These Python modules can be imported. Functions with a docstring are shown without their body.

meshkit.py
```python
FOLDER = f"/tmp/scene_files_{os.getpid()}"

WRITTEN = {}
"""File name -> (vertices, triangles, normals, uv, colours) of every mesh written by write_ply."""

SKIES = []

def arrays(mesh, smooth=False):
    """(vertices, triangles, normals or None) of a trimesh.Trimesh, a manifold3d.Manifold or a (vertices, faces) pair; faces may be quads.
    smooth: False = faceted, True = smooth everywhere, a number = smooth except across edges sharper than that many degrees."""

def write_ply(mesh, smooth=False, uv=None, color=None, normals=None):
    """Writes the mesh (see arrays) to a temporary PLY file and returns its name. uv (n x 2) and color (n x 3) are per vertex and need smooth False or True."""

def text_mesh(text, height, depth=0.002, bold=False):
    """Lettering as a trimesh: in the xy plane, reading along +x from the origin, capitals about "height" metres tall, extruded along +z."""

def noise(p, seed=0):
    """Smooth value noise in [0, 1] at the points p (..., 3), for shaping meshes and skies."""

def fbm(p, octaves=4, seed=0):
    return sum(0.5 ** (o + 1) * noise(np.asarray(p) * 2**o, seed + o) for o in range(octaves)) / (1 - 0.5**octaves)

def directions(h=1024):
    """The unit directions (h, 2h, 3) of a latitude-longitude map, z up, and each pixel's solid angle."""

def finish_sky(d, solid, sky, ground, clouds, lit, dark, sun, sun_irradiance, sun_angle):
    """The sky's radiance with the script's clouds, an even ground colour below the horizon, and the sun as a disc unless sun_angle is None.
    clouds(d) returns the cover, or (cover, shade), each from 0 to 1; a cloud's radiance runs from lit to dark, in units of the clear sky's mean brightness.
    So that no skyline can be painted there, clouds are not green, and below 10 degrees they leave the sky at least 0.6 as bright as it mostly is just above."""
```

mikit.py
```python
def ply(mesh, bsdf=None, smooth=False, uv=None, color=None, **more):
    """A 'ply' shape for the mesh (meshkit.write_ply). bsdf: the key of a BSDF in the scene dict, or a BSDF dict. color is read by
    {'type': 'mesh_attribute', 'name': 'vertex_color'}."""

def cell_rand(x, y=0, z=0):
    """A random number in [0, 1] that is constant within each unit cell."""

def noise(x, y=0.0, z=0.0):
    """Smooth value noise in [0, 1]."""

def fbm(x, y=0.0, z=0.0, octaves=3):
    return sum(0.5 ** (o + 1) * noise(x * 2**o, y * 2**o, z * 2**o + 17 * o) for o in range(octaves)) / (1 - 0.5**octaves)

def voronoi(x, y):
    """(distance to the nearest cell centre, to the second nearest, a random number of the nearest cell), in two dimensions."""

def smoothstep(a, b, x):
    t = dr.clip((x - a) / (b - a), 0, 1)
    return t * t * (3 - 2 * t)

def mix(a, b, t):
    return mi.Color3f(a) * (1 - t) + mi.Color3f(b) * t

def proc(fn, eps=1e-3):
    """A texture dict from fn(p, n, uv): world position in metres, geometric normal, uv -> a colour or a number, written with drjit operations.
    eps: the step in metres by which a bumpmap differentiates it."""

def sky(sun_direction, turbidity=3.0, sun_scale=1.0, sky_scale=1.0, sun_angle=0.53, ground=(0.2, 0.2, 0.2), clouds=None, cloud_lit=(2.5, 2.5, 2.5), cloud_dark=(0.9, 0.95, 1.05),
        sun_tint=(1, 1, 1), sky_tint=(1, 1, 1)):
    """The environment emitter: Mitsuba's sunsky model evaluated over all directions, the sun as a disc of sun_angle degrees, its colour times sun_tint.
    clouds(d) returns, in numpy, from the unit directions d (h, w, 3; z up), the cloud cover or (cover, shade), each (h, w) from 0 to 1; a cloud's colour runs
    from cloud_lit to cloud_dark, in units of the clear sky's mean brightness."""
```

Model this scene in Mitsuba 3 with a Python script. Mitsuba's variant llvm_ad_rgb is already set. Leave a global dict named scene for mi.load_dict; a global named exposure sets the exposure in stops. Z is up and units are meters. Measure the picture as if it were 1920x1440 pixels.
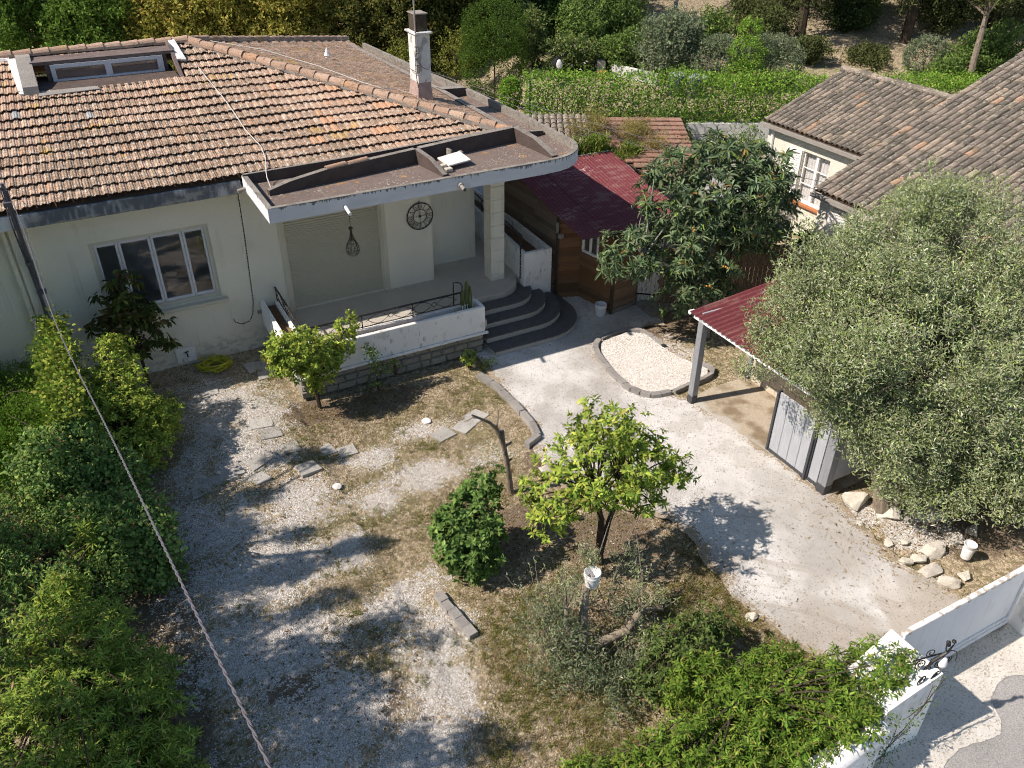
import math
import numpy as np, trimesh, shapely
from shapely.geometry import Polygon, box as sbox
import mitsuba as mi, drjit as dr
import mikit, meshkit
from mikit import noise, fbm, voronoi, smoothstep, mix, cell_rand

# ---------------------------------------------------------------- camera, sky, exposure
T = mi.ScalarTransform4f
CAM = np.array([0.0, 0.0, 10.7])
YAW, PITCH, ROLL, FOCAL = 1.074265634, 0.583543341, 0.00727046595, 1550.0
_F = np.array([math.cos(YAW), math.sin(YAW), 0.0]); _R = np.array([math.sin(YAW), -math.cos(YAW), 0.0]); _U = np.array([0, 0, 1.0])
_fw = math.cos(PITCH) * _F - math.sin(PITCH) * _U
_up0 = math.sin(PITCH) * _F + math.cos(PITCH) * _U
_up = -math.sin(ROLL) * _R + math.cos(ROLL) * _up0
exposure = 2.25
scene = {'type': 'scene'}
labels = {}
scene['camera'] = {'type': 'perspective', 'fov': math.degrees(2 * math.atan(960 / FOCAL)), 'fov_axis': 'x', 'near_clip': 0.1, 'far_clip': 2000.0,
                   'to_world': T().look_at(origin=CAM.tolist(), target=(CAM + _fw).tolist(), up=_up.tolist())}
scene['sky'] = mikit.sky((-1.0, 0.2, 1.02), turbidity=3.0, ground=(0.2, 0.19, 0.16), sun_tint=(0.94, 1.0, 1.19), sky_scale=0.86, sky_tint=(1.10, 1.0, 0.90))

# ---------------------------------------------------------------- helpers
rng = np.random.default_rng(7)
_count = {}


def numbered(name):
    _count[name] = _count.get(name, -1) + 1
    return name if _count[name] == 0 else f'{name}_{_count[name]:03d}'


def cat(parts):
    vs, fs, o = [], [], 0
    for v, f in parts:
        vs.append(np.asarray(v, float)); fs.append(np.asarray(f, int) + o); o += len(v)
    return np.vstack(vs), np.vstack(fs)


def put(key, mesh, bsdf, smooth=False, uv=None, color=None):
    """one entry of the scene; key is numbered when taken"""
    key = numbered(key)
    if hasattr(mesh, 'vertices'):
        mesh = (np.array(mesh.vertices), np.array(mesh.faces))
    scene[key] = mikit.ply(mesh, bsdf, smooth=smooth, uv=uv, color=color)
    return key


def puts(key, meshes, bsdf, **k):
    return [put(key, m, bsdf, **k) for m in meshes]


def lab(key, label=None, category=None, group=None, kind=None):
    d = {k: v for k, v in (('label', label), ('category', category), ('group', group), ('kind', kind)) if v}
    labels[key] = d
    return key


def thing(name, label, category, group=None):
    return lab(numbered(name), label, category, group)


BOXF = np.array([[0, 2, 1], [0, 3, 2], [4, 5, 6], [4, 6, 7], [0, 1, 5], [0, 5, 4], [1, 2, 6], [1, 6, 5], [2, 3, 7], [2, 7, 6], [3, 0, 4], [3, 4, 7]])


def box(x0, x1, y0, y1, z0, z1):
    return np.array([[x0, y0, z0], [x1, y0, z0], [x1, y1, z0], [x0, y1, z0], [x0, y0, z1], [x1, y0, z1], [x1, y1, z1], [x0, y1, z1]], float), BOXF


def cbox(x0, x1, y0, y1, z0, z1, c=0.012):
    """box with chamfered edges"""
    p = []
    for x, sx in ((x0, 1), (x1, -1)):
        for y, sy in ((y0, 1), (y1, -1)):
            for z, sz in ((z0, 1), (z1, -1)):
                p += [(x + sx * c, y + sy * c, z), (x + sx * c, y, z + sz * c), (x, y + sy * c, z + sz * c)]
    h = trimesh.convex.convex_hull(np.array(p))
    return np.array(h.vertices), np.array(h.faces)


def hexa(p8):
    return np.array(p8, float), BOXF


def beam(a, b, w, h, up=(0, 0, 1)):
    """rectangular bar from a to b"""
    a, b = np.array(a, float), np.array(b, float)
    t = (b - a) / np.linalg.norm(b - a)
    s = np.cross(t, up)
    s = np.cross(t, (1, 0, 0)) if np.linalg.norm(s) < 1e-6 else s
    s /= np.linalg.norm(s); u = np.cross(s, t)
    q = [o + s * i * w / 2 + u * j * h / 2 for o in (a, b) for i, j in ((-1, -1), (1, -1), (1, 1), (-1, 1))]
    return np.array(q), BOXF


def tube(pts, radii, n=6, cap=True):
    p = np.asarray(pts, float); m = len(p)
    r = np.broadcast_to(np.asarray(radii, float), (m,))
    t = np.gradient(p, axis=0); t /= np.linalg.norm(t, axis=1, keepdims=True) + 1e-12
    ref = np.array([0, 0, 1.0]) if abs(t[0, 2]) < 0.9 else np.array([1.0, 0, 0])
    a = np.cross(t[0], ref); a /= np.linalg.norm(a)
    A = []
    for i in range(m):
        a = a - t[i] * (a @ t[i]); a /= np.linalg.norm(a) + 1e-12; A.append(a)
    A = np.array(A); B = np.cross(t, A)
    ang = np.arange(n) * 2 * np.pi / n
    v = p[:, None] + r[:, None, None] * (np.cos(ang)[None, :, None] * A[:, None] + np.sin(ang)[None, :, None] * B[:, None])
    v = v.reshape(-1, 3)
    i, j = np.meshgrid(np.arange(m - 1), np.arange(n), indexing='ij')
    q0, q1, q2, q3 = i * n + j, i * n + (j + 1) % n, (i + 1) * n + (j + 1) % n, (i + 1) * n + j
    f = np.vstack([np.stack([q0, q1, q2], -1).reshape(-1, 3), np.stack([q0, q2, q3], -1).reshape(-1, 3)])
    if cap:
        v = np.vstack([v, p[0], p[-1]]); k = len(v)
        f = np.vstack([f, [[k - 2, (q + 1) % n, q] for q in range(n)], [[k - 1, (m - 1) * n + q, (m - 1) * n + (q + 1) % n] for q in range(n)]])
    return v, f


def lathe(prof, n=24, at=(0, 0, 0)):
    """surface of revolution about z of (r, z) pairs"""
    prof = np.array(prof, float); m = len(prof); ang = np.arange(n) * 2 * np.pi / n
    v = np.stack([prof[:, None, 0] * np.cos(ang), prof[:, None, 0] * np.sin(ang), np.repeat(prof[:, 1:2], n, 1)], -1).reshape(-1, 3) + np.array(at)
    i, j = np.meshgrid(np.arange(m - 1), np.arange(n), indexing='ij')
    q0, q1, q2, q3 = i * n + j, i * n + (j + 1) % n, (i + 1) * n + (j + 1) % n, (i + 1) * n + j
    return v, np.vstack([np.stack([q0, q1, q2], -1).reshape(-1, 3), np.stack([q0, q2, q3], -1).reshape(-1, 3)])


def prism(poly, z0, z1):
    if not isinstance(poly, (Polygon, shapely.MultiPolygon)):
        poly = Polygon(poly)
    out = []
    for g in getattr(poly, 'geoms', [poly]):
        m = trimesh.creation.extrude_polygon(g, z1 - z0, engine='earcut')
        out.append((np.array(m.vertices) + [0, 0, z0], np.array(m.faces)))
    return cat(out)


def upright(poly, y0, y1):
    """extrude a polygon drawn in (x, z) along y"""
    v, f = prism(poly, 0, y1 - y0)
    return np.stack([v[:, 0], y0 + v[:, 2], v[:, 1]], -1), f[:, ::-1]


def upright_x(poly, x0, x1):
    """extrude a polygon drawn in (y, z) along x"""
    v, f = prism(poly, 0, x1 - x0)
    return np.stack([x0 + v[:, 2], v[:, 0], v[:, 1]], -1), f


def sheet(poly, z, noise_amp=0.0, seed=0):
    """flat sheet on the ground with a slightly broken outline"""
    poly = Polygon(poly) if not isinstance(poly, Polygon) else poly
    if noise_amp:
        ring = shapely.segmentize(poly.exterior, 0.08)
        c = np.array(ring.coords)[:-1]; c3 = np.c_[c, np.zeros(len(c))]
        d = np.stack([meshkit.fbm(c3 * 2.2, 3, seed) - 0.5, meshkit.fbm(c3 * 2.2 + 50, 3, seed) - 0.5], -1) * 2 * noise_amp
        poly = Polygon(c + d).buffer(0)
        poly = max(getattr(poly, 'geoms', [poly]), key=lambda g: g.area)
    v, f = trimesh.creation.triangulate_polygon(poly, engine='earcut')
    n = np.cross(np.r_[v[f[0, 1]] - v[f[0, 0]], 0], np.r_[v[f[0, 2]] - v[f[0, 0]], 0])[2]
    return np.c_[v, np.full(len(v), z)], (f if n > 0 else f[:, ::-1])


def unit(v):
    return v / (np.linalg.norm(v, axis=-1, keepdims=True) + 1e-12)


def bez(a, b, c, n=8):
    t = np.linspace(0, 1, n)[:, None]
    return (1 - t) ** 2 * np.array(a, float) + 2 * t * (1 - t) * np.array(b, float) + t ** 2 * np.array(c, float)


def rock(r, seed, flat=0.7, sub=2):
    m = trimesh.creation.icosphere(subdivisions=sub, radius=1.0)
    v = np.array(m.vertices)
    k = 0.72 + 0.55 * meshkit.fbm(v * 1.3 + seed * 7.3, 3, seed)
    v = v * k[:, None] * r
    v[:, 2] *= flat
    return v, np.array(m.faces)


def boulder(r, seed, flat=0.6):
    """broken limestone: the hull of a few points, its faces slightly dented"""
    g = np.random.default_rng(seed)
    h = trimesh.convex.convex_hull(unit(g.normal(0, 1, (15, 3))) * g.uniform(.75, 1.1, (15, 1)) * [1.0, g.uniform(.65, .95), flat])
    for _ in range(3):
        h = h.subdivide()
    v = np.array(h.vertices)
    v = v * (1 + .22 * (meshkit.fbm(v * 2.6 + seed, 4, seed) - .5) + .10 * (meshkit.noise(v * 9 + seed, seed) - .5))[:, None] * r
    return v, np.array(h.faces)


# the hill behind rises along this direction; places there are given as (forward, sideways) from the origin
def W(f, r, z=0.0):
    return np.array([f * _F[0] + r * _R[0], f * _F[1] + r * _R[1], z])


def terrain(x, y):
    f = x * _F[0] + y * _F[1]; r = x * _R[0] + y * _R[1]
    up = np.where((f > 33.6) & (r > -0.3), 1.3, 0.0)
    hill = 0.30 * np.clip(f - 44.0, 0, 26) * np.clip((r + 2.0) / 5.0, 0, 1)
    return up + hill


# ---------------------------------------------------------------- materials
def rgb(*c):
    return {'type': 'rgb', 'value': list(c)}


def mat(key, color, rough=0.8, spec=0.3, **more):
    scene[key] = {'type': 'twosided', 'bsdf': {'type': 'principled', 'base_color': color if isinstance(color, dict) else rgb(*color), 'roughness': rough, 'specular': spec, **more}}
    return key


def bumpy(key, color, height, scale, rough=0.85, spec=0.3, eps=2e-3):
    scene[key] = {'type': 'twosided', 'bsdf': {'type': 'bumpmap', 'arbitrary': mikit.proc(height, eps=eps), 'scale': scale,
                  'bsdf': {'type': 'principled', 'base_color': color if isinstance(color, dict) else rgb(*color), 'roughness': rough, 'specular': spec}}}
    return key


def leafmat(key, rough=0.45, trans=0.55):
    scene[key] = {'type': 'principledthin', 'base_color': {'type': 'mesh_attribute', 'name': 'vertex_color'}, 'roughness': rough, 'diff_trans': trans, 'eta': 1.4}
    return key


leafmat('m_leaf', 0.5, 0.6)
leafmat('m_leaf_gloss', 0.33, 0.45)
leafmat('m_leaf_olive', 0.45, 0.28)
leafmat('m_blade', 0.7, 0.5)


def render_wall(p, n, uv):
    a = fbm(p.x * 1.1, p.y * 1.1, p.z * 1.1, 3)
    b = noise(p.x * 55, p.y * 55, p.z * 55)
    low = smoothstep(0.75, 0.05, p.z + 0.5 * (fbm(p.x * 5, p.y * 5, p.z * 3, 3) - 0.5)) * smoothstep(0.42, 0.62, fbm(p.x * 9, p.y * 9, p.z * 9, 3))
    c = mix((0.68, 0.65, 0.54), (0.75, 0.715, 0.61), a) * (0.94 + 0.10 * b)
    run = smoothstep(0.50, 0.80, fbm(p.x * 11 + p.y * 11, 3.0, p.z * 0.4, 3)) * smoothstep(0.45, 0.7, fbm(p.x * 1.3, p.y * 1.3, p.z * 1.1 + 7, 3))
    c = mix(c, (0.40, 0.375, 0.31), run * 0.35)
    return mix(c, (0.30, 0.27, 0.22), 0.5 * low)


mat('m_wall', mikit.proc(render_wall), 0.9, 0.2)


def dirt_streak(p, top, depth):
    s = noise(p.x * 24, p.y * 24, 3.0) * 0.55 + noise(p.x * 70, p.y * 70, 5.0) * 0.45
    long_ = depth * (0.15 + 1.3 * smoothstep(0.35, 0.9, s) * smoothstep(0.25, 0.6, fbm(p.x * 2.5, p.y * 2.5, 1.0, 3)))
    return smoothstep(0.0, -0.02, (top - p.z) - long_)


def canopy_face(p, n, uv):
    a = fbm(p.x * 3, p.y * 3, p.z * 8, 3)
    d = dirt_streak(p, 4.585, 0.075)
    c = mix((0.50, 0.50, 0.52), (0.60, 0.60, 0.62), a)
    return mix(c, (0.07, 0.07, 0.065), d * 0.85)


mat('m_canopy', mikit.proc(canopy_face), 0.85, 0.25)


def canopy_floor(p, n, uv):
    a = fbm(p.x * 2.2, p.y * 2.2, 0.0, 4)
    sp = smoothstep(0.80, 0.86, noise(p.x * 38, p.y * 38, 2.0)) * smoothstep(0.3, 0.6, fbm(p.x * 1.4, p.y * 1.4, 4.0, 2))
    orange = smoothstep(0.74, 0.80, fbm(p.x * 4.5, p.y * 4.5, 9.0, 3)) * smoothstep(0.5, 0.6, noise(p.x * 45, p.y * 45, 7.0))
    c = mix((0.125, 0.098, 0.088), (0.175, 0.140, 0.122), a) * (0.85 + 0.3 * noise(p.x * 60, p.y * 60, 1.0))
    c = mix(c, (0.45, 0.42, 0.36), sp * 0.7)
    return mix(c, (0.45, 0.22, 0.05), orange * 0.8)


mat('m_canopy_floor', mikit.proc(canopy_floor), 0.92, 0.15)


def old_concrete(p, n, uv):
    a = fbm(p.x * 5, p.y * 5, p.z * 5, 4); b = noise(p.x * 60, p.y * 60, p.z * 60)
    c = mix((0.15, 0.135, 0.118), (0.28, 0.262, 0.236), a) * (0.8 + 0.4 * b)
    return mix(c, (0.10, 0.095, 0.075), smoothstep(0.55, 0.75, fbm(p.x * 8, p.y * 8, p.z * 8 + 30, 3)) * 0.6)


mat('m_bitumen_shade', mikit.proc(lambda p, n, uv: mix((0.062, 0.047, 0.042), (0.105, 0.082, 0.072), fbm(p.x * 6, p.y * 6, p.z * 6, 3)) * (0.85 + 0.3 * noise(p.x * 60, p.y * 60, p.z * 60))), 0.9, 0.2)  # bitumen brown made darker: the shade of the upstand faces is in the colour
mat('m_old_concrete', mikit.proc(old_concrete), 0.95, 0.15)


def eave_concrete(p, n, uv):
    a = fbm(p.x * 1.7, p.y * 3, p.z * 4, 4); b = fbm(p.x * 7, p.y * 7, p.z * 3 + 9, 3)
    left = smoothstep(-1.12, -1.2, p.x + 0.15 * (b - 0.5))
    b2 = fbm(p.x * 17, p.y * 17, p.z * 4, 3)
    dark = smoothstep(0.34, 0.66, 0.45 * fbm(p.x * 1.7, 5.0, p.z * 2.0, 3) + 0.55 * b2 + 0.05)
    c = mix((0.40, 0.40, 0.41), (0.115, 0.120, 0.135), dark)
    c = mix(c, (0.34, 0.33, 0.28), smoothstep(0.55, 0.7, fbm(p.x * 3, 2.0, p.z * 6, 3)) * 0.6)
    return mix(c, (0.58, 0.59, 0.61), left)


mat('m_eave', mikit.proc(eave_concrete), 0.92, 0.2)


def roof_tile(p, n, uv):
    """uv.x is a random number of the tile, uv.y how weathered its place is"""
    r, wth = uv.x, uv.y
    zone = fbm(p.x * 0.7, p.y * 0.9, 4.0, 3)
    c = mix((0.46, 0.325, 0.245), (0.405, 0.28, 0.205), smoothstep(0.38, 0.62, zone))
    c = mix(c, (0.48, 0.355, 0.265), smoothstep(0.72, 0.95, r))
    c = mix(c, (0.345, 0.235, 0.17), smoothstep(0.45, 0.15, r) * 0.7)
    c = mix(c, (0.45, 0.275, 0.175), smoothstep(0.035, 0.02, r))
    f1 = fbm(p.x * 9, p.y * 9, p.z * 9, 3); f2 = noise(p.x * 48, p.y * 48, p.z * 48)
    moss = smoothstep(0.50, 0.62, f1 * 0.55 + f2 * 0.45 + 0.30 * (wth - 0.48))
    c = mix(c, (0.155, 0.125, 0.088), moss * 0.72)
    lich = smoothstep(0.70, 0.76, noise(p.x * 21, p.y * 21, p.z * 21 + 4)) * smoothstep(0.35, 0.6, wth)
    c = mix(c, (0.50, 0.49, 0.44), lich * 0.6)
    yel = smoothstep(0.80, 0.84, fbm(p.x * 2.1 + 3, p.y * 2.1, 1.0, 2)) * smoothstep(0.5, 0.6, f2)
    c = mix(c, (0.52, 0.35, 0.06), yel * 0.7)
    grey = smoothstep(0.985, 0.99, r)
    return mix(c, (0.30, 0.31, 0.31), grey * smoothstep(0.35, 0.55, f1 + 0.2)) * (0.86 + 0.28 * noise(p.x * 90, p.y * 90, p.z * 90))


mat('m_roof_tile', mikit.proc(roof_tile), 0.9, 0.2)
mat('m_roof_under', (0.10, 0.065, 0.045), 0.95, 0.1)


def canal_tile(p, n, uv):
    r = uv.x
    c = mix((0.13, 0.115, 0.10), (0.235, 0.20, 0.168), smoothstep(0.05, 0.6, r))
    c = mix(c, (0.33, 0.27, 0.21), smoothstep(0.72, 0.95, r))
    c = mix(c, (0.38, 0.24, 0.155), smoothstep(0.996, 0.998, r) * 0.8)
    f1 = fbm(p.x * 7, p.y * 7, p.z * 7, 4)
    c = mix(c, (0.115, 0.11, 0.085), smoothstep(0.45, 0.62, f1) * 0.65)
    c = mix(c, (0.44, 0.42, 0.34), smoothstep(0.72, 0.78, noise(p.x * 19, p.y * 19, p.z * 19)) * 0.5)
    return c * (0.85 + 0.3 * noise(p.x * 70, p.y * 70, p.z * 70))


mat('m_canal_tile', mikit.proc(canal_tile), 0.92, 0.2)


def plank(p, n, uv):
    """uv.x is the plank's random number, uv.y how brown it is; the grain runs along the plank"""
    r = uv.x
    g = fbm(p.x * 4 + r * 40, p.y * 4, p.z * 70, 3)
    c = mix((0.125, 0.060, 0.028), (0.225, 0.115, 0.052), g)
    grey = mix((0.115, 0.095, 0.075), (0.21, 0.18, 0.145), g)
    c = mix(c, grey, uv.y)
    return c * (0.72 + 0.5 * r)


mat('m_plank', mikit.proc(plank), 0.8, 0.25)


def white_plank(p, n, uv):
    g = fbm(p.x * 30, p.y * 30, p.z * 3, 3)
    c = mix((0.62, 0.62, 0.60), (0.50, 0.49, 0.46), g)
    return mix(c, (0.13, 0.11, 0.09), smoothstep(0.60, 0.68, fbm(p.x * 26 + uv.x * 30, p.y * 26, p.z * 7, 3)) * 0.9)


mat('m_white_plank', mikit.proc(white_plank), 0.75, 0.3)


def red_sheet(p, n, uv):
    a = fbm(p.x * 1.5, p.y * 1.5, 0.0, 3)
    scr = smoothstep(0.77, 0.82, noise(p.x * 5, p.y * 70, 3.0)) * smoothstep(0.62, 0.72, fbm(p.x * 1.1, p.y * 1.1, 5.0, 2))
    c = mix((0.140, 0.036, 0.043), (0.180, 0.053, 0.058), a) * (0.94 + 0.12 * noise(p.x * 40, p.y * 40, 0.0))
    dust = smoothstep(0.55, 0.70, fbm(p.x * 3.0, p.y * 9.0, 2.0, 4))
    c = mix(c, (0.25, 0.145, 0.13), dust * 0.45)
    return mix(c, (0.50, 0.40, 0.38), scr * 0.7)


mat('m_red_sheet', mikit.proc(red_sheet), 0.8, 0.25)


def street_fn(p, n, uv):
    a = fbm(p.x * 1.3, p.y * 1.3, 0.0, 3); b = noise(p.x * 90, p.y * 90, 0.0)
    return mix((0.24, 0.238, 0.23), (0.335, 0.33, 0.32), a) * (0.72 + 0.56 * b)


mat('m_street', mikit.proc(street_fn), 0.9, 0.25)


def apron_fn(p, n, uv):
    a = fbm(p.x * 2.3, p.y * 2.3, 0.0, 4)
    c = mix((0.44, 0.42, 0.375), (0.60, 0.585, 0.54), a) * (0.9 + 0.2 * noise(p.x * 60, p.y * 60, 0.0))
    return mix(c, (0.24, 0.21, 0.16), smoothstep(0.74, 0.80, noise(p.x * 42, p.y * 60, 1.0)) * 0.6)


mat('m_apron', mikit.proc(apron_fn), 0.9, 0.2)


def drive_fn(p, n, uv):
    a = fbm(p.x * 0.9, p.y * 0.9, 0.0, 4); b = fbm(p.x * 6, p.y * 6, 3.0, 3)
    c = mix((0.40, 0.39, 0.37), (0.585, 0.58, 0.565), smoothstep(0.3, 0.7, a)) * (0.90 + 0.18 * b)
    # brown dirt brought in by tyres, running along the curve to the gate
    dirt = smoothstep(7.2, 4.6, p.y + 0.8 * (a - 0.5)) * smoothstep(0.30, 0.62, fbm(p.x * 3.2 - p.y * 1.4, p.y * 0.9 + p.x * 0.4, 8.0, 4))
    c = mix(c, (0.385, 0.345, 0.295), dirt * 0.75)
    stain = smoothstep(0.58, 0.68, fbm(p.x * 1.9, p.y * 1.9, 12.0, 4))
    c = mix(c, (0.34, 0.32, 0.285), stain * 0.35)
    # wheel tracks sweeping round from the gate
    q = dr.sqrt(dr.square(p.x - 5.6) + dr.square(p.y - 3.4)) + 0.25 * (a - 0.5)
    tr = smoothstep(0.52, 0.72, noise(q * 6.5, 3.0, 0.0) * 0.6 + noise(q * 22.0, 7.0, p.x * 0.7) * 0.4) * smoothstep(0.42, 0.58, fbm(p.x * 1.3, p.y * 1.3, 31.0, 3)) * smoothstep(9.5, 8.0, p.y + (b - 0.5))
    c = mix(c, (0.33, 0.295, 0.25), tr * 0.45)
    # straw and soil carried in from the sides, in grains and clumps (uv.x is the distance to the edge)
    edge = smoothstep(0.52, 0.60, 0.95 - uv.x * 1.5 + 0.75 * (fbm(p.x * 3.1, p.y * 3.1, 21.0, 4) - 0.5) + 0.45 * (noise(p.x * 38, p.y * 38, 5.0) - 0.5) - 0.2)
    grit = mix((0.20, 0.155, 0.105), (0.40, 0.335, 0.235), noise(p.x * 30 + p.y * 12, p.y * 70 - p.x * 20, 2.0))
    c = mix(c, grit, edge * 0.9)
    lit = smoothstep(0.80, 0.85, noise(p.x * 33, p.y * 33, 2.0))
    c = mix(c, (0.20, 0.165, 0.115), lit * 0.55)
    return c * (0.90 + 0.20 * noise(p.x * 85, p.y * 85, 6.0))


def drive_h(p, n, uv):
    return fbm(p.x * 9, p.y * 9, 0.0, 4) + 0.7 * noise(p.x * 60, p.y * 60, 0.0)


bumpy('m_drive', mikit.proc(drive_fn), drive_h, 0.010, 0.92, 0.2, 4e-3)


def carport_fn(p, n, uv):
    a = fbm(p.x * 2.5, p.y * 2.5, 0.0, 4)
    c = mix((0.42, 0.37, 0.29), (0.235, 0.185, 0.125), smoothstep(0.34, 0.66, a))
    c = mix(c, (0.45, 0.43, 0.39), smoothstep(11.35, 11.1, p.x + 0.5 * (fbm(p.x * 4, p.y * 4, 3.0, 3) - 0.5)))
    return c * (0.85 + 0.3 * noise(p.x * 70, p.y * 70, 0.0))


mat('m_carport_floor', mikit.proc(carport_fn), 0.9, 0.2)


def ground_fn(p, n, uv):
    """uv.x: how much gravel lies here, uv.y: how much bare earth"""
    big = fbm(p.x * 1.0, p.y * 1.0, 0.0, 4); mid = fbm(p.x * 4.5, p.y * 4.5, 2.0, 3); fine = noise(p.x * 55, p.y * 55, 4.0); fib = noise(p.x * 24 + p.y * 9, p.y * 80 - p.x * 30, 1.0)
    clump = noise(p.x * 17, p.y * 17, 9.0); fib2 = noise(p.x * 60 - p.y * 20, p.y * 22 + p.x * 8, 3.0)
    straw = mix((0.25, 0.20, 0.135), (0.50, 0.43, 0.31), smoothstep(0.25, 0.8, fib * 0.5 + fib2 * 0.5))
    green = mix((0.13, 0.14, 0.045), (0.25, 0.24, 0.09), fib2)
    soil = mix((0.12, 0.092, 0.064), (0.245, 0.195, 0.14), fine * 0.6 + clump * 0.4)
    c = mix(straw, green, smoothstep(0.53, 0.59, big * 0.40 + mid * 0.22 + clump * 0.38) * 0.72)
    c = mix(c, soil, smoothstep(0.52, 0.58, mid * 0.30 + clump * 0.40 + fine * 0.30) * 0.7)
    c = mix(c, soil, smoothstep(0.35, 0.65, uv.y + 0.5 * (mid - 0.5) + 0.25 * (clump - 0.5)))
    d1, d2, k = voronoi(p.x * 30, p.y * 30)
    stone = mix((0.42, 0.40, 0.365), (0.68, 0.665, 0.635), k)
    stone = mix(soil, stone, smoothstep(0.02, 0.18, d2 - d1))
    c = mix(c, stone, smoothstep(0.45, 0.55, uv.x + 0.60 * (mid - 0.5) + 0.50 * (clump - 0.5) + 0.50 * (fine - 0.5)))
    return c


def ground_h(p, n, uv):
    d1, d2, k = voronoi(p.x * 34, p.y * 34)
    return smoothstep(0.0, 0.3, d2 - d1) * 0.5 + noise(p.x * 48, p.y * 48, 0.0)


bumpy('m_ground', mikit.proc(ground_fn), ground_h, 0.02, 0.95, 0.15, 4e-3)


def stone_fn(p, n, uv):
    a = fbm(p.x * 6, p.y * 6, p.z * 6, 4)
    c = mix((0.21, 0.20, 0.17), (0.34, 0.32, 0.275), a * 0.7 + 0.3 * uv.x)
    return c * (0.82 + 0.36 * noise(p.x * 60, p.y * 60, p.z * 60))


mat('m_stone', mikit.proc(stone_fn), 0.95, 0.2)
mat('m_mortar', (0.20, 0.19, 0.165), 0.95, 0.1)


def slab_fn(p, n, uv):
    a = fbm(p.x * 5, p.y * 5, uv.x * 20, 4)
    c = mix((0.30, 0.295, 0.275), (0.43, 0.42, 0.395), a) * (0.82 + 0.3 * uv.x)
    return c * (0.88 + 0.24 * noise(p.x * 70, p.y * 70, 0.0))


mat('m_slab', mikit.proc(slab_fn), 0.9, 0.25)


def kerb_fn(p, n, uv):
    a = fbm(p.x * 7, p.y * 7, p.z * 7, 3)
    return mix((0.22, 0.21, 0.20), (0.33, 0.32, 0.305), a) * (0.8 + 0.35 * uv.x) * (0.85 + 0.3 * noise(p.x * 80, p.y * 80, p.z * 80))


mat('m_kerb', mikit.proc(kerb_fn), 0.92, 0.2)


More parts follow.
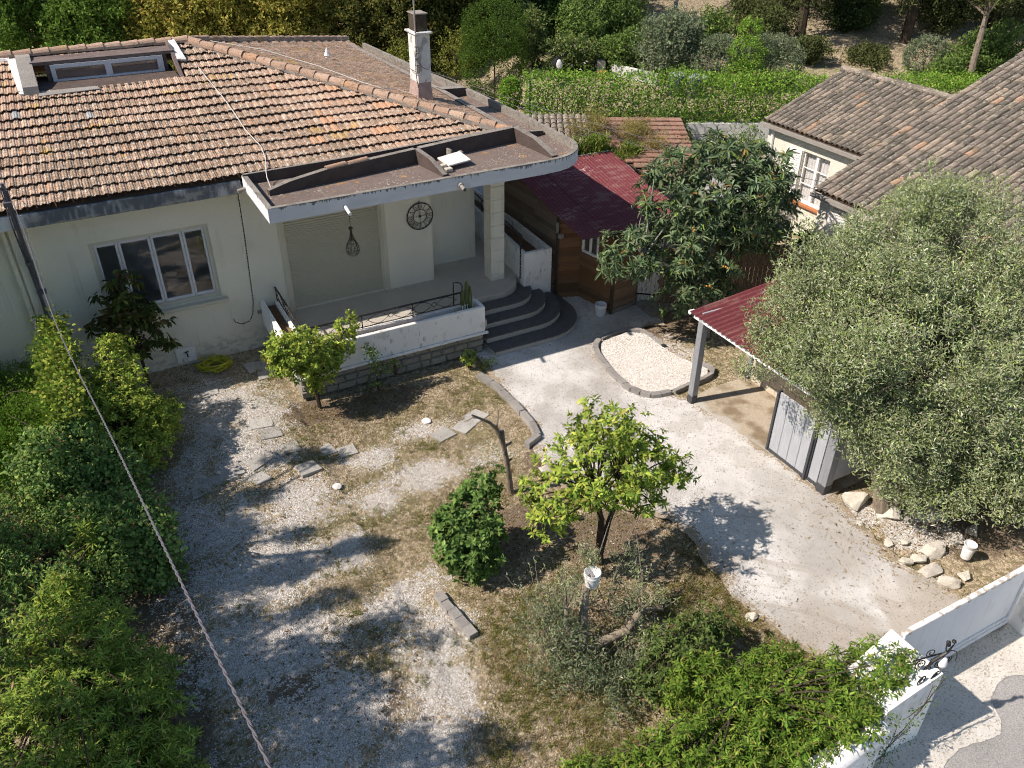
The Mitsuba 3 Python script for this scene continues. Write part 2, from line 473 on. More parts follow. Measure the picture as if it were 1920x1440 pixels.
def pebble_fn(p, n, uv):
    k = cell_rand(p.x * 40, p.y * 40, 0.0)
    c = mix((0.48, 0.465, 0.43), (0.70, 0.69, 0.665), k)
    return mix(c, (0.36, 0.29, 0.215), smoothstep(0.84, 0.88, cell_rand(p.x * 37, p.y * 41, 2.0)) * 0.7)


mat('m_pebble', mikit.proc(pebble_fn), 0.85, 0.25)


def rock_fn(p, n, uv):
    a = fbm(p.x * 8, p.y * 8, p.z * 8, 4)
    return mix((0.38, 0.345, 0.28), (0.66, 0.64, 0.58), a) * (0.85 + 0.3 * noise(p.x * 70, p.y * 70, p.z * 70))


mat('m_rock', mikit.proc(rock_fn), 0.92, 0.2)


def white_render(p, n, uv):
    a = fbm(p.x * 3, p.y * 3, p.z * 3, 4)
    c = mix((0.70, 0.69, 0.67), (0.80, 0.80, 0.785), a)
    sp = smoothstep(0.60, 0.74, fbm(p.x * 7, p.y * 7, p.z * 2.5, 4))
    c = mix(c, (0.46, 0.45, 0.41), sp * 0.55)
    return mix(c, (0.24, 0.23, 0.20), smoothstep(0.70, 0.76, noise(p.x * 22, p.y * 22, p.z * 6)) * smoothstep(0.5, 0.65, fbm(p.x * 3, p.y * 3, p.z * 3 + 5, 3)) * 0.6)


mat('m_white_render', mikit.proc(white_render), 0.9, 0.2)


def gate_top(p, n, uv):
    a = fbm(p.x * 12, p.y * 12, p.z * 12, 3)
    return mix((0.74, 0.73, 0.70), (0.36, 0.31, 0.24), smoothstep(0.52, 0.68, a) * 0.8)


mat('m_gate_top', mikit.proc(gate_top), 0.7, 0.3)


def gate_face(p, n, uv):
    a = fbm(p.x * 2, p.y * 2, p.z * 3, 3)
    s = smoothstep(0.70, 0.76, noise(p.x * 18, 1.0, p.z * 2.5)) * 0.15
    return mix(mix((0.66, 0.67, 0.68), (0.72, 0.73, 0.74), a), (0.36, 0.27, 0.19), s * 0.7)


mat('m_gate', mikit.proc(gate_face), 0.6, 0.35)


def grey_paint(p, n, uv):
    g = noise(p.x * 30, p.y * 30, p.z * 2.5)
    return mix((0.32, 0.345, 0.38), (0.375, 0.395, 0.43), g)


mat('m_grey_board', mikit.proc(grey_paint), 0.6, 0.35)
mat('m_grey_post', mikit.proc(lambda p, n, uv: mix((0.19, 0.205, 0.225), (0.245, 0.26, 0.28), noise(p.x * 30, p.y * 30, p.z * 2.5))), 0.6, 0.35)
mat('m_grey_dark', (0.055, 0.058, 0.065), 0.6, 0.35)


def block_fn(p, n, uv):
    a = fbm(p.x * 6, p.y * 6, p.z * 6, 3)
    return mix((0.47, 0.42, 0.34), (0.58, 0.53, 0.44), a) * (0.85 + 0.25 * noise(p.x * 60, p.y * 60, p.z * 60))


mat('m_block', mikit.proc(block_fn), 0.95, 0.15)
mat('m_iron', (0.018, 0.017, 0.017), 0.5, 0.4)
mat('m_iron_brown', (0.045, 0.034, 0.022), 0.55, 0.4)
mat('m_black', (0.012, 0.012, 0.013), 0.6, 0.3)
mat('m_pvc', (0.72, 0.72, 0.72), 0.4, 0.45)
mat('m_frame', (0.56, 0.565, 0.60), 0.4, 0.45)
mat('m_shutter', (0.50, 0.475, 0.375), 0.55, 0.35)
mat('m_shutter_frame', (0.53, 0.505, 0.41), 0.55, 0.35)


def porch_fn(p, n, uv):
    g = fbm(p.x * 3, p.y * 3, 0.0, 3)
    fx = dr.abs(p.x / 0.33 - dr.floor(p.x / 0.33) - 0.5); fy = dr.abs(p.y / 0.33 - dr.floor(p.y / 0.33) - 0.5)
    joint = smoothstep(0.485, 0.495, dr.maximum(fx, fy))
    return mix(mix((0.40, 0.375, 0.33), (0.46, 0.435, 0.385), g), (0.30, 0.28, 0.24), joint * 0.6)


mat('m_porch', mikit.proc(porch_fn), 0.5, 0.4)


def step_fn(p, n, uv):
    return mix((0.075, 0.074, 0.075), (0.135, 0.133, 0.132), fbm(p.x * 9, p.y * 9, p.z * 9, 4)) * (0.8 + 0.4 * noise(p.x * 70, p.y * 70, p.z * 70))


mat('m_step', mikit.proc(step_fn), 0.85, 0.25)
mat('m_riser', (0.43, 0.41, 0.37), 0.85, 0.2)


def soil_fn(p, n, uv):
    return mix((0.075, 0.05, 0.032), (0.20, 0.13, 0.085), noise(p.x * 40, p.y * 40, p.z * 40))


mat('m_soil', mikit.proc(soil_fn), 0.95, 0.1)


def bark_fn(p, n, uv):
    g = fbm(p.x * 22, p.y * 22, p.z * 7, 4)
    return mix((0.11, 0.09, 0.07), (0.34, 0.29, 0.23), g)


bumpy('m_bark', mikit.proc(bark_fn), lambda p, n, uv: fbm(p.x * 25, p.y * 25, p.z * 8, 3), 0.02, 0.95, 0.1, 3e-3)
mat('m_bark_dark', mikit.proc(lambda p, n, uv: mix((0.035, 0.028, 0.021), (0.10, 0.080, 0.060), fbm(p.x * 20, p.y * 20, p.z * 7, 3))), 0.95, 0.1)
mat('m_bark_grey', mikit.proc(lambda p, n, uv: mix((0.15, 0.14, 0.125), (0.34, 0.325, 0.30), fbm(p.x * 14, p.y * 14, p.z * 6, 3))), 0.95, 0.1)
mat('m_hose', (0.40, 0.40, 0.03), 0.5, 0.4)
mat('m_cable', (0.105, 0.10, 0.115), 0.6, 0.3)
mat('m_cable_white', (0.60, 0.59, 0.55), 0.6, 0.3)
mat('m_zinc', mikit.proc(lambda p, n, uv: mix((0.20, 0.185, 0.165), (0.30, 0.285, 0.26), fbm(p.x * 4, p.y * 4, p.z * 4, 3))), 0.75, 0.4)
mat('m_lintel', mikit.proc(lambda p, n, uv: mix((0.10, 0.075, 0.07), (0.17, 0.14, 0.13), fbm(p.x * 4, p.y * 9, p.z * 25, 3))), 0.9, 0.2)
mat('m_terracotta', (0.40, 0.16, 0.075), 0.85, 0.2)
mat('m_foam_board', (0.70, 0.685, 0.64), 0.7, 0.3)
mat('m_chimney', mikit.proc(lambda p, n, uv: mix(mix((0.52, 0.51, 0.48), (0.66, 0.65, 0.62), fbm(p.x * 4, p.y * 4, p.z * 4, 4)), (0.20, 0.19, 0.175), smoothstep(0.56, 0.68, fbm(p.x * 7, p.y * 7, p.z * 3, 4)) * 0.65)), 0.92, 0.2)
mat('m_chimney_foot', mikit.proc(lambda p, n, uv: mix((0.28, 0.19, 0.17), (0.38, 0.29, 0.26), fbm(p.x * 8, p.y * 8, p.z * 8, 3))), 0.9, 0.2)
mat('m_room', (0.32, 0.31, 0.29), 0.9, 0.1)
mat('m_curtain', (0.55, 0.55, 0.55), 0.9, 0.1)
mat('m_house_cream', mikit.proc(lambda p, n, uv: mix((0.60, 0.575, 0.50), (0.68, 0.655, 0.585), fbm(p.x * 5, p.y * 5, p.z * 5, 4))), 0.9, 0.2)
mat('m_white_paint', (0.76, 0.76, 0.755), 0.6, 0.35)
scene['m_glass'] = {'type': 'thindielectric', 'int_ior': 1.5}


def wall_concrete(p, n, uv):
    a = fbm(p.x * 2, p.y * 2, p.z * 3, 4)
    c = mix((0.42, 0.42, 0.41), (0.56, 0.56, 0.55), a)
    return mix(c, (0.16, 0.16, 0.14), smoothstep(0.62, 0.72, fbm(p.x * 9, p.y * 9, p.z * 2, 3)) * 0.6)


mat('m_wall_concrete', mikit.proc(wall_concrete), 0.92, 0.2)


def red_flat_tile(p, n, uv):
    a = fbm(p.x * 4, p.y * 4, p.z * 4, 3)
    c = mix((0.20, 0.115, 0.085), (0.29, 0.175, 0.13), a * 0.6 + uv.x * 0.4)
    c = mix(c, (0.16, 0.14, 0.09), smoothstep(0.55, 0.66, fbm(p.x * 5, p.y * 5, p.z * 5 + 3, 4)) * 0.6)
    return c * (0.85 + 0.3 * noise(p.x * 50, p.y * 50, p.z * 50))


mat('m_red_flat_tile', mikit.proc(red_flat_tile), 0.9, 0.2)
mat('m_green_paint', (0.02, 0.085, 0.045), 0.5, 0.4)
mat('m_bin', (0.035, 0.04, 0.06), 0.35, 0.5)
mat('m_bin_lid_sheen', (0.36, 0.40, 0.50), 0.3, 0.5)  # pale blue base colour stands in for the bright reflection on the lid

# ---------------------------------------------------------------- ground, driveway, street
def blobs(x, y, items):
    """soft union of ellipses (cx, cy, rx, ry, angle in degrees)"""
    out = np.zeros_like(x)
    for cx, cy, rx, ry, a in items:
        c, s = math.cos(math.radians(a)), math.sin(math.radians(a))
        u, v = (x - cx) * c + (y - cy) * s, -(x - cx) * s + (y - cy) * c
        out = np.maximum(out, np.clip(1.5 - np.sqrt((u / rx) ** 2 + (v / ry) ** 2), 0, 1))
    return out


GRAVEL = [(1.5, 16.0, 1.3, 1.7, 0), (1.2, 14.4, 1.3, 1.0, 0), (0.9, 12.6, 1.5, 1.0, 0), (1.9, 12.4, 1.1, 0.9, 20), (0.9, 11.0, 1.6, 1.0, 0), (2.6, 10.9, 0.5, 0.7, 0),
          (0.8, 9.4, 1.3, 1.0, 0), (3.0, 9.3, 0.9, 0.55, 20), (3.1, 8.5, 0.75, 0.8, 0), (2.9, 7.3, 0.6, 0.8, 0), (1.0, 7.6, 1.3, 1.1, 0), (2.1, 6.6, 0.8, 0.6, 0), (4.6, 12.2, 0.8, 0.5, -8), (6.1, 12.2, 0.6, 0.45, 0), (3.4, 12.0, 0.6, 0.5, 0), (3.8, 13.2, 0.7, 0.4, 0), (5.2, 13.6, 0.7, 0.4, 0),
          (11.9, 13.9, 0.9, 0.8, 0), (11.6, 7.3, 0.5, 0.5, 0), (12.2, 6.4, 0.8, 0.6, 0)]
SOIL = [(5.3, 9.9, 0.9, 0.7, 0), (4.6, 15.1, 1.4, 0.45, 0), (3.2, 15.4, 0.7, 0.5, 0), (6.9, 9.0, 0.9, 0.7, 0), (-0.9, 11, 0.9, 4.0, 0), (11.0, 16.6, 1.0, 0.9, 0), (0.9, 8.4, 0.5, 0.35, 0), (1.85, 7.6, 0.5, 0.35, 10), (13.2, 6.2, 1.2, 1.0, 0), (6.9, 11.5, 0.35, 0.4, 0), (12.8, 14.8, 0.9, 0.7, 0)]
DRIVE = [(7.62, 15.9), (7.5, 15.05), (7.40, 14.5), (7.42, 13.4), (7.36, 12.4), (7.05, 11.85), (6.95, 11.2), (7.0, 10.2), (7.75, 9.4), (8.3, 8.8), (8.2, 7.8), (8.0, 7.0), (8.05, 6.2), (8.3, 5.2), (8.55, 4.4), (8.6, 4.1), (11.5, 4.1),
         (11.25, 5.2), (11.1, 5.9), (11.1, 6.6), (11.25, 7.3), (11.35, 7.9), (11.3, 8.6), (11.25, 9.6), (11.1, 10.6), (10.95, 11.7), (10.7, 12.2), (10.15, 12.5), (10.1, 13.2), (10.25, 14.4), (10.55, 14.95), (11.7, 15.1), (12.6, 15.0), (13.0, 16.0), (11.5, 17.4), (10.0, 17.4), (8.0, 16.2)]
drive_poly = Polygon(DRIVE).buffer(0)
CARPORT_FLOOR = [(10.98, 11.75), (11.22, 9.6), (11.30, 7.85), (13.4, 7.9), (13.1, 11.9), (11.8, 11.95)]
flat_polys = shapely.union_all([drive_poly, Polygon(CARPORT_FLOOR), sbox(3, 5, 22, 26), sbox(5, 3.0, 14, 4.15)])


def axis_grid(lo, hi, step, far):
    a = np.arange(lo, hi + step / 2, step)
    k = np.cumsum(step * 1.22 ** np.arange(1, 60)); k = k[k < far]
    return np.r_[lo - k[::-1], a, hi + k]


gx, gy = axis_grid(-3.2, 14.0, 0.09, 420), axis_grid(2.2, 19.0, 0.09, 420)
GX, GY = np.meshgrid(gx, gy, indexing='ij')
inside = shapely.contains_xy(flat_polys, GX, GY)
P0 = np.stack([GX, GY, 0 * GX], -1)
near = np.clip(1.2 - np.hypot(GX - 5, GY - 10) / 40, 0, 1)
GZ = terrain(GX, GY) + near * ((meshkit.fbm(P0 * 1.1, 3, 1) - 0.5) * 0.10 + (meshkit.fbm(P0 * 5, 3, 2) - 0.5) * 0.05)
GZ = np.where(GY < 4.3, -0.05, GZ)
GZ = np.where(inside, np.minimum(GZ, 0) * 0.2 - 0.05, GZ)
edge_d = shapely.distance(flat_polys, shapely.points(GX, GY))
GZ = np.where(~inside & (edge_d < 0.35) & (GX > 6) & (GY > 4.3), GZ * edge_d / 0.35 + 0.012 * (1 - edge_d / 0.35), GZ)
farmask = np.hypot(GX, GY) > 26
GZ = np.where(farmask, GZ + (meshkit.fbm(P0 * 0.35, 3, 3) - 0.5) * 0.35 * (terrain(GX, GY) > 1.2), GZ)
grav = np.clip(blobs(GX, GY, GRAVEL) * (0.15 + 1.45 * meshkit.fbm(P0 * 1.3, 3, 5)) - 0.05, 0, 1)
soil = blobs(GX, GY, SOIL)
nx, ny = len(gx), len(gy)
ii, jj = np.meshgrid(np.arange(nx - 1), np.arange(ny - 1), indexing='ij')
q = ii * ny + jj
gf = np.vstack([np.stack([q, q + ny, q + ny + 1], -1).reshape(-1, 3), np.stack([q, q + ny + 1, q + 1], -1).reshape(-1, 3)])
put('ground', (np.stack([GX, GY, GZ], -1).reshape(-1, 3), gf), 'm_ground', smooth=True, uv=np.stack([grav, soil], -1).reshape(-1, 2))
lab('ground', kind='structure')


def gz(x, y):
    """height of the ground near the garden"""
    i = np.clip(np.searchsorted(gx, x) - 1, 0, nx - 2); j = np.clip(np.searchsorted(gy, y) - 1, 0, ny - 2)
    u = (x - gx[i]) / (gx[i + 1] - gx[i]); v = (y - gy[j]) / (gy[j + 1] - gy[j])
    return GZ[i, j] * (1 - u) * (1 - v) + GZ[i + 1, j] * u * (1 - v) + GZ[i, j + 1] * (1 - u) * v + GZ[i + 1, j + 1] * u * v


def gridded(poly, z, step, amp, seed):
    """sheet with a broken outline as a fine grid; uv.x is the distance to the outline"""
    ring = shapely.segmentize(poly.exterior, 0.08); c = np.array(ring.coords)[:-1]; c3 = np.c_[c, np.zeros(len(c))]
    d = np.stack([meshkit.fbm(c3 * 2.2, 4, seed) - 0.5, meshkit.fbm(c3 * 2.2 + 50, 4, seed) - 0.5], -1) * 2 * amp
    poly = Polygon(c + d).buffer(0); poly = max(getattr(poly, 'geoms', [poly]), key=lambda g: g.area)
    x0, y0, x1, y1 = poly.bounds; X, Y = np.meshgrid(np.arange(x0, x1, step), np.arange(y0, y1, step), indexing='ij')
    pts = np.vstack([np.c_[X.ravel(), Y.ravel()][shapely.contains_xy(poly.buffer(-step * .45), X.ravel(), Y.ravel())], np.array(shapely.segmentize(poly.exterior, step).coords)[:-1]])
    from scipy.spatial import Delaunay
    t = Delaunay(pts).simplices; t = t[shapely.contains_xy(poly.buffer(1e-4), *pts[t].mean(1).T)]
    n = np.cross(pts[t[:, 1]] - pts[t[:, 0]], pts[t[:, 2]] - pts[t[:, 0]]); t[n < 0] = t[n < 0][:, ::-1]
    dist = shapely.distance(poly.exterior, shapely.points(pts))
    return (np.c_[pts, np.full(len(pts), z)], t), np.c_[dist, dist * 0]


dm, duv = gridded(drive_poly.buffer(0.10), 0.006, 0.11, 0.16, 4)
put('driveway', dm, 'm_drive', uv=duv, smooth=True); lab('driveway', kind='structure')
put('carport_floor', sheet(Polygon(CARPORT_FLOOR), 0.016, 0.03, 5), 'm_carport_floor'); lab('carport_floor', kind='structure')
put('street', sheet(Polygon([(-40, -30), (60, -30), (60, 4.18), (8.5, 4.18), (8.5, 3.45), (-40, 3.45)]), 0.0, 0), 'm_street'); lab('street', kind='structure')
put('pavement', sheet(Polygon([(6.0, 3.2), (7.0, 3.05), (8.2, 2.95), (8.9, 3.1), (9.6, 3.0), (10.0, 3.45), (10.7, 3.55), (11.5, 3.35), (12.5, 3.4), (14, 3.4), (14, 4.2), (8.5, 4.2), (8.4, 3.5), (6.0, 3.5)]), 0.012, 0.15, 6), 'm_apron'); lab('pavement', kind='structure')

# ---------------------------------------------------------------- the house with the porch
H = thing('main_house', 'cream rendered house with orange tiled hip roof and canopied porch', 'house')
WY = 18.65


def part(name, mesh, m, parent=H, smooth=False, uv=None, **kw):
    k = put(f'{parent}__{name}', mesh, m, smooth, uv)
    if kw:
        lab(k, **kw)
    return k


facade = sbox(-9.0, 0.0, 7.71, 4.25).difference(sbox(-0.21, 1.60, 2.27, 3.43)).difference(sbox(3.90, 0.8, 6.36, 3.62))
part('wall', cat([upright(facade, WY, WY + 0.30), box(7.46, 7.71, WY + 0.302, 19.45, 0, 4.25), box(7.46, 9.33, 19.452, 19.70, 0, 4.25), box(9.08, 9.332, 19.703, 30.0, 0, 4.25), box(-9, 9.08, 29.8, 30.0, 0, 4.25)]), 'm_wall')
# pilaster, rain pipe, service post at the party line
part('pilaster', cbox(-1.56, -1.20, 18.50, 18.648, 0, 4.19, 0.01), 'm_wall')
part('rain_pipe', tube([(-1.66, 18.55, 4.2), (-1.64, 18.55, 2.5), (-1.62, 18.55, 0.1)], 0.05, 10), 'm_wall', smooth=40)
# eave
eave = part('eave_beam', cbox(-9, 3.06, 18.08, 18.64, 4.18, 4.47, 0.015), 'm_eave')
# window
win = part('window', cat([box(-0.21, 2.27, 18.70, 18.78, 3.345, 3.43), box(-0.21, -0.12, 18.70, 18.78, 1.60, 3.345), box(2.18, 2.27, 18.70, 18.78, 1.60, 3.345), box(-0.12, 2.18, 18.70, 18.78, 1.60, 1.70)]), 'm_shutter_frame')
xs = [-0.12, 0.36, 1.03, 1.70, 2.18]
for a, b in zip(xs[:-1], xs[1:]):
    a, b = a + 0.004, b - 0.004
    fw = 0.055
    s = part('window__sash', cat([cbox(a, a + fw, 18.725, 18.785, 1.703, 3.342, .006), cbox(b - fw, b, 18.725, 18.785, 1.703, 3.342, .006), cbox(a + fw, b - fw, 18.727, 18.783, 1.703, 1.775, .006), cbox(a + fw, b - fw, 18.727, 18.783, 3.275, 3.342, .006)]), 'm_frame')
    part('window__pane', (np.array([[a + fw, 18.755, 1.775], [b - fw, 18.755, 1.775], [b - fw, 18.755, 3.275], [a + fw, 18.755, 3.275]]), np.array([[0, 1, 2], [0, 2, 3]])), 'm_glass')
part('window__room', cat([box(-0.6, 2.7, 18.951, 18.96, 0.9, 1.58), box(-0.6, 2.7, 18.951, 18.96, 3.45, 3.9), box(-0.6, -0.23, 18.951, 18.96, 1.58, 3.45), box(2.29, 2.7, 18.951, 18.96, 1.58, 3.45), box(-0.6, 2.7, 21.2, 21.25, 0.9, 3.9), box(-0.6, 2.7, 19.0, 21.2, 0.85, 0.9), box(-0.6, 2.7, 19.0, 21.2, 3.9, 3.95), box(-0.65, -0.6, 18.96, 21.2, 0.9, 3.9), box(2.7, 2.75, 18.96, 21.2, 0.9, 3.9)]), 'm_room')
part('window_sill', cat([cbox(-0.33, 2.40, 18.50, 18.70, 1.50, 1.585, .012)]), 'm_shutter_frame')
# roller shutter door
puts(H + '__roller_shutter__frame', [box(3.90, 3.96, 18.70, 18.80, 0.8, 3.62), box(6.30, 6.36, 18.70, 18.80, 0.8, 3.62), box(6.362, 6.46, 18.625, 18.66, 0.8, 3.9), box(3.80, 3.898, 18.63, 18.66, 0.8, 3.9)], 'm_shutter_frame')
prof = []
n_sl = 46; sh = (3.62 - 0.8) / n_sl
for k in range(n_sl):
    z = 0.8 + k * sh
    prof += [(18.775, z), (18.745, z + 0.004), (18.736, z + sh * 0.5), (18.742, z + sh - 0.014), (18.775, z + sh - 0.008)]
prof = np.array(prof)
v = np.vstack([np.c_[np.full(len(prof), 3.96), prof], np.c_[np.full(len(prof), 6.30), prof]]); m_ = len(prof)
f = np.vstack([[[i, m_ + i, m_ + i + 1], [i, m_ + i + 1, i + 1]] for i in range(m_ - 1)])
part('roller_shutter__slats', (v, f), 'm_shutter', kind='stuff')
lab(H + '__roller_shutter', 'cream roller shutter lowered over the porch door')
# small wall things
part('socket', cbox(3.0, 3.13, 18.60, 18.648, 0.95, 1.03, .006), 'm_zinc')
part('tap_niche', cbox(0.95, 1.40, 18.60, 18.648, 0.10, 0.48, .01), 'm_white_render')
part('tap', cat([tube([(1.2, 18.6, 0.36), (1.2, 18.5, 0.36), (1.2, 18.47, 0.30)], 0.015, 8), tube([(1.15, 18.55, 0.40), (1.25, 18.55, 0.40)], 0.012, 6), tube([(1.2, 18.55, 0.36), (1.2, 18.55, 0.40)], 0.01, 6)]), 'm_iron')
part('wall_wire', tube([(3.06, 18.64, 4.15), (3.03, 18.635, 3.0), (2.95, 18.635, 1.3), (2.88, 18.635, 0.95), (2.78, 18.635, 0.8), (2.6, 18.635, 0.76), (2.45, 18.635, 0.85), (2.42, 18.63, 0.95)], 0.009, 5), 'm_black')

# canopy: slab, rim, ribs, upstands
arc = [(10.85 - 1.25 + 1.25 * math.cos(t), 17.10 + 1.22 * math.sin(t)) for t in np.linspace(-math.pi / 2, 0, 14)]
OUT = [(3.10, 18.06), (3.10, 15.85)] + [(9.4, 15.86)] + arc + [(10.84, 19.5), (10.74, 22.0), (10.45, 25.5), (10.2, 30.0)]
INNER_TAIL = [(9.2, 30.0), (9.2, 18.06)]
slab = Polygon(OUT + INNER_TAIL).union(sbox(3.10, 18.06, 9.4, 19.45).difference(sbox(3.0, 18.64, 7.72, 19.5))).buffer(0)
can = part('canopy', prism(slab, 4.285, 4.40), 'm_canopy')
line = shapely.LineString(OUT)
rim = slab.intersection(line.buffer(0.11, cap_style='flat'))
rim = max(getattr(rim, 'geoms', [rim]), key=lambda g: g.area)
rim_out = slab.intersection(line.buffer(0.06, cap_style='flat')); rim_out = max(getattr(rim_out, 'geoms', [rim_out]), key=lambda g: g.area)
rim_in = rim.difference(line.buffer(0.061, cap_style='flat')); rim_in = max(getattr(rim_in, 'geoms', [rim_in]), key=lambda g: g.area)
part('canopy__rim', prism(rim_out, 4.402, 4.585), 'm_canopy')
part('canopy__rim_lining', prism(rim_in, 4.402, 4.585), 'm_old_concrete')
part('canopy__rim_top', prism(rim.buffer(-0.004), 4.586, 4.592), 'm_old_concrete')
part('canopy__deck', prism(slab.difference(line.buffer(0.113, cap_style='flat')).buffer(-0.001), 4.402, 4.408), 'm_canopy_floor')


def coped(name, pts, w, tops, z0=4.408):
    k = part(name, upstand(pts, w, z0, tops), 'm_bitumen_shade')  # body colour holds the shade of the side faces; the cap stays grey
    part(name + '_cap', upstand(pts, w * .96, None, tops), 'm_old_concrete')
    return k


def upstand(pts, w, z0, tops):
    """low wall along pts with the given top heights"""
    out = []
    for (a, b, ta, tb) in zip(pts[:-1], pts[1:], tops[:-1], tops[1:]):
        a, b = np.array(a, float), np.array(b, float)
        d = (b - a) / np.linalg.norm(b - a); s = np.array([-d[1], d[0]]) * w / 2
        za, zb, ta, tb = (z0, z0, ta, tb) if z0 is not None else (ta + .001, tb + .001, ta + .008, tb + .008)
        p = [(*(a - s), za), (*(b - s), zb), (*(b + s), zb), (*(a + s), za), (*(a - s), ta), (*(b - s), tb), (*(b + s), tb), (*(a + s), ta)]
        out.append(hexa(p))
    return cat(out)


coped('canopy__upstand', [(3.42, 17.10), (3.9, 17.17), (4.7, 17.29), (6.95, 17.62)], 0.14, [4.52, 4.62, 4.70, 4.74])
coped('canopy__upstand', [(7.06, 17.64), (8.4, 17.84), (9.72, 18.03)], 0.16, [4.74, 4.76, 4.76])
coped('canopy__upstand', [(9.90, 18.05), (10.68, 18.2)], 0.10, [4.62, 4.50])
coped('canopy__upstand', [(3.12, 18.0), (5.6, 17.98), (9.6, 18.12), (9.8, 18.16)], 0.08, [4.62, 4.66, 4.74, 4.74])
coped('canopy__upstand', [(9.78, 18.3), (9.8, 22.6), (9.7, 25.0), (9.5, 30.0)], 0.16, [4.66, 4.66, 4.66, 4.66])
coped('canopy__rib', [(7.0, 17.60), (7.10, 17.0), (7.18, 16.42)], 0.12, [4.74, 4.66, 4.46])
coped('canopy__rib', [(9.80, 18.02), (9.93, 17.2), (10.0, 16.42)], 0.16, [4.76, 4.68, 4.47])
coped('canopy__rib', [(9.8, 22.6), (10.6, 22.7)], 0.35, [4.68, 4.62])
for seam in (4.45, 8.62):
    part('canopy__deck_seam', upstand([(seam, 15.97), (seam + 0.02, 17.0)], 0.018, 4.408, [4.413, 4.413]), 'm_old_concrete')
part('canopy__spout', tube([(4.66, 15.83, 4.37), (4.66, 15.55, 4.31)], 0.035, 12), 'm_pvc', smooth=40, label='white waste pipe spout on the canopy front')
part('canopy__spout', cat([tube([(7.27, 15.84, 4.40), (7.27, 15.78, 4.39)], 0.06, 12), tube([(7.27, 15.79, 4.39), (7.27, 15.62, 4.36)], 0.042, 12, cap=False)]), 'm_zinc', smooth=40)
part('canopy__spout', cat([tube([(3.095, 17.85, 4.36), (2.93, 17.84, 4.33)], 0.04, 10)]), 'm_zinc', smooth=40)

# pillar in courses of facing blocks
pil = part('pillar', box(9.04, 9.37, 17.855, 18.215, 0.8, 4.285), 'm_mortar')
zc = [0.802, 0.98] + [0.98 + 0.345 * k for k in range(1, 10)]
for a, b in zip(zc[:-1], zc[1:]):
    b = min(b, 4.284)
    part('pillar__block', cbox(9.01, 9.40, 17.83, 18.24, a, b - 0.008, 0.006), 'm_wall')

# porch floor and rounded steps
porch = Polygon([(3.3, 16.0), (7.95, 16.0), (7.95, 17.13)] + [(8.95 + 0.75 * math.sin(t), 17.88 - 0.75 * math.cos(t)) for t in np.linspace(0, math.pi / 2, 10)] + [(9.7, 17.9), (9.85, 17.45), (10.05, 19.5), (10.2, 25.0), (9.3, 25.0), (9.3, 19.5), (7.75, 19.5), (7.75, 18.7), (3.3, 18.7)])
part('porch_floor', prism(porch.buffer(0), 0.62, 0.80), 'm_porch')
part('porch_base', prism(porch.buffer(-0.12), 0.0, 0.62), 'm_wall')


def round_step(front, right, r, back=17.95):
    return Polygon([(7.93, front)] + [(right - r + r * math.sin(t), front + r - r * math.cos(t)) for t in np.linspace(0, math.pi / 2, 16)] + [(right, back), (7.93, back)])


for k, (front, right, r, top) in enumerate(((16.74, 9.98, 0.85, 0.64), (16.36, 10.26, 1.0, 0.48), (15.95, 10.55, 1.15, 0.32), (15.50, 10.85, 1.3, 0.16))):
    s = round_step(front, right, r)
    st = part('step', prism(s, 0.0, top - 0.03), 'm_riser')
    part('step__tread', prism(s.buffer(0.012), top - 0.03, top), 'm_step')

# front planter on a stone base
part('planter', cat([cbox(3.12, 7.81, 15.80, 15.90, 0.62, 1.30, .012), cbox(3.12, 7.81, 16.25, 16.34, 0.62, 1.20, .012), box(7.71, 7.808, 15.902, 16.248, 0.62, 1.297), cbox(3.10, 3.20, 15.91, 18.64, 0.62, 1.28, .012), cbox(3.46, 3.55, 16.345, 18.64, 0.62, 1.20, .012), box(3.2, 7.7, 15.9, 16.25, 0.60, 1.0), box(3.2, 3.46, 16.25, 18.64, 0.60, 1.0)]), 'm_white_render')
part('planter__ledge', cbox(3.06, 7.87, 15.74, 15.799, 0.57, 0.63, .012), 'm_white_render')
part('planter__soil', cat([box(3.205, 7.705, 15.905, 16.245, 1.0, 1.10), box(3.205, 3.455, 16.25, 18.63, 1.0, 1.08)]), 'm_soil')
base_in = box(3.22, 7.76, 15.90, 16.1, 0, 0.568)
part('stone_base', cat([base_in, box(3.22, 3.4, 16.1, 18.6, 0, 0.568)]), 'm_mortar')
r2 = np.random.default_rng(3)
rows = [0.0, 0.20, 0.385, 0.565]
for i in range(3):
    x = 3.2
    while x < 7.74:
        w = min(r2.uniform(0.20, 0.46), 7.78 - x)
        if 7.78 - (x + w) < 0.12:
            w = 7.78 - x
        j = r2.uniform(-0.034, 0.034, 8) * [1, .8, 1, .8, 1, .8, 1, .8]
        z0, z1 = rows[i] + 0.012, rows[i + 1] - 0.008
        c = [(x + .014 + j[0], z0 + abs(j[1])), (x + w - .014 + j[2], z0 + abs(j[3])), (x + w - .014 + j[4], z1 - abs(j[5])), (x + .014 + j[6], z1 - abs(j[7]))]
        mx, mz = np.mean(c, 0); yf = 15.865 - r2.uniform(0, 0.03)
        v = [(a, 15.90, b) for a, b in c] + [(a, yf + .02, b) for a, b in c] + [(mx + (a - mx) * .86, yf, mz + (b - mz) * .8) for a, b in c]
        fq = [(4 + k, 4 + (k + 1) % 4, 8 + (k + 1) % 4, 8 + k) for k in range(4)] + [(k, (k + 1) % 4, 4 + (k + 1) % 4, 4 + k) for k in range(4)] + [(8, 9, 10, 11)]
        fq = np.array(fq); ft = np.vstack([fq[:, [0, 1, 2]], fq[:, [0, 2, 3]]])
        part('stone_base__stone', (np.array(v), ft), 'm_stone', uv=np.tile([[r2.random(), 0]], (12, 1)))
        x += w
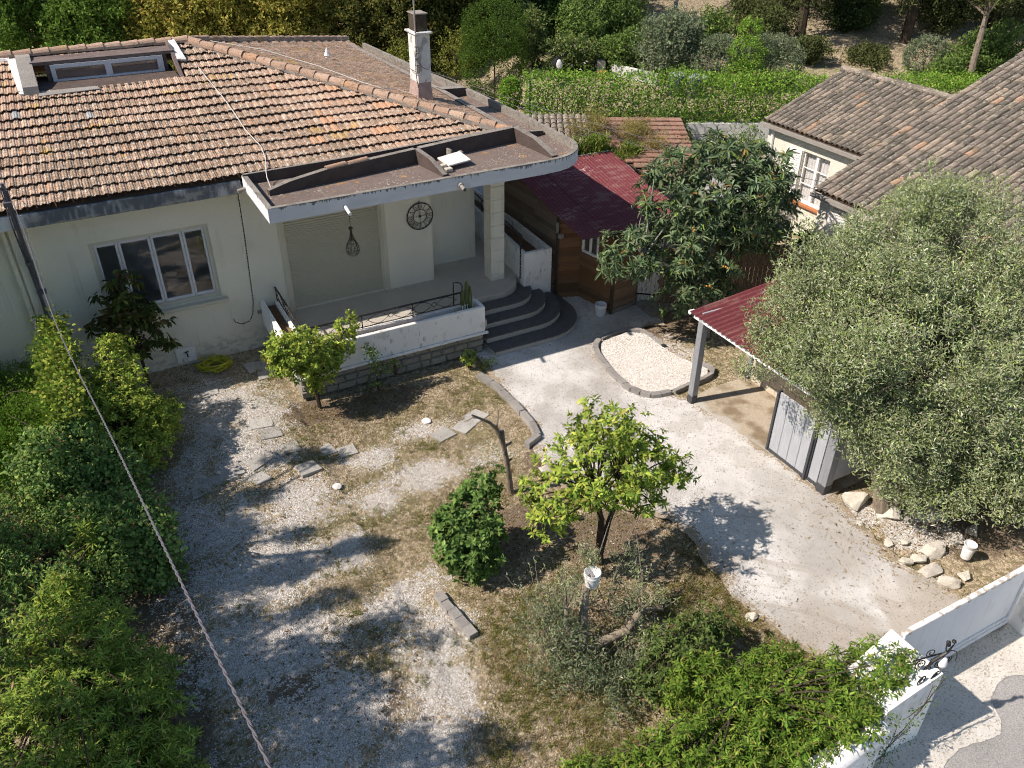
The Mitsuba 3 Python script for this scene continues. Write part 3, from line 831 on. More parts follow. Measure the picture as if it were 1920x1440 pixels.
# right-hand planter wall by the steps
part('side_planter', cat([hexa([(9.78, 17.42, 0), (10.62, 17.42, 0), (10.62, 17.52, 0), (9.78, 17.52, 0), (9.78, 17.42, 1.60), (10.62, 17.42, 1.60), (10.62, 17.52, 1.60), (9.78, 17.52, 1.60)]),
     hexa([(9.78, 17.525, 0), (9.88, 17.525, 0), (10.30, 23.0, 0), (10.20, 23.0, 0), (9.78, 17.525, 1.60), (9.88, 17.525, 1.60), (10.30, 23, 1.60), (10.20, 23.0, 1.60)]),
     hexa([(10.52, 17.525, 0), (10.62, 17.525, 0), (10.80, 23, 0), (10.72, 23, 0), (10.52, 17.525, 1.60), (10.62, 17.525, 1.6), (10.80, 23, 1.6), (10.72, 23, 1.6)])]), 'm_white_render')
part('side_planter__soil', hexa([(9.885, 17.53, 0.9), (10.515, 17.53, 0.9), (10.71, 23, 0.9), (10.30, 23, 0.9), (9.885, 17.53, 1.32), (10.515, 17.53, 1.32), (10.71, 23, 1.32), (10.30, 23, 1.32)]), 'm_soil')

# wrought iron railings
def railing(name, a, b, top, bot, motifs, end_h=None):
    a, b = np.array(a, float), np.array(b, float); L = np.linalg.norm(b - a); d = (b - a) / L
    at = lambda s, z: (a[0] + d[0] * s, a[1] + d[1] * s, z)
    k = part(name, tube([at(0, top), at(L, top)], 0.022, 6), 'm_iron')
    part(name + '__bar', tube([at(0, bot), at(L, bot)], 0.012, 5), 'm_iron')
    for s in np.linspace(0.02, L - 0.02, max(2, int(L / 1.2) + 1)):
        part(name + '__post', tube([at(s, bot - 0.12), at(s, top)], 0.013, 5), 'm_iron')
    for s in motifs:
        m = (top + bot) / 2; t = np.linspace(0, 2 * math.pi, 15)
        ring = tube([at(s + 0.055 * math.cos(q), m + 0.055 * math.sin(q)) for q in t], 0.008, 4)
        sides = []
        for sg in (-1, 1):
            sides.append(tube([at(s + sg * (0.06 + 0.55 * u), (m + (top - bot) * 0.45 * math.sin(u * 3.4) * (1 - 0.2 * u))) for u in np.linspace(0, 1, 12)], 0.008, 4))
            sides.append(tube([at(s + sg * (0.06 + 0.5 * u), (m - (top - bot) * 0.45 * math.sin(u * 3.1))) for u in np.linspace(0, 1, 12)], 0.008, 4))
        part(name + '__scroll', cat([ring] + sides), 'm_iron')
    return k


railing('railing', (3.62, 16.30), (7.42, 16.30), 1.54, 1.24, (4.3 - 3.62, 5.6 - 3.62, 6.7 - 3.62))
part('railing__end_loop', tube(bez((7.42, 16.30, 1.54), (7.62, 16.5, 1.72), (7.42, 16.75, 1.60), 8).tolist() + [(7.40, 16.75, 0.82)], 0.016, 5), 'm_iron')
railing('railing', (3.51, 16.40), (3.51, 18.60), 1.56, 1.28, (0.6, 1.5))
railing('railing', (9.86, 17.7), (10.22, 22.0), 1.98, 1.72, (1.0, 2.4))
part('railing__end_loop', tube([(9.76, 17.6, 0.82), (9.76, 17.6, 1.9), (9.80, 17.66, 2.0), (9.86, 17.8, 1.98)], 0.016, 5), 'm_iron')
# fallen white balustrade bits on the planter end
for k in range(7):
    t = k / 6
    x, y = 7.30 + 0.42 * t, 15.98 + 0.25 * t * t
    part('planter__picket', cat([tube([(x, y, 1.10), (x, y, 1.33)], 0.014, 5), lathe([(0.0, 0.0), (0.018, 0.008), (0.02, 0.02), (0.0, 0.036)], 6, (x, y, 1.33))]), 'm_white_render')

# ---------------------------------------------------------------- tiled roof of the main house
S = 0.252; ZE = 4.56; YE = 18.12; XE = 9.72; YR = 24.40; RZ = ZE + S * (YR - YE); TH = YR - YE
nrm = unit(np.array([0, -S, 1.0])); slope = unit(np.array([0, 1.0, S]))
xl = XE - TH
# boarding below the tiles
dz = -0.07
zf = lambda y: ZE + S * (y - YE) + dz
fr_ = Polygon([(-9, YE), (XE, YE), (xl, YR), (-9, YR)]).difference(sbox(-0.30, 22.50, 2.86, 24.32))
fv, ff = sheet(fr_, 0.0); fv[:, 2] = zf(fv[:, 1])
und = cat([(fv, ff), (np.array([[XE, YE, ZE], [xl, YR, RZ], [-9, YR, RZ], [XE, YR + TH, ZE], [-9, YR + TH, ZE]]) + [0, 0, dz], np.array([[0, 3, 1], [2, 1, 3], [2, 3, 4]]))])
roof = part('roof', und, 'm_roof_under')

TP = np.array([(0.0, 0.0), (0.02, 0.003), (0.036, 0.019), (0.05, 0.024), (0.072, 0.018), (0.094, 0.024), (0.11, 0.019), (0.126, 0.004), (0.145, 0.007), (0.162, 0.0)])
PITCHROW, TW = 0.385, 0.165


def tile_mesh(o, du, dv, dn, length, w=1.0):
    """one interlocking tile: o lower left corner, du across, dv up the slope, dn out of the roof"""
    k = len(TP)
    low = o + np.outer(TP[:, 0] * w, du) + np.outer(TP[:, 1] * 1.2 + 0.051, dn)
    hi = low + dv * length - dn * 0.057
    lip = low - dn * 0.014
    back = lip + dv * 0.11 - dn * 0.012
    v = np.vstack([low, hi, lip, back])
    f = []
    for i in range(k - 1):
        f += [[i, i + 1, k + i + 1], [i, k + i + 1, k + i], [2 * k + i, 2 * k + i + 1, i + 1], [2 * k + i, i + 1, i], [3 * k + i, 3 * k + i + 1, 2 * k + i + 1], [3 * k + i, 2 * k + i + 1, 2 * k + i]]
    return v, np.array(f)


def weather(x, y):
    p = np.array([x, y, 0.0])
    return float(np.clip(0.35 + 0.75 * (meshkit.fbm(p * 0.55, 3, 11) - 0.42) + 0.30 * np.clip((21.8 - y) / 3.5, -0.4, 1) + 0.20 * (abs(x - 2.6) < 3.2), 0, 1))


r3 = np.random.default_rng(12)
tiles = []
nrow = int(math.ceil(TH / math.cos(math.atan(S)) / PITCHROW))
ORANGE = {(5.6, 19.6), (7.3, 20.1), (5.0, 18.95), (6.6, 19.0), (6.85, 19.0), (4.8, 21.7), (7.0, 20.2), (6.2, 21.4)}
for rw in range(nrow):
    base = np.array([0, YE, ZE]) + slope * rw * PITCHROW
    y = base[1] + 0.15
    xmax = XE - (y - YE) - 0.10
    x = -5.6 + r3.normal() * 0.012
    while x < xmax - 0.06:
        w = min(1.0, (xmax + 0.12 - x) / TW)
        if 22.42 < y < 24.2 and -0.62 < x + 0.1 < 2.95:
            x += TW; continue
        j = r3.normal(0, 1, 3)
        o = base + np.array([x, 0, 0]) + slope * (j[0] * 0.008 - (0.05 if r3.random() < 0.012 else 0)) + nrm * abs(j[1]) * 0.005 + np.array([0, 0, -0.02 * math.sin(x * 0.9 + rw * 0.35) ** 2])
        du = unit(np.array([1.0, 0.004 * j[2], 0.004 * j[2] * S]))
        rnd = r3.random()
        if any(abs(x - a) < 0.16 and abs(y - b) < 0.25 for a, b in ORANGE):
            rnd = 0.02
        wt = weather(x, y)
        wt = 0.08 if rnd == 0.02 else wt
        dist = np.linalg.norm(o - CAM)
        tiles.append((dist if x > -1.9 else 99, tile_mesh(o, du, slope, nrm, PITCHROW + 0.05, w), (0.997 if r3.random() < 0.002 else rnd * 0.97, wt)))
        x += TW
tiles.sort(key=lambda t: t[0])
for d, m, c in tiles[:300]:
    part('roof__tile', m, 'm_roof_tile', smooth=False, uv=np.tile([c], (len(m[0]), 1)))
rest = tiles[300:]
# the slope on the right, seen at a grazing angle: tiles of the same kind, joined
dvR = unit(np.array([-1.0, 0, S])); dnR = unit(np.array([S, 0, 1.0])); duR = np.array([0, 1.0, 0])
for rw in range(nrow):
    b0 = np.array([XE, 0, ZE]) + dvR * rw * PITCHROW
    run = XE - b0[0] + 0.15
    y = YE + run - 0.05
    while y < YR + TH - run:
        o = b0 + np.array([0, y, 0]) + dnR * abs(r3.normal()) * 0.006 + dvR * r3.normal() * 0.008
        rest.append((0, tile_mesh(o, duR, dvR, dnR, PITCHROW + 0.05), (r3.random() * 0.5, 0.45 + 0.4 * r3.random())))
        y += TW
mv, mf = cat([m for _, m, _ in rest])
part('roof__tile_field', (mv, mf), 'm_roof_tile', uv=np.vstack([np.tile([c], (len(m[0]), 1)) for _, m, c in rest]), kind='stuff')


def ridge_tile(a, b, r0=0.12, r1=0.105, n=8):
    """half-round ridge tile from a to b, the end at b slightly narrower"""
    a, b = np.array(a, float), np.array(b, float); t = unit(b - a); s = unit(np.cross(t, (0, 0, 1))); u = np.cross(s, t)
    v = []
    for o, r in ((a, r0), (b, r1), (a, r0 - 0.018), (b, r1 - 0.018)):
        for q in np.linspace(-0.15, math.pi + 0.15, n):
            v.append(o + s * r * math.cos(q) + u * r * math.sin(q))
    f = []
    for i in range(n - 1):
        f += [[i, n + i + 1, i + 1], [i, n + i, n + i + 1], [i, i + 1, 2 * n + i + 1], [i, 2 * n + i + 1, 2 * n + i], [n + i, 3 * n + i + 1, n + i + 1], [n + i, 3 * n + i, 3 * n + i + 1]]
    return np.array(v), np.array(f)


def ridge_line(a, b, step, parent, name, m, r0=0.12, lift=0.03, wt=0.15):
    a, b = np.array(a, float), np.array(b, float); L = np.linalg.norm(b - a); n = max(1, int(round(L / step))); d = (b - a) / n
    for i in range(n):
        p, q2 = a + d * i, a + d * (i + 1.10)
        j = r3.normal(0, 0.006, 3)
        msh = ridge_tile(p + [0, 0, lift + 0.012] + j, q2 + [0, 0, lift - 0.004] + j, r0, r0 * 0.86)
        part(name, msh, m, parent=parent, smooth=40) if m not in ('m_roof_tile', 'm_canal_tile', 'm_red_flat_tile') else part(name, msh, m, parent=parent, uv=np.tile([[r3.random() * 0.9, wt + 0.2 * r3.random()]], (len(msh[0]), 1)), smooth=False)


ridge_line((XE + 0.02, YE - 0.0, ZE + 0.03), (xl, YR, RZ + 0.03), 0.42, roof, 'ridge_tile', 'm_roof_tile', 0.13)
ridge_line((xl, YR, RZ + 0.03), (-5.6, YR, RZ + 0.03), 0.42, roof, 'ridge_tile', 'm_roof_tile', 0.13)
ridge_line((XE, YR + TH, ZE + 0.03), (xl, YR, RZ + 0.03), 0.42, roof, 'ridge_tile', 'm_roof_tile', 0.13, wt=0.5)
# bedding mortar under the hip tiles
part('roof__mortar', tube([(XE - 0.02, YE + 0.0, ZE + 0.01), (xl, YR, RZ + 0.0)], 0.125, 8), 'm_old_concrete')
part('roof__mortar', tube([(-0.75, YR - 0.14, RZ - 0.0), (-2.5, YR - 0.14, RZ - 0.0)], 0.06, 6), 'm_white_render')
# vent cone
part('roof__vent', lathe([(0.0, 0.34), (0.10, 0.10), (0.06, 0.10), (0.06, -0.05), (0.16, -0.06)], 10, (7.45, 25.45, 5.17)), 'm_pvc')

# dormer window under the ridge
zr = lambda y: ZE + S * (y - YE)
DY = 23.62
d0 = part('dormer', upright_x([(22.52, zr(22.52) - 0.03), (24.3, zr(22.52) - 0.03), (24.3, zr(22.52) + 0.02), (22.52, zr(22.52) + 0.02)], -0.30, 2.85), 'm_bitumen_shade')
part('dormer__lintel', cat([box(-0.35, 2.95, DY - 0.02, 24.35, 6.085, 6.16), box(-0.05, 2.75, DY + 0.05, DY + 0.12, 5.60, 6.085)]), 'm_lintel')
cheekp = [(22.45, zr(22.45) + 0.02), (24.35, zr(24.35)), (24.35, RZ + 0.10), (24.0, RZ + 0.09), (22.50, zr(22.5) + 0.20)]
part('dormer__cheek', upright_x(cheekp, -0.62, -0.30), 'm_zinc')
part('dormer__cheek', upright_x([(22.55, zr(22.55) + 0.0), (24.35, zr(24.35)), (24.35, RZ + 0.10), (23.9, RZ + 0.09), (22.62, zr(22.62) + 0.03)], 2.86, 2.94), 'm_lintel')
part('dormer__flashing', hexa([(2.945, 23.3, zr(23.3) + 0.10), (3.16, 23.3, zr(23.3) + 0.08), (3.10, 24.4, RZ + 0.10), (2.945, 24.4, RZ + 0.10), (2.945, 23.3, zr(23.3) + 0.14), (3.16, 23.3, zr(23.3) + 0.12), (3.10, 24.4, RZ + 0.16), (2.945, 24.4, RZ + 0.16)]), 'm_white_render')
part('dormer__flashing', hexa([(-0.72, 22.5, zr(22.5) + 0.03), (-0.625, 22.5, zr(22.5) + 0.03), (-0.625, 24.2, zr(24.2) + 0.04), (-0.80, 24.2, zr(24.2) + 0.04), (-0.72, 22.5, zr(22.5) + 0.07), (-0.625, 22.5, zr(22.5) + 0.07), (-0.625, 24.2, zr(24.2) + 0.09), (-0.80, 24.2, zr(24.2) + 0.09)]), 'm_white_render')
part('dormer__flashing', hexa([(-0.35, 22.30, zr(22.3) + 0.06), (1.0, 22.36, zr(22.36) + 0.06), (0.9, 22.56, zr(22.56) + 0.02), (-0.3, 22.56, zr(22.56) + 0.02), (-0.35, 22.30, zr(22.3) + 0.075), (1.0, 22.36, zr(22.36) + 0.075), (0.9, 22.56, zr(22.56) + 0.05), (-0.3, 22.56, zr(22.56) + 0.05)]), 'm_zinc')
wx0, wx1, wz0, wz1 = 0.06, 2.64, 5.655, 6.075
part('dormer__window_frame', cat([box(wx0, wx1, DY - 0.05, DY + 0.04, wz0, wz0 + 0.075), box(wx0, wx1, DY - 0.05, DY + 0.04, wz1 - 0.085, wz1), box(wx0, wx0 + 0.10, DY - 0.05, DY + 0.04, wz0 + .075, wz1 - .085), box(wx1 - 0.14, wx1, DY - 0.05, DY + 0.04, wz0 + .075, wz1 - .085), box(1.27, 1.42, DY - 0.052, DY + 0.042, wz0 + .075, wz1 - .085)]), 'm_frame')
for a, b in ((wx0 + 0.1, 1.27), (1.42, wx1 - 0.14)):
    part('dormer__pane', (np.array([[a, DY, wz0 + .075], [b, DY, wz0 + .075], [b, DY, wz1 - .085], [a, DY, wz1 - .085]]), np.array([[0, 1, 2], [0, 2, 3]])), 'm_glass')

# chimney
ch = part('chimney', cat([hexa([(8.42, 20.86, 4.75), (8.86, 20.86, 4.75), (8.86, 21.56, 4.75), (8.42, 21.56, 4.75), (8.50, 20.98, 5.30), (8.86, 20.98, 5.30), (8.86, 21.52, 5.30), (8.50, 21.52, 5.30)]), ]), 'm_chimney_foot')
part('chimney__shaft', cbox(8.50, 8.88, 20.97, 21.53, 5.302, 6.50, 0.012), 'm_chimney')
part('chimney__cap', cbox(8.44, 8.94, 20.90, 21.60, 6.502, 6.55, 0.01), 'm_chimney')
part('chimney__flue', cbox(8.53, 8.85, 21.05, 21.50, 6.552, 6.95, 0.01), 'm_bark_dark')
part('chimney__flue_cap', cbox(8.50, 8.88, 21.02, 21.53, 6.952, 6.985, 0.01), 'm_old_concrete')
an = thing('antenna_mast', 'thin metal aerial mast strapped to the corner of the pale chimney', 'antenna')
put(an + '__pole', tube([(8.47, 20.93, 5.55), (8.47, 20.93, 8.4)], 0.022, 8), 'm_zinc')
put(an + '__clamp', cat([cbox(8.43, 8.52, 20.88, 20.96, z, z + 0.05, .008) for z in (5.75, 5.9, 6.05, 6.2)]), 'm_zinc')
put(an + '__wire', cat([tube(bez((8.47, 20.93, 6.2), (8.3, 20.8, 5.6), (8.52, 20.85, 4.9)), 0.012, 5), tube(bez((8.47, 20.93, 5.9), (8.7, 20.8, 5.5), (8.88, 20.95, 5.75)), 0.008, 4), tube(bez((8.44, 21.0, 5.6), (8.2, 20.9, 5.75), (8.45, 21.4, 5.6)), 0.008, 4)]), 'm_cable')

# ---------------------------------------------------------------- neighbour's house on the right
def oriented(f0, f1, r0, r1, z0, z1):
    return hexa([W(f0, r0, z0), W(f0, r1, z0), W(f1, r1, z0), W(f1, r0, z0), W(f0, r0, z1), W(f0, r1, z1), W(f1, r1, z1), W(f1, r0, z1)])


N = thing('neighbour_house', 'cream house on the right with weathered grey-brown canal tile roofs and white shutters', 'house')
NS = 0.385


def canal(o, dv, dn, ds, length, r0=0.095, r1=0.078, n=6):
    """barrel tile running up the slope, wider at its lower end; a closed dark mouth below"""
    v = []
    for s, r in ((0.0, r0), (length, r1)):
        for q in np.linspace(0.0, math.pi, n):
            v.append(o + dv * s + ds * r * math.cos(q) + dn * (r * math.sin(q) * 0.9))
    for q in np.linspace(0.0, math.pi, n):
        v.append(o + ds * (r0 - 0.016) * math.cos(q) + dn * ((r0 - 0.016) * math.sin(q) * 0.9))
    for q in np.linspace(0.0, math.pi, n):
        v.append(o + dv * 0.12 + ds * (r0 - 0.016) * math.cos(q) + dn * ((r0 - 0.016) * math.sin(q) * 0.9))
    f = []
    for i in range(n - 1):
        f += [[i, n + i + 1, i + 1], [i, n + i, n + i + 1], [i, i + 1, 2 * n + i + 1], [i, 2 * n + i + 1, 2 * n + i], [2 * n + i, 2 * n + i + 1, 3 * n + i + 1], [2 * n + i, 3 * n + i + 1, 3 * n + i]]
    return np.array(v), np.array(f)


def canal_roof(xe, ze, ridge_x, ya, yb, key):
    """slope rising towards +x from the eave at xe; columns from ya down to yb"""
    dv = unit(np.array([1.0, 0, NS])); dn = unit(np.array([-NS, 0, 1.0])); ds = np.array([0, -1.0, 0])
    rise = NS * (ridge_x - xe)
    u = np.array([[xe, ya, ze], [xe, yb, ze], [ridge_x, yb, ze + rise], [ridge_x, ya, ze + rise]]) - [0, 0, 0.02]
    L = (ridge_x - xe) / dv[0]
    out = []
    ncol = int(round((ya - yb) / 0.2))
    for c in range(ncol):
        y = ya - 0.1 - c * (ya - yb) / ncol
        off = r3.normal() * 0.02
        s = 0.0; tint = r3.normal() * 0.06
        while s < L - 0.1:
            j = r3.normal(0, 1, 3)
            o = np.array([xe - 0.05, y + j[0] * 0.006, ze]) + dv * (s + off * (s > 0)) + dn * (0.018 + abs(j[1]) * 0.005)
            d2 = unit(dv + ds * j[2] * 0.012 + dn * (-0.035))
            out.append((np.linalg.norm(o - CAM), canal(o + dn * 0.03, d2, dn, ds, min(0.44, L - s + 0.05)), (float(np.clip(r3.random() + tint, 0, 1)), 0)))
            s += 0.36
    return u, out


ua, ta = canal_roof(19.95, 3.15, 23.1, 19.85, 14.4, 'a')
ub, tb = canal_roof(16.70, 3.15, 25.6, 14.45, 4.0, 'b')
nroof = put(N + '__roof', cat([(ua, np.array([[0, 1, 2], [0, 2, 3]])), (ub, np.array([[0, 1, 2], [0, 2, 3]])), (ua * [-1, 1, 1] + [46.2, 0, 0], np.array([[0, 2, 1], [0, 3, 2]])), (ub * [-1, 1, 1] + [51.2, 0, 0], np.array([[0, 2, 1], [0, 3, 2]]))]), 'm_roof_under')
allt = sorted(ta + tb, key=lambda t: t[0] + (8 if t[1][0][0, 1] < 8.2 else 0))
for d, m, c in allt[:300]:
    put(nroof + '__tile', m, 'm_canal_tile', False, uv=np.tile([c], (len(m[0]), 1)))
mv, mf = cat([m for _, m, _ in allt[300:]])
lab(put(nroof + '__tile_field', (mv, mf), 'm_canal_tile', False, uv=np.vstack([np.tile([c], (len(m[0]), 1)) for _, m, c in allt[300:]])), kind='stuff')
ridge_line((23.1, 19.9, 3.15 + NS * 3.15), (23.1, 14.5, 3.15 + NS * 3.15), 0.4, nroof, 'ridge_tile', 'm_canal_tile', 0.13, 0.05)
ridge_line((25.6, 14.5, 3.15 + NS * 8.9), (25.6, 4, 3.15 + NS * 8.9), 0.4, nroof, 'ridge_tile', 'm_canal_tile', 0.13, 0.05)
put(N + '__gutter', cat([box(19.80, 19.92, 14.5, 19.9, 3.02, 3.12), box(16.55, 16.67, 4.0, 14.45, 3.02, 3.12)]), 'm_zinc')
wA = Polygon([(14.3, 0), (19.6, 0), (19.6, 3.14), (14.3, 3.14)]).difference(sbox(17.05, 1.05, 18.15, 2.62))
wB = Polygon([(4.2, 0), (14.3, 0), (14.3, 3.14), (4.2, 3.14)]).difference(sbox(12.55, 1.9, 13.4, 3.0)).difference(sbox(9.0, 1.0, 10.0, 2.6))
gA = Polygon([(20.12, 0), (26.0, 0), (26.0, 3.1), (23.1, 3.15 + NS * 3.1), (20.12, 3.14)])
gB = Polygon([(16.95, 0), (34.0, 0), (34, 3.1), (25.6, 3.1 + NS * 8.6), (16.95, 3.14)])
put(N + '__wall', cat([upright_x(wA, 20.12, 20.36), upright_x(wB, 16.95, 17.2), upright(gA, 19.604, 19.75), upright(gB, 14.305, 14.42)]), 'm_house_cream')


def shutter(parent, x, y, z0, z1, w, ang, label=None):
    """louvred leaf hinged at (x, y), turned by ang (degrees from -y)"""
    a = math.radians(ang); d = np.array([math.sin(a), -math.cos(a), 0.0]); n = np.array([d[1], -d[0], 0])
    o = np.array([x, y, 0.0])
    q = lambda s0, s1, a0, a1, t: hexa([o + d * s0 - n * t + [0, 0, a0], o + d * s1 - n * t + [0, 0, a0], o + d * s1 + n * t + [0, 0, a0], o + d * s0 + n * t + [0, 0, a0], o + d * s0 - n * t + [0, 0, a1], o + d * s1 - n * t + [0, 0, a1], o + d * s1 + n * t + [0, 0, a1], o + d * s0 + n * t + [0, 0, a1]])
    k = put(parent + '__shutter', cat([q(0, 0.06, z0, z1, .018), q(w - 0.06, w, z0, z1, .018), q(0.062, w - 0.062, z0, z0 + 0.09, .017), q(0.062, w - 0.062, z1 - 0.09, z1, .017)]), 'm_white_paint')
    ns = max(4, int((z1 - z0 - 0.2) / 0.075))
    sl = [q(0.062, w - 0.062, z0 + 0.10 + i * 0.075, z0 + 0.10 + i * 0.075 + 0.055, .012) for i in range(ns)]
    lab(put(k + '__slat', cat(sl), 'm_white_paint'), kind='stuff')
    return k


def nwindow(x, y0, y1, z0, z1):
    m = (y0 + y1) / 2; w = 0.05
    k = put(N + '__window', cat([box(x, x + .06, y0, y0 + w, z0, z1), box(x, x + .06, y1 - w, y1, z0, z1), box(x, x + .06, y0 + w, y1 - w, z0, z0 + w), box(x, x + .06, y0 + w, y1 - w, z1 - w, z1), box(x - .004, x + .055, m - w, m + w, z0 + w, z1 - w)]), 'm_white_paint')
    h = (z1 - z0)
    puts(k + '__glazing_bar', ([box(x + .01, x + .04, y0 + w, m - w, z0 + h * f_ - .012, z0 + h * f_ + .012) for f_ in (0.36, 0.68)] + [box(x + .01, x + .04, m + w, y1 - w, z0 + h * f_ - .012, z0 + h * f_ + .012) for f_ in (0.36, 0.68)]), 'm_white_paint')
    for a, b in ((y0 + w, m - w), (m + w, y1 - w)):
        put(k + '__pane', (np.array([[x + .03, a, z0 + w], [x + .03, b, z0 + w], [x + .03, b, z1 - w], [x + .03, a, z1 - w]]), np.array([[0, 2, 1], [0, 3, 2]])), 'm_glass')
    t = np.linspace(y0, y1, 40)
    cv = np.vstack([np.c_[x + .14 + .02 * np.sin(t * 50), t, np.full(40, z0)], np.c_[x + .14 + .02 * np.sin(t * 50), t, np.full(40, z1)]])
    put(k + '__curtain', (cv, np.vstack([[[i, i + 1, 41 + i], [i, 41 + i, 40 + i]] for i in range(39)])), 'm_curtain', True)


nwindow(20.20, 17.05, 18.15, 1.05, 2.62)
nwindow(17.03, 12.55, 13.40, 1.90, 3.0)
put(N + '__window_sill', cbox(20.0, 20.2, 16.95, 18.25, 0.96, 1.045, .01), 'm_terracotta')
shutter(N, 20.09, 18.17, 1.05, 2.62, 0.58, 184)
shutter(N, 16.93, 13.42, 1.85, 2.98, 0.50, 200)
shutter(N, 16.93, 12.53, 1.85, 2.98, 0.48, -40)
put(N + '__room', cat([q_ for x0, y0, y1, z0, z1 in ((20.37, 16.2, 19.0, .6, 3.0), (17.21, 11.8, 14.2, 1.3, 3.09)) for q_ in (box(x0 + 1.6, x0 + 1.65, y0, y1, z0, z1), box(x0, x0 + 1.6, y0, y1, z0 - .04, z0), box(x0, x0 + 1.6, y0, y1, z1, z1 + .04), box(x0, x0 + 1.6, y0 - .04, y0, z0, z1), box(x0, x0 + 1.6, y1, y1 + .04, z0, z1))]), 'm_room')
put(N + '__rain_pipe', tube([(20.07, 19.5, 3.0), (20.07, 19.5, 0)], 0.05, 8), 'm_white_paint', smooth=40)

# ---------------------------------------------------------------- board shed with the wine-red roof
SH = thing('wooden_shed', 'brown board shed with a wine-red corrugated roof and an open white plank door', 'shed')
r4 = np.random.default_rng(21)


def board_wall(a, b, z0, z1a, z1b, thick, grey, hole=None, h=0.135):
    """horizontal boards from a to b (plan points), the top running from z1a to z1b; hole = (s0, s1, za, zb)"""
    a, b = np.array(a, float), np.array(b, float); L = np.linalg.norm(b - a); d = (b - a) / L; n = np.array([d[1], -d[0]])
    z = z0
    while z < max(z1a, z1b) - 0.03:
        zt = min(z + h - 0.008, max(z1a, z1b))
        spans = [(0, L)]
        if hole and z + h * 0.5 > hole[2] and z + h * 0.5 < hole[3]:
            spans = [(0, hole[0]), (hole[1], L)]
        for s0, s1 in spans:
            cut = [s0]
            if s1 - s0 > 1.6:
                cut.append(s0 + (s1 - s0) * r4.uniform(0.3, 0.7))
            cut.append(s1)
            for u0, u1 in zip(cut[:-1], cut[1:]):
                u0b, u1b = u0 + 0.003, u1 - 0.003
                ta, tb_ = (min(zt, z1a + (z1b - z1a) * u / L) for u in (u0b, u1b))
                if min(ta, tb_) < z + 0.02:
                    continue
                o = r4.uniform(0, 0.012); j = r4.normal(0, 0.003, 2)
                p = [(*(a + d * u0b + n * (0.016 + o)), z + j[0]), (*(a + d * u1b + n * (0.016 + o)), z + j[1]), (*(a + d * u1b - n * thick), z + j[1]), (*(a + d * u0b - n * thick), z + j[0]),
                     (*(a + d * u0b + n * o), ta), (*(a + d * u1b + n * o), tb_), (*(a + d * u1b - n * thick), tb_), (*(a + d * u0b - n * thick), ta)]
                m = hexa(p)
                put(SH + '__plank', m, 'm_plank', uv=np.tile([[r4.random(), float(np.clip(grey + r4.normal() * 0.12, 0, 1))]], (8, 1)))
        z += h


ss = lambda y: 2.30 + 0.17 * (y - 15.9)   # underside of the roof
board_wall((10.68, 20.6), (10.83, 17.50), 0.9, ss(20.2), ss(17.5), 0.03, 0.75)
board_wall((10.83, 17.50), (11.45, 17.30), 0.05, ss(17.5), ss(17.3), 0.03, 0.08)
board_wall((11.45, 17.30), (11.70, 16.05), 0.05, ss(17.3), ss(16.05), 0.03, 0.05, hole=(0.06, 0.68, 1.42, 2.05))
board_wall((11.70, 16.05), (12.58, 16.18), 0.14, ss(16.05), ss(16.18), 0.03, 0.5)
puts(SH + '__corner_post', [beam((11.69, 16.03, 0.0), (11.69, 16.03, ss(16.03)), 0.07, 0.07), beam((10.82, 17.47, 0.0), (10.82, 17.47, ss(17.4)), 0.06, 0.06)], 'm_bark_dark')
put(SH + '__sill', hexa([(11.68, 16.0, 0), (12.6, 16.14, 0), (12.6, 16.3, 0), (11.68, 16.16, 0), (11.68, 16.0, 0.125), (12.6, 16.14, 0.125), (12.6, 16.3, 0.125), (11.68, 16.16, 0.125)]), 'm_old_concrete')
put(SH + '__lining', box(12.6, 13.95, 16.7, 16.8, 0, 2.3), 'm_room')
wk = put(SH + '__window', cat([beam((11.44 + .2 * s_ * .0 + 0.197 * s_, 17.28 - 0.98 * s_, z0), (11.44 + 0.197 * t_, 17.28 - 0.98 * t_, z1), .05, .06) for s_, z0, t_, z1 in ((0.08, 1.45, 0.66, 1.45), (0.08, 2.03, 0.66, 2.03), (0.09, 1.45, 0.09, 2.03), (0.65, 1.45, 0.65, 2.03), (0.37, 1.45, 0.37, 2.03))]), 'm_white_paint')
put(wk + '__pane', (np.array([[11.475, 17.20, 1.45], [11.57, 16.66, 1.45], [11.57, 16.66, 2.03], [11.475, 17.20, 2.03]]), np.array([[0, 1, 2], [0, 2, 3]])), 'm_glass')
put(SH + '__wall_lamp', cat([cbox(10.74, 10.80, 17.38, 17.46, 2.0, 2.3, .01), cbox(10.76, 10.9, 17.28, 17.40, 1.86, 2.0, .02)]), 'm_zinc')
# corrugated sheet
def corrugated(corner, du, dv, lu, lv, pitch, amp, key, m, sag=0.0):
    """waves across du (length lu), running straight along dv (length lv)"""
    n = int(lu / pitch * 8); u = np.linspace(0, lu, n + 1); vs = np.linspace(0, lv, 12)
    du, dv = np.array(du, float), np.array(dv, float); nn = unit(np.cross(du, dv)); nn = nn if nn[2] > 0 else -nn
    w = amp * np.sin(u / pitch * 2 * np.pi)
    V = np.array(corner, float) + u[:, None, None] * du + vs[None, :, None] * dv + (w[:, None, None] - sag * np.sin(vs / lv * np.pi)[None, :, None]) * nn
    k = len(vs); i, j = np.meshgrid(np.arange(n), np.arange(k - 1), indexing='ij'); q_ = i * k + j
    f = np.vstack([np.stack([q_, q_ + k, q_ + k + 1], -1).reshape(-1, 3), np.stack([q_, q_ + k + 1, q_ + 1], -1).reshape(-1, 3)])
    V = V.reshape(-1, 3)
    return put(key, cat([(V, f), (V - nn * 0.004, f[:, ::-1])]), m, smooth=True)


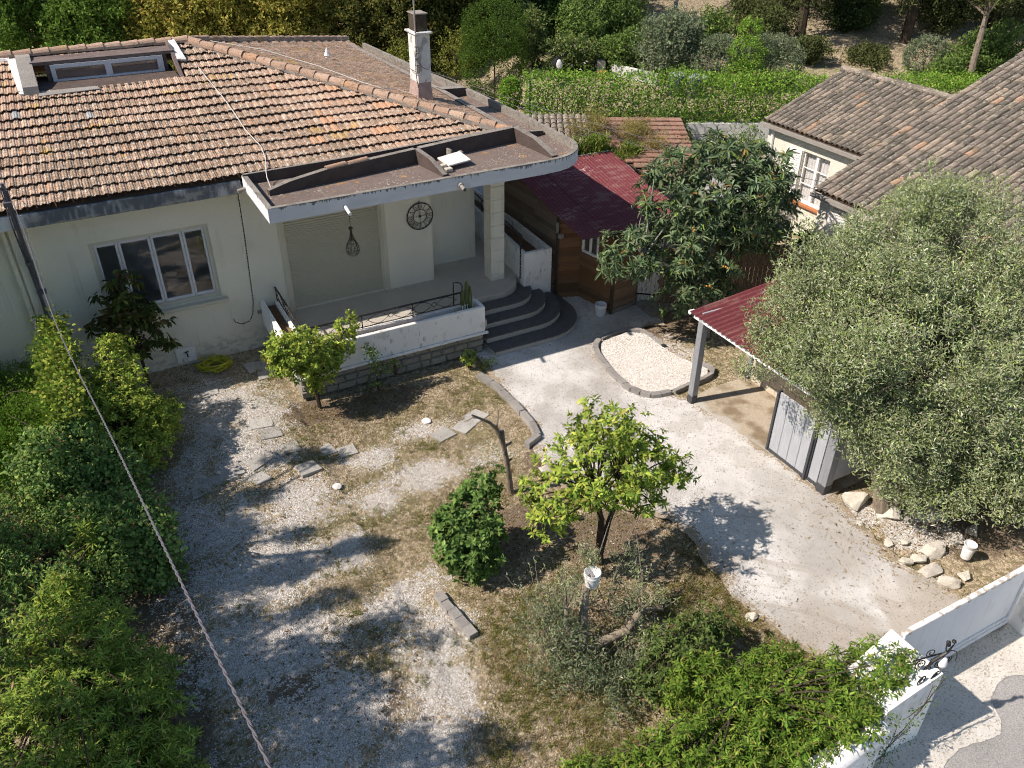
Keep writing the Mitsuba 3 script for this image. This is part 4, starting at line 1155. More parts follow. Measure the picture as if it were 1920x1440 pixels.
for k in range(4):
    corrugated((10.62 + k * .836, 15.92 + r4.normal() * .012, 2.40 + .004 * (k % 2) + r4.normal() * .003), (1, 0, 0), unit(np.array([0, 1.0, 0.165])), 0.87, 3.95, 0.11, 0.009, SH + '__roof_sheet', 'm_red_sheet', 0.05)
put(SH + '__roof_edge', beam((10.64, 19.84, 3.03), (13.95, 19.84, 3.03), 0.03, 0.05), 'm_house_cream')
dr_ = put(SH + '__door', beam((12.655, 16.235, 1.0), (12.66, 16.23, 1.0), .01, .01), 'm_white_plank', uv=np.zeros((8, 2)))
for k in range(5):
    a = np.array([12.66, 16.22]) + (np.array([13.12, 15.86]) - np.array([12.66, 16.22])) * (k / 5 + 0.004)
    b = np.array([12.66, 16.22]) + (np.array([13.12, 15.86]) - np.array([12.66, 16.22])) * ((k + 1) / 5 - 0.012)
    d = unit(b - a); n = np.array([d[1], -d[0]]) * 0.014
    o = r4.uniform(-.012, .012)
    put(dr_ + '__plank', hexa([(*(a - n), .08 + o), (*(b - n), .08 + o), (*(b + n), .08 + o), (*(a + n), .08 + o), (*(a - n), 1.98), (*(b - n), 1.98), (*(b + n), 1.98), (*(a + n), 1.98)]), 'm_white_plank', uv=np.tile([[r4.random(), 0]], (8, 1)))
for z in (0.32, 1.7):
    put(dr_ + '__hinge', beam((12.62, 16.22, z), (13.06, 15.875, z), 0.012, 0.035), 'm_black')
put(SH + '__doorstep', prism([(12.55, 15.35), (13.6, 15.45), (14.0, 15.9), (13.6, 16.2), (12.6, 16.1)], 0.0, 0.14), 'm_old_concrete')

# ---------------------------------------------------------------- low outbuilding behind the shed
OB = thing('outbuilding', 'low outbuilding behind the wooden shed with a red tiled roof half covered by tall weeds', 'outbuilding')
def fr(f, r, z): return W(f, r, z)
put(OB + '__wall', cat([oriented(23.5, 23.7, 2.0, 5.0, 0, 2.80), oriented(26.4, 26.6, -0.2, 5.0, 0, 3.05), oriented(23.71, 26.39, 4.8, 5.0, 0, 2.85)]), 'm_wall_concrete')
so = 0.10; zo = lambda f: 2.80 + so * (f - 22.5)
rp = Polygon([W(22.0, 5.3)[:2], W(26.7, 5.3)[:2], W(26.7, -0.4)[:2], W(21.6, -0.4)[:2]]).difference(sbox(0, 10, 14.05, 19.97))
rp = max(getattr(rp, 'geoms', [rp]), key=lambda g: g.area)
ov, of = sheet(rp, 0.0); ov[:, 2] = zo(ov @ _F)
ro = put(OB + '__roof', (ov, of), 'm_roof_under')
dvo = unit(_F + np.array([0, 0, so])); dno = unit(np.array([0, 0, 1.0]) - so * _F)
fl = []
for i in range(19):
    for j in range(14):
        r_, f_ = 2.40 + i * 0.21, 22.0 + j * 0.34
        o = W(f_, r_, zo(f_) + .03); k = r4.normal(0, 1, 2) * .005
        if not rp.contains(shapely.Point(*(o + .1 * _R)[:2])):
            continue
        a_, b_ = o, o + _R * .200
        fl.append((np.linalg.norm(o - CAM), hexa([a_ + [0, 0, .02 + k[0]], b_ + [0, 0, .02 + k[1]], b_ + dvo * .38 - [0, 0, .012], a_ + dvo * .38 - [0, 0, .012], a_ + [0, 0, .055 + k[0]], b_ + [0, 0, .055 + k[1]], b_ + dvo * .38 + [0, 0, .010], a_ + dvo * .38 + [0, 0, .010]]), r4.random()))
for d, m, c in sorted(fl, key=lambda t: t[0]):
    put(ro + '__tile', m, 'm_red_flat_tile', uv=np.tile([[c, 0]], (8, 1)))
cn = []
for c in range(14):
    r_ = -0.35 + c * 0.2; f_ = 21.4
    while f_ < 26.5:
        o = W(f_, r_, zo(f_) + .03)
        if rp.contains(shapely.Point(*o[:2])):
            cn.append(canal(o + dno * .03, unit(dvo + dno * -0.035 + _R * r4.normal() * .014), dno, _R, 0.44, 0.1, 0.082) + (r4.random(),))
        f_ += 0.36
lab(put(ro + '__canal_tile_field', cat([(v, f) for v, f, _ in cn]), 'm_canal_tile', uv=np.vstack([np.tile([[c * .6 + .3, 0]], (len(v), 1)) for v, f, c in cn])), kind='stuff')
ridge_line(W(24.1, 2.34, zo(24.1) + .04), W(26.6, 2.34, zo(26.6) + .04), 0.36, ro, 'ridge_tile', 'm_canal_tile', 0.12, 0.04)

# ---------------------------------------------------------------- carport
CP = thing('carport', 'open carport with grey posts and a wine-red corrugated roof beside the big olive tree', 'carport')
def post(x, y, h, w=0.16, name='post'):
    k = put(f'{CP}__{name}', cbox(x - w / 2, x + w / 2, y - w / 2, y + w / 2, 0.20, h, .008), 'm_grey_post')
    put(k + '__foot', cbox(x - w / 2 - .003, x + w / 2 + .003, y - w / 2 - .003, y + w / 2 + .003, 0.0, 0.199, .008), 'm_grey_dark')
post(11.0, 11.70, 2.14)
post(11.33, 8.03, 2.08, 0.2)
post(12.82, 11.86, 2.3, 0.12)
for k in range(5):
    corrugated((10.84 + r4.normal() * .012, 12.02 - k * .87, 2.22 + .005 * (k % 2) + r4.normal() * .003), (0.0, -1, 0), unit(np.array([1.0, 0.05, 0.05])), .91, 2.9, 0.145, 0.024, CP + '__roof_sheet', 'm_red_sheet')
put(CP + '__beam', cat([cbox(10.92, 11.02, 7.8, 11.95, 2.075, 2.17, .008)]), 'm_white_paint')
put(CP + '__beam', cat([cbox(11.03, 13.4, 11.78, 11.88, 2.14, 2.23, .008)]), 'm_grey_board')
put(CP + '__gutter_end', tube([(10.86, 12.03, 2.19), (10.98, 12.03, 2.19)], 0.05, 10), 'm_white_paint')
# low block wall along the back of the carport
bw = thing('block_wall', 'low pale block wall under the carport roof, striped by the post shadow', 'wall')
for row in range(4):
    y = 11.78 - (0.2 if row % 2 else 0)
    if row % 2:
        put(bw + '__block', cbox(12.80, 12.98, 11.59, 11.78, row * 0.2 + .004, row * 0.2 + .196, .006), 'm_block')
    while y > 8.2:
        put(bw + '__block', cbox(12.80 + r4.uniform(0, .006), 12.98, y - 0.396, y - 0.004 - (0.004 if row % 2 else 0), row * 0.2 + .004, row * 0.2 + .196, .006), 'm_block')
        y -= 0.4
put(bw + '__mortar', box(12.812, 12.97, 8.0, 11.77, 0, 0.79), 'm_mortar')
# sliding board panels on the carport's open side
def sliding(name, label, y0, y1, x, h, boards):
    k = thing(name, label, 'sliding panel', None)
    n = boards; w = (y1 - y0) / n
    for i in range(n):
        put(k + '__board', cbox(x - 0.014, x + 0.014, y0 + i * w + .004, y0 + (i + 1) * w - .004, 0.10, h, .006), 'm_grey_board')
    puts(k + '__rail', [box(x - .03, x + .03, y0, y1, 0.045, 0.098), box(x + .0145, x + .04, y0, y1, h - .15, h - .06)], 'm_grey_dark')
    put(k + '__stile', cat([box(x - .05, x + .05, y1 + .002, y1 + .05, 0.05, h + .02)]), 'm_grey_dark')
    put(k + '__stile', cat([box(x - .06, x + .05, y0 - .055, y0 - .002, 0.03, h + .02)]), 'm_grey_dark')
    wv, wf = lathe([(0, -.014), (.045, -.014), (.045, .014), (0, .014)], 12)
    for yy in (y0 + .05, y1 - .08):
        put(k + '__wheel', (wv[:, [2, 1, 0]] + [x, yy, 0.047], wf[:, ::-1]), 'm_black')
    return k
sliding('sliding_panel', 'large pale grey board panel on wheels closing the carport side', 8.50, 9.50, 11.27, 1.50, 4)
sliding('sliding_panel', 'narrow grey board panel with a dark foot next to the end post under the olive', 8.16, 8.42, 11.30, 1.62, 1)
put(CP + '__side_board', cbox(11.44, 13.2, 7.99, 8.03, 0.22, 1.4, .006), 'm_grey_board')

# board fence in the shade behind the loquat
FE = thing('board_fence', 'dark weathered board fence in the shade behind the loquat tree', 'fence')
a, b = np.array([13.0, 15.75]), np.array([17.6, 13.9]); n_ = 40
for i in range(n_):
    p0, p1 = a + (b - a) * (i / n_ + .001), a + (b - a) * ((i + 1) / n_ - .002)
    d = unit(b - a); nn = np.array([d[1], -d[0]]) * .012; h = 1.75 + r4.normal() * .03; o = r4.normal() * .006
    put(FE + '__board', hexa([(*(p0 - nn + o * nn * 60), 0), (*(p1 - nn), 0), (*(p1 + nn), 0), (*(p0 + nn), 0), (*(p0 - nn + o * nn * 60), h), (*(p1 - nn), h), (*(p1 + nn), h), (*(p0 + nn), h)]), 'm_plank', uv=np.tile([[r4.random(), 0.65]], (8, 1)))

# ---------------------------------------------------------------- gate and street walls
GW = thing('gate_wall', 'white rendered garden wall with a flat-topped end pier beside the gate', 'wall')
put(GW + '__pier', hexa([(7.55, 3.52, 0), (8.50, 3.48, 0), (8.50, 4.36, 0), (7.55, 4.30, 0), (7.58, 3.54, 1.12), (8.50, 3.50, 1.40), (8.49, 4.35, 1.40), (7.60, 4.28, 1.12)]), 'm_white_render')
put(GW + '__low_wall', hexa([(2.0, 3.36, 0), (7.54, 3.42, 0), (7.54, 3.70, 0), (2.0, 3.66, 0), (2.0, 3.38, .55), (7.54, 3.44, .9), (7.54, 3.66, .9), (2.0, 3.62, .55)]), 'm_white_render')
put(GW + '__coping', tube([(5.9, 3.42, 0.74), (6.6, 3.44, 0.80), (7.1, 3.47, 0.86), (7.5, 3.5, 0.92)], 0.13, 12), 'm_white_paint', smooth=40)
GT = thing('entrance_gate', 'plain white metal sheet gate with a rusty top edge across the drive', 'gate')
put(GT + '__panel', box(8.60, 11.44, 4.20, 4.215, 0.16, 1.36), 'm_gate')
put(GT + '__top_rail', cbox(8.56, 11.48, 4.17, 4.25, 1.361, 1.42, .008), 'm_gate_top')
puts(GT + '__frame', [cbox(8.56, 11.48, 4.17, 4.24, 0.07, 0.158, .008), cbox(8.56, 8.62, 4.165, 4.199, 0.16, 1.36, .006), cbox(11.40, 11.48, 4.16, 4.199, 0.16, 1.36, .006)], 'm_gate')
put(GT + '__bottom_lip', box(8.6, 11.4, 4.17, 4.199, 0.22, 0.26), 'm_gate')
PR = thing('gate_pier', 'white rendered pier at the right end of the entrance gate', 'pillar')
put(PR + '__body', hexa([(11.50, 3.95, 0), (12.4, 3.0, 0), (13.2, 3.6, 0), (11.6, 4.35, 0), (11.50, 3.95, 1.9), (12.4, 3.0, 1.9), (13.2, 3.6, 1.9), (11.6, 4.35, 1.9)]), 'm_white_render')


def spiral(c, r, turns, a0, plane, n=22, grow=0.25):
    t = np.linspace(0, 1, n); ang = a0 + t * turns * 2 * math.pi; rr = r * (grow + (1 - grow) * t)
    ex, ez = plane
    return np.array(c) + (rr * np.cos(ang))[:, None] * np.array(ex) + (rr * np.sin(ang))[:, None] * np.array(ez)


LN = thing('wrought_iron_bracket', 'black wrought iron scroll bracket with a small white insulator on the white gate pier', 'wrought iron ornament')
pl = ((0.9, -0.35, 0.25), (0.0, 0.15, 1.0))
o = np.array([8.38, 3.66, 1.40])
puts(LN + '__stem', [tube([o, o + [0.03, -.01, .14], o + [.10, -.05, .24], o + [.17, -.08, .32], o + [.21, -.10, .50]], [.020, .026, .024, .018, .005], 6), tube([o + [-.22, .1, .16], o + [0, .02, .22], o + [.12, -.04, .28]], .012, 5)], 'm_iron')
puts(LN + '__scroll', [tube(spiral(o + [-.10, .05, .08], .085, 1.6, 0.5, pl), .010, 4), tube(spiral(o + [.14, -.05, .06], .07, 1.5, 2.6, pl), .010, 4), tube(spiral(o + [.02, 0, -.04], .06, 1.4, 1.2, pl), .010, 4), tube(spiral(o + [.22, -.09, .16], .06, 1.4, 4.2, pl), .009, 4), tube(spiral(o + [-.02, .02, .30], .07, 1.3, 2.2, pl), .009, 4), tube(bez(o + [.17, -.08, .34], o + [.34, -.14, .36], o + [.33, -.14, .12]), .008, 4), tube(bez(o + [.17, -.08, .30], o + [.08, -.06, .42], o + [.12, -.06, .50]), .010, 5)], 'm_iron')
put(LN + '__flower', cat([(rock(.03, 5 + k, 1.0, 1)[0] + o + q_, rock(.03, 5 + k, 1.0, 1)[1]) for k, q_ in enumerate(([.12, -.06, .52], [.19, -.09, .53], [.15, -.06, .46]))]), 'm_iron')
put(LN + '__insulator', lathe([(0, 0), (.05, 0.0), (.055, .05), (.04, .12), (.03, .16), (0, .17)], 12, o + [.15, -.09, .06]), 'm_pvc', True)
for k, (x, y, s) in enumerate(((8.2, 3.60, 1), (8.42, 3.56, -1))):
    puts(LN + '__scroll', [tube(spiral((x, y - .02, 1.30 + .05), .10, 1.7, 1.0 * s, ((1, 0, .15), (0, 0, 1))), .009, 4), tube(spiral((x + .12, y - .02, 1.22), .07, 1.5, 2.0, ((1, 0, .15), (0, 0, 1))), .009, 4)], 'm_iron')

# party wall between the two gardens, behind the shrubs, and the walls of the lane
PW = thing('party_wall', 'rendered boundary wall between the two front gardens, overgrown by shrubs', 'wall')
put(PW + '__body', box(-1.36, -1.20, 14.15, 17.7, 0, 2.10), 'm_wall')
put(PW + '__coping', cbox(-1.39, -1.17, 14.13, 17.72, 2.102, 2.15, .012), 'm_old_concrete')
RW = thing('retaining_wall', 'long pale concrete retaining wall below the clipped hedge', 'wall')
put(RW + '__body', oriented(33.1, 33.4, 0.2, 24, 0, 1.30), 'm_wall_concrete')
put(RW + '__plinth', oriented(32.95, 33.098, 3.5, 24, 0, 0.62), 'm_wall_concrete')
put('lane', sheet([tuple(W(28, -2)[:2]), tuple(W(28, 24)[:2]), tuple(W(33.1, 24)[:2]), tuple(W(33.1, -2)[:2])], 0.03, .05, 8), 'm_street'); lab('lane', kind='structure')

# white building far behind with a railing
FB = thing('far_building', 'white building far behind the trees with a balcony railing', 'building')
def fbox(f0, f1, r0, r1, z0, z1):
    return oriented(f0, f1, r0, r1, z0, z1)
put(FB + '__wall', cat([fbox(66, 72, -6, 0.7, 0, 4.6)]), 'm_white_render')
put(FB + '__balcony', fbox(64.6, 65.98, -5, 0.3, 1.2, 1.36), 'm_white_render')
put(FB + '__railing', cat([fbox(64.6, 64.64, -5, 0.3, 2.2, 2.26)] + [fbox(64.6, 64.64, -5 + .16 * k, -4.97 + .16 * k, 1.36, 2.2) for k in range(33)]), 'm_white_paint')
put(FB + '__window', fbox(65.95, 65.98, -4, -2.6, 1.4, 3.4), 'm_room')
F2 = thing('far_building', 'pale building at the far left edge behind the trees', 'building')
put(F2 + '__wall', fbox(58, 66, -46, -33.3, 0, 7.5), 'm_white_render')
put(F2 + '__shutter', fbox(57.95, 57.99, -34.6, -33.8, 2, 3.6), 'm_grey_board')

# ---------------------------------------------------------------- things in the garden
r5 = np.random.default_rng(33)
# clock on the porch wall
CK = thing('wall_clock', 'large black openwork iron clock with Roman numerals on the porch wall', 'clock')
cc = np.array([7.39, 18.62, 2.66]); CR = 0.35
ringp = lambda r, n=40: [cc + [r * math.sin(t), 0, r * math.cos(t)] for t in np.linspace(0, 2 * math.pi, n)]
put(CK + '__rim', tube(ringp(CR), 0.016, 6, cap=False), 'm_iron_brown')
put(CK + '__inner_ring', tube(ringp(CR * .52), 0.010, 5, cap=False), 'm_iron_brown')
ROM = ['XII', 'I', 'II', 'III', 'IIII', 'V', 'VI', 'VII', 'VIII', 'IX', 'X', 'XI']
STRK = {'I': [((0, 0), (0, 1))], 'V': [((-.4, 1), (0, 0)), ((.4, 1), (0, 0))], 'X': [((-.4, 0), (.4, 1)), ((.4, 0), (-.4, 1))]}
for h, txt in enumerate(ROM):
    t = h * math.pi / 6; rad = np.array([math.sin(t), 0, math.cos(t)]); tan = np.array([math.cos(t), 0, -math.sin(t)])
    wd = {'I': .035, 'V': .07, 'X': .07}; tot = sum(wd[c] for c in txt); x = -tot / 2; out = []
    for c in txt:
        for p0, p1 in STRK[c]:
            q = [cc + rad * (CR * .56 + p[1] * CR * .39) + tan * (x + wd[c] / 2 + p[0] * wd[c]) for p in (p0, p1)]
            out.append(beam(q[0], q[1], 0.008, 0.011, (0, 1, 0)))
        x += wd[c]
    put(CK + '__numeral', cat(out), 'm_iron_brown')
put(CK + '__hub', (lathe([(0, -.02), (.03, -.02), (.03, .02), (0, .02)], 12)[0][:, [0, 2, 1]] + cc, lathe([(0, -.02), (.03, -.02), (.03, .02), (0, .02)], 12)[1]), 'm_iron_brown')
put(CK + '__hand', beam(cc + [0.01, -.015, -.04], cc + [-0.02, -.015, .30], .008, .012, (0, 1, 0)), 'm_iron_brown')
put(CK + '__hand', beam(cc + [-.05, -.022, -.02], cc + [.20, -.022, 0.05], .008, .014, (0, 1, 0)), 'm_iron_brown')
put(CK + '__spoke', cat([beam(cc + [a * .03, 0, b * .03], cc + [a * CR * .52, 0, b * CR * .52], .006, .008, (0, 1, 0)) for a, b in ((1, 0), (-1, 0), (0, -1), (0, 1))]), 'm_iron_brown')
put(CK + '__hanger', tube([cc + [0, 0.01, CR], cc + [0, 0.015, CR + .06]], .010, 5), 'm_iron_brown')

# pendant lamp under the canopy
LP = thing('pendant_lamp', 'teardrop wire cage pendant lamp hanging under the canopy edge', 'lamp')
lx, ly, ltop = 4.95, 16.6, 3.56
prof = [(0.015, 0.0), (0.02, -.12), (0.05, -.24), (0.10, -.34), (0.14, -.43), (0.15, -.50), (0.13, -.58), (0.09, -.63)]
put(LP + '__cord', tube([(lx, ly, 4.28), (lx, ly, ltop)], 0.007, 5), 'm_black')
put(LP + '__cap', lathe([(0, .03), (.045, .02), (.05, 0), (.045, -.02), (0, -.03)], 12, (lx, ly, ltop)), 'm_iron_brown', True)
put(LP + '__cage', cat([tube([(lx + r * math.cos(t), ly + r * math.sin(t), ltop + z) for r, z in prof], .006, 4) for t in np.linspace(0, 2 * math.pi, 13)[:-1]] + [tube([(lx + r * math.cos(t), ly + r * math.sin(t), ltop + z) for t in np.linspace(0, 2 * math.pi, 20)], .006, 4, cap=False) for r, z in prof[2:]]), 'm_iron_brown')
put(LP + '__bulb', lathe([(.018, -.26), (.02, -.34), (.04, -.40), (.045, -.46), (.03, -.52), (0, -.54)], 12, (lx, ly, ltop)), 'm_glass', True)
put(LP + '__socket', tube([(lx, ly, ltop - .1), (lx, ly, ltop - .28)], .02, 8), 'm_iron_brown')

# coiled hose
hp = []
rr = np.random.default_rng(5)
for k in range(9):
    cx, cy = 1.78 + rr.normal() * .05, 18.20 + rr.normal() * .04; ra, rb = rr.uniform(.30, .46), rr.uniform(.16, .30); ph = rr.uniform(0, 6.3); ang = rr.normal() * .25
    for t in np.linspace(0, 2 * math.pi, 26):
        u, w_ = ra * math.cos(t + ph), rb * math.sin(t + ph)
        hp.append((cx + u * math.cos(ang) - w_ * math.sin(ang), cy + u * math.sin(ang) + w_ * math.cos(ang), 0.05 + 0.016 * k + .03 * math.sin(2 * t + ph)))
hp = np.array(hp); ker = np.ones(5) / 5
hp = np.stack([np.convolve(np.pad(hp[:, i], 2, 'edge'), ker, 'valid') for i in range(3)], -1)
hp = np.vstack([[(1.25, 18.45, .06), (1.35, 18.4, .05)], hp])
put('garden_hose', tube(hp, 0.016, 6), 'm_hose', smooth=60); lab('garden_hose', 'coil of yellow green garden hose lying on the gravel at the house wall', 'hose')

# foam board and brick bits on the canopy
fbk = thing('roof_board', 'white board lying on the canopy deck, propped on broken blocks', 'board')
put(fbk + '__board', hexa([(7.42, 16.76, 4.50), (8.02, 16.86, 4.52), (7.94, 17.30, 4.60), (7.32, 17.16, 4.58), (7.42, 16.76, 4.53), (8.02, 16.86, 4.55), (7.94, 17.30, 4.63), (7.32, 17.16, 4.61)]), 'm_foam_board')
for k, (x, y, w_, d_, h_, a_) in enumerate(((7.30, 16.84, .20, .12, .14, 20), (7.38, 16.70, .18, .13, .09, 5), (7.75, 17.45, .06, .2, .26, 10), (7.98, 17.30, .07, .14, .22, 5))):
    c_, s_ = math.cos(math.radians(a_)), math.sin(math.radians(a_))
    v, f = cbox(-w_ / 2, w_ / 2, -d_ / 2, d_ / 2, 0, h_, .015)
    kk = thing('rubble_block', ('broken ochre block under the left corner of the white roof board', 'flat broken ochre block at the front left corner of the white roof board', 'upright grey slab leaning on the canopy upstand behind the white board', 'upright grey slab at the right corner of the white board')[k], 'block')
    put(kk + '__body', (v @ np.array([[c_, s_, 0], [-s_, c_, 0], [0, 0, 1]]) + [x, y, 4.41], f), 'm_block' if k < 2 else 'm_old_concrete')
for k, (x0, x1) in enumerate(((4.75, 5.22), (5.28, 5.75))):
    kk = thing('loose_tile', ('loose orange tile on the canopy upstand, the left one', 'loose orange tile on the canopy upstand, the right one')[k], 'roof tile')
    m = ridge_tile((x0, 17.30 + .145 * (x0 - 4.75), 4.70), (x1, 17.30 + .145 * (x1 - 4.75), 4.73), .07, .06)
    put(kk + '__body', m, 'm_roof_tile', uv=np.tile([[.03, .05]], (len(m[0]), 1)))

# bucket by the shed
def bucket(key, at, r, h, m):
    x, y, z = at
    put(key + '__body', lathe([(0, 0), (r * .78, 0), (r * .8, .01), (r * .98, h * .68), (r * 1.04, h * .70), (r * 1.06, h * .82), (r * 1.02, h * .84), (r * 1.03, h), (r * .97, h), (r * .76, .02), (0, .02)], 24, at), m, smooth=30)
bk = thing('bucket', 'white plastic bucket on the ground beside the wooden shed', 'bucket')
bucket(bk, (11.42, 16.12, 0.01), .155, .33, 'm_pvc')
put(bk + '__handle', tube([(11.42 + .155 * math.cos(t), 16.12 - .02 - .06 * math.sin(t), .30 - .12 * math.sin(t)) for t in np.linspace(0, math.pi, 10)], .006, 4), 'm_zinc')
wp = thing('white_pot', 'small white pot standing among the stones under the olive tree', 'pot')
put(wp + '__body', lathe([(0, 0), (.085, 0), (.10, .20), (.085, .24), (.11, .30), (.115, .32), (.10, .32), (.075, .24), (0, .1)], 20, (12.22, 5.50, 0.03)), 'm_pvc', smooth=40)
# stepping slabs
SL = [(2.58, 13.37, .42, .36, 5), (0.84, 13.84, .42, .36, 8), (1.72, 14.12, .42, .36, 25), (2.12, 15.37, .46, .38, -15), (2.22, 14.92, .44, .36, -8), (1.18, 13.96, .36, .36, 15), (2.46, 14.22, .36, .34, 0), (3.08, 13.9, .36, .32, 10), (3.5, 13.66, .36, .34, 0), (5.5, 13.25, .46, .34, 12), (6.02, 13.32, .42, .38, 30), (6.43, 13.55, .46, .40, 25), (2.62, 17.74, .60, .46, -3), (2.74, 17.26, .44, .36, -3), (-0.05, 15.6, .5, .38, 20), (0.55, 13.7, .36, .34, 0), (1.62, 13.55, .36, .36, 18), (1.4, 17.15, .4, .34, 0)]
SLL = ['grey slab lying loose and tilted on the dry grass in the tree shadow', 'grey slab at the corner of the straight shadow on the gravel', 'square grey slab in dappled shade right of the shadow corner', 'pale slab in the sunlit gravel, the upper of two near the dug earth', 'pale slab in the sunlit gravel, the lower of two near the dug earth', 'grey slab half in the wall shadow, left of the corner slab', 'pale slab sunk in the grass at the edge of the tree shade', 'half buried slab in the grass above the loose tilted slab', 'half buried slab in the dry grass, rightmost of the sunken row', 'grey slab near the round white stone in the dry grass', 'slab in the middle of the row beside the kerb', 'pale slab nearest the kerb of the drive', 'large slab at the foot of the house wall beside the hose', 'slab in front of the large one at the house wall', 'slab in the shade below the left orange tree', 'slab deep in shade left of the corner slab', 'slab in shade between corner slab and grass', 'slab in gravel in front of the coiled hose']
for (x, y, w_, d_, a_), l in zip(SL, SLL):
    c_, s_ = math.cos(math.radians(a_)), math.sin(math.radians(a_))
    q = np.array([(-w_ / 2, -d_ / 2), (w_ / 2, -d_ / 2), (w_ / 2, d_ / 2), (-w_ / 2, d_ / 2)]) + r5.normal(0, .025, (4, 2))
    q = q @ np.array([[c_, s_], [-s_, c_]]) + [x, y]
    z = float(gz(x, y)); t = r5.normal(0, .006, 2); lift = .05 if x == 2.58 else .024
    k = thing('stepping_slab', l, 'paving slab', 'stepping slabs in the garden')
    put(k + '__body', hexa([(*q[0], z - .03), (*q[1], z - .03), (*q[2], z - .03), (*q[3], z - .03), (*q[0], z + lift + t[0]), (*q[1], z + lift + t[1]), (*q[2], z + lift - t[0]), (*q[3], z + lift - t[1])]), 'm_slab', uv=np.tile([[r5.random(), 0]], (8, 1)))
for x, y, s, l in ((5.38, 13.86, .085, 'round white stone in the dry grass in front of the porch'), (2.93, 12.62, .075, 'white stone below the loose tilted slab')):
    k = thing('white_stone', l, 'stone')
    v, f = rock(s * 1.25, 3 + int(x), .35); put(k + '__body', (v + [x, y, gz(x, y) + .02], f), 'm_white_render', smooth=40)

# kerbs and edgings: each block its own piece
def edging(name, label, cat_, pts, w, h, L, m, z0=0.0):
    k = thing(name, label, cat_)
    p = np.array(pts, float); seg = np.linalg.norm(np.diff(p, axis=0), axis=1); tot = seg.sum(); cum = np.r_[0, np.cumsum(seg)]
    n = max(1, int(round(tot / L)))
    at = lambda s: np.array([np.interp(s, cum, p[:, 0]), np.interp(s, cum, p[:, 1])])
    for i in range(n):
        q0, q1 = at(tot * (i + .02) / n), at(tot * (i + .98) / n); d = unit(q1 - q0); s = np.array([-d[1], d[0]]) * w / 2; o = s * r5.normal() * .08; t = h + r5.normal() * .006
        c = .008
        put(k + '__block', hexa([(*(q0 - s + o), z0 - .05), (*(q1 - s + o), z0 - .05), (*(q1 + s + o), z0 - .05), (*(q0 + s + o), z0 - .05), (*(q0 - s * .92 + o), z0 + t), (*(q1 - s * .92 + o), z0 + t + r5.normal() * .004), (*(q1 + s * .92 + o), z0 + t), (*(q0 + s * .92 + o), z0 + t)]), 'm_kerb', uv=np.tile([[r5.random(), 0]], (8, 1)))
    return k
edging('drive_kerb', 'grey concrete kerb along the curved edge of the drive', 'kerb', [(7.18, 14.9), (7.30, 14.55), (7.36, 13.5), (7.33, 12.45), (7.22, 12.12), (7.02, 11.98), (6.85, 12.0)], .14, .10, .48, 'm_kerb')
edging('gravel_bed_edging', 'grey block edging round the white gravel bed', 'edging', [(10.62, 14.95), (10.34, 14.75), (10.16, 14.3), (10.05, 13.6), (10.0, 13.0), (10.06, 12.55), (10.32, 12.25), (10.75, 12.17)], .15, .10, .25, 'm_kerb')
edging('gravel_bed_edging', 'low edging closing the white gravel bed towards the grey carport post', 'edging', [(10.85, 12.17), (11.4, 12.25), (12.0, 12.28), (12.3, 12.45), (12.34, 12.68), (12.18, 12.78)], .10, .09, .30, 'm_kerb')
edging('gravel_bed_edging', 'pale curb behind the white gravel bed, against the shade', 'edging', [(10.70, 14.98), (11.2, 15.1), (11.75, 15.08), (11.95, 14.7), (11.9, 14.0)], .12, .07, .4, 'm_kerb')
edging('paving_strip', 'short strip of flat grey pavers in the grass', 'paver strip', [(3.55, 9.14), (3.70, 8.06)], .17, .045, .21, 'm_kerb')
put('gravel_bed', sheet([(10.62, 14.85), (10.25, 14.3), (10.12, 13.3), (10.15, 12.6), (10.4, 12.32), (11.0, 12.25), (12.0, 12.36), (12.2, 12.6), (11.9, 13.4), (11.85, 14.1), (11.85, 14.7), (11.5, 14.98)], 0.035, .02, 3), 'm_pebble'); lab('gravel_bed', kind='structure')

# stones along the drive
RKS = [(11.25, 7.02, .12, 'pale stone at the drive edge nearest the olive trunk'), (11.32, 6.42, .10, 'small pale stone between the drive and the olive tree'), (11.20, 5.92, .17, 'blocky pale stone, left end of the stone row by the gate'), (11.45, 5.86, .18, 'rounded pale stone second in the row by the gate'), (11.40, 5.58, .24, 'large flat stone in the middle of the row by the gate'), (11.42, 5.22, .26, 'largest stone of the row, nearest the gate'), (11.85, 5.22, .16, 'stone right of the largest stone near the gate'), (11.6, 6.28, .09, 'small stone in the straw beside the drive'), (7.94, 6.28, .17, 'lone pale stone on the left edge of the drive'), (7.02, 11.33, .2, 'rough stone at the end of the kerb near the tree stump'), (6.80, 11.15, .15, 'brownish stone beside the pruned stump'), (11.9, 5.9, .26, 'flat grey stone behind the row by the gate'), (13.0, 5.9, .2, 'stone in the shade under the olive tree'), (12.5, 5.95, .22, 'grey stone behind the small white pot'), (11.72, 7.5, .36, 'big chalky white boulder at the foot of the olive tree'), (12.0, 7.0, .3, 'white boulder right against the olive trunk'), (12.6, 6.6, .3, 'half shaded stone right of the olive trunk')]
for i, (x, y, s, l) in enumerate(RKS):
    k = thing('stone', l, 'stone', 'pale stones beside the drive')
    v, f = boulder(s * 1.0, 11 + i, .55); put(k + '__body', (v + [x, y, -.01 + s * .05], f), 'm_rock', smooth=25)

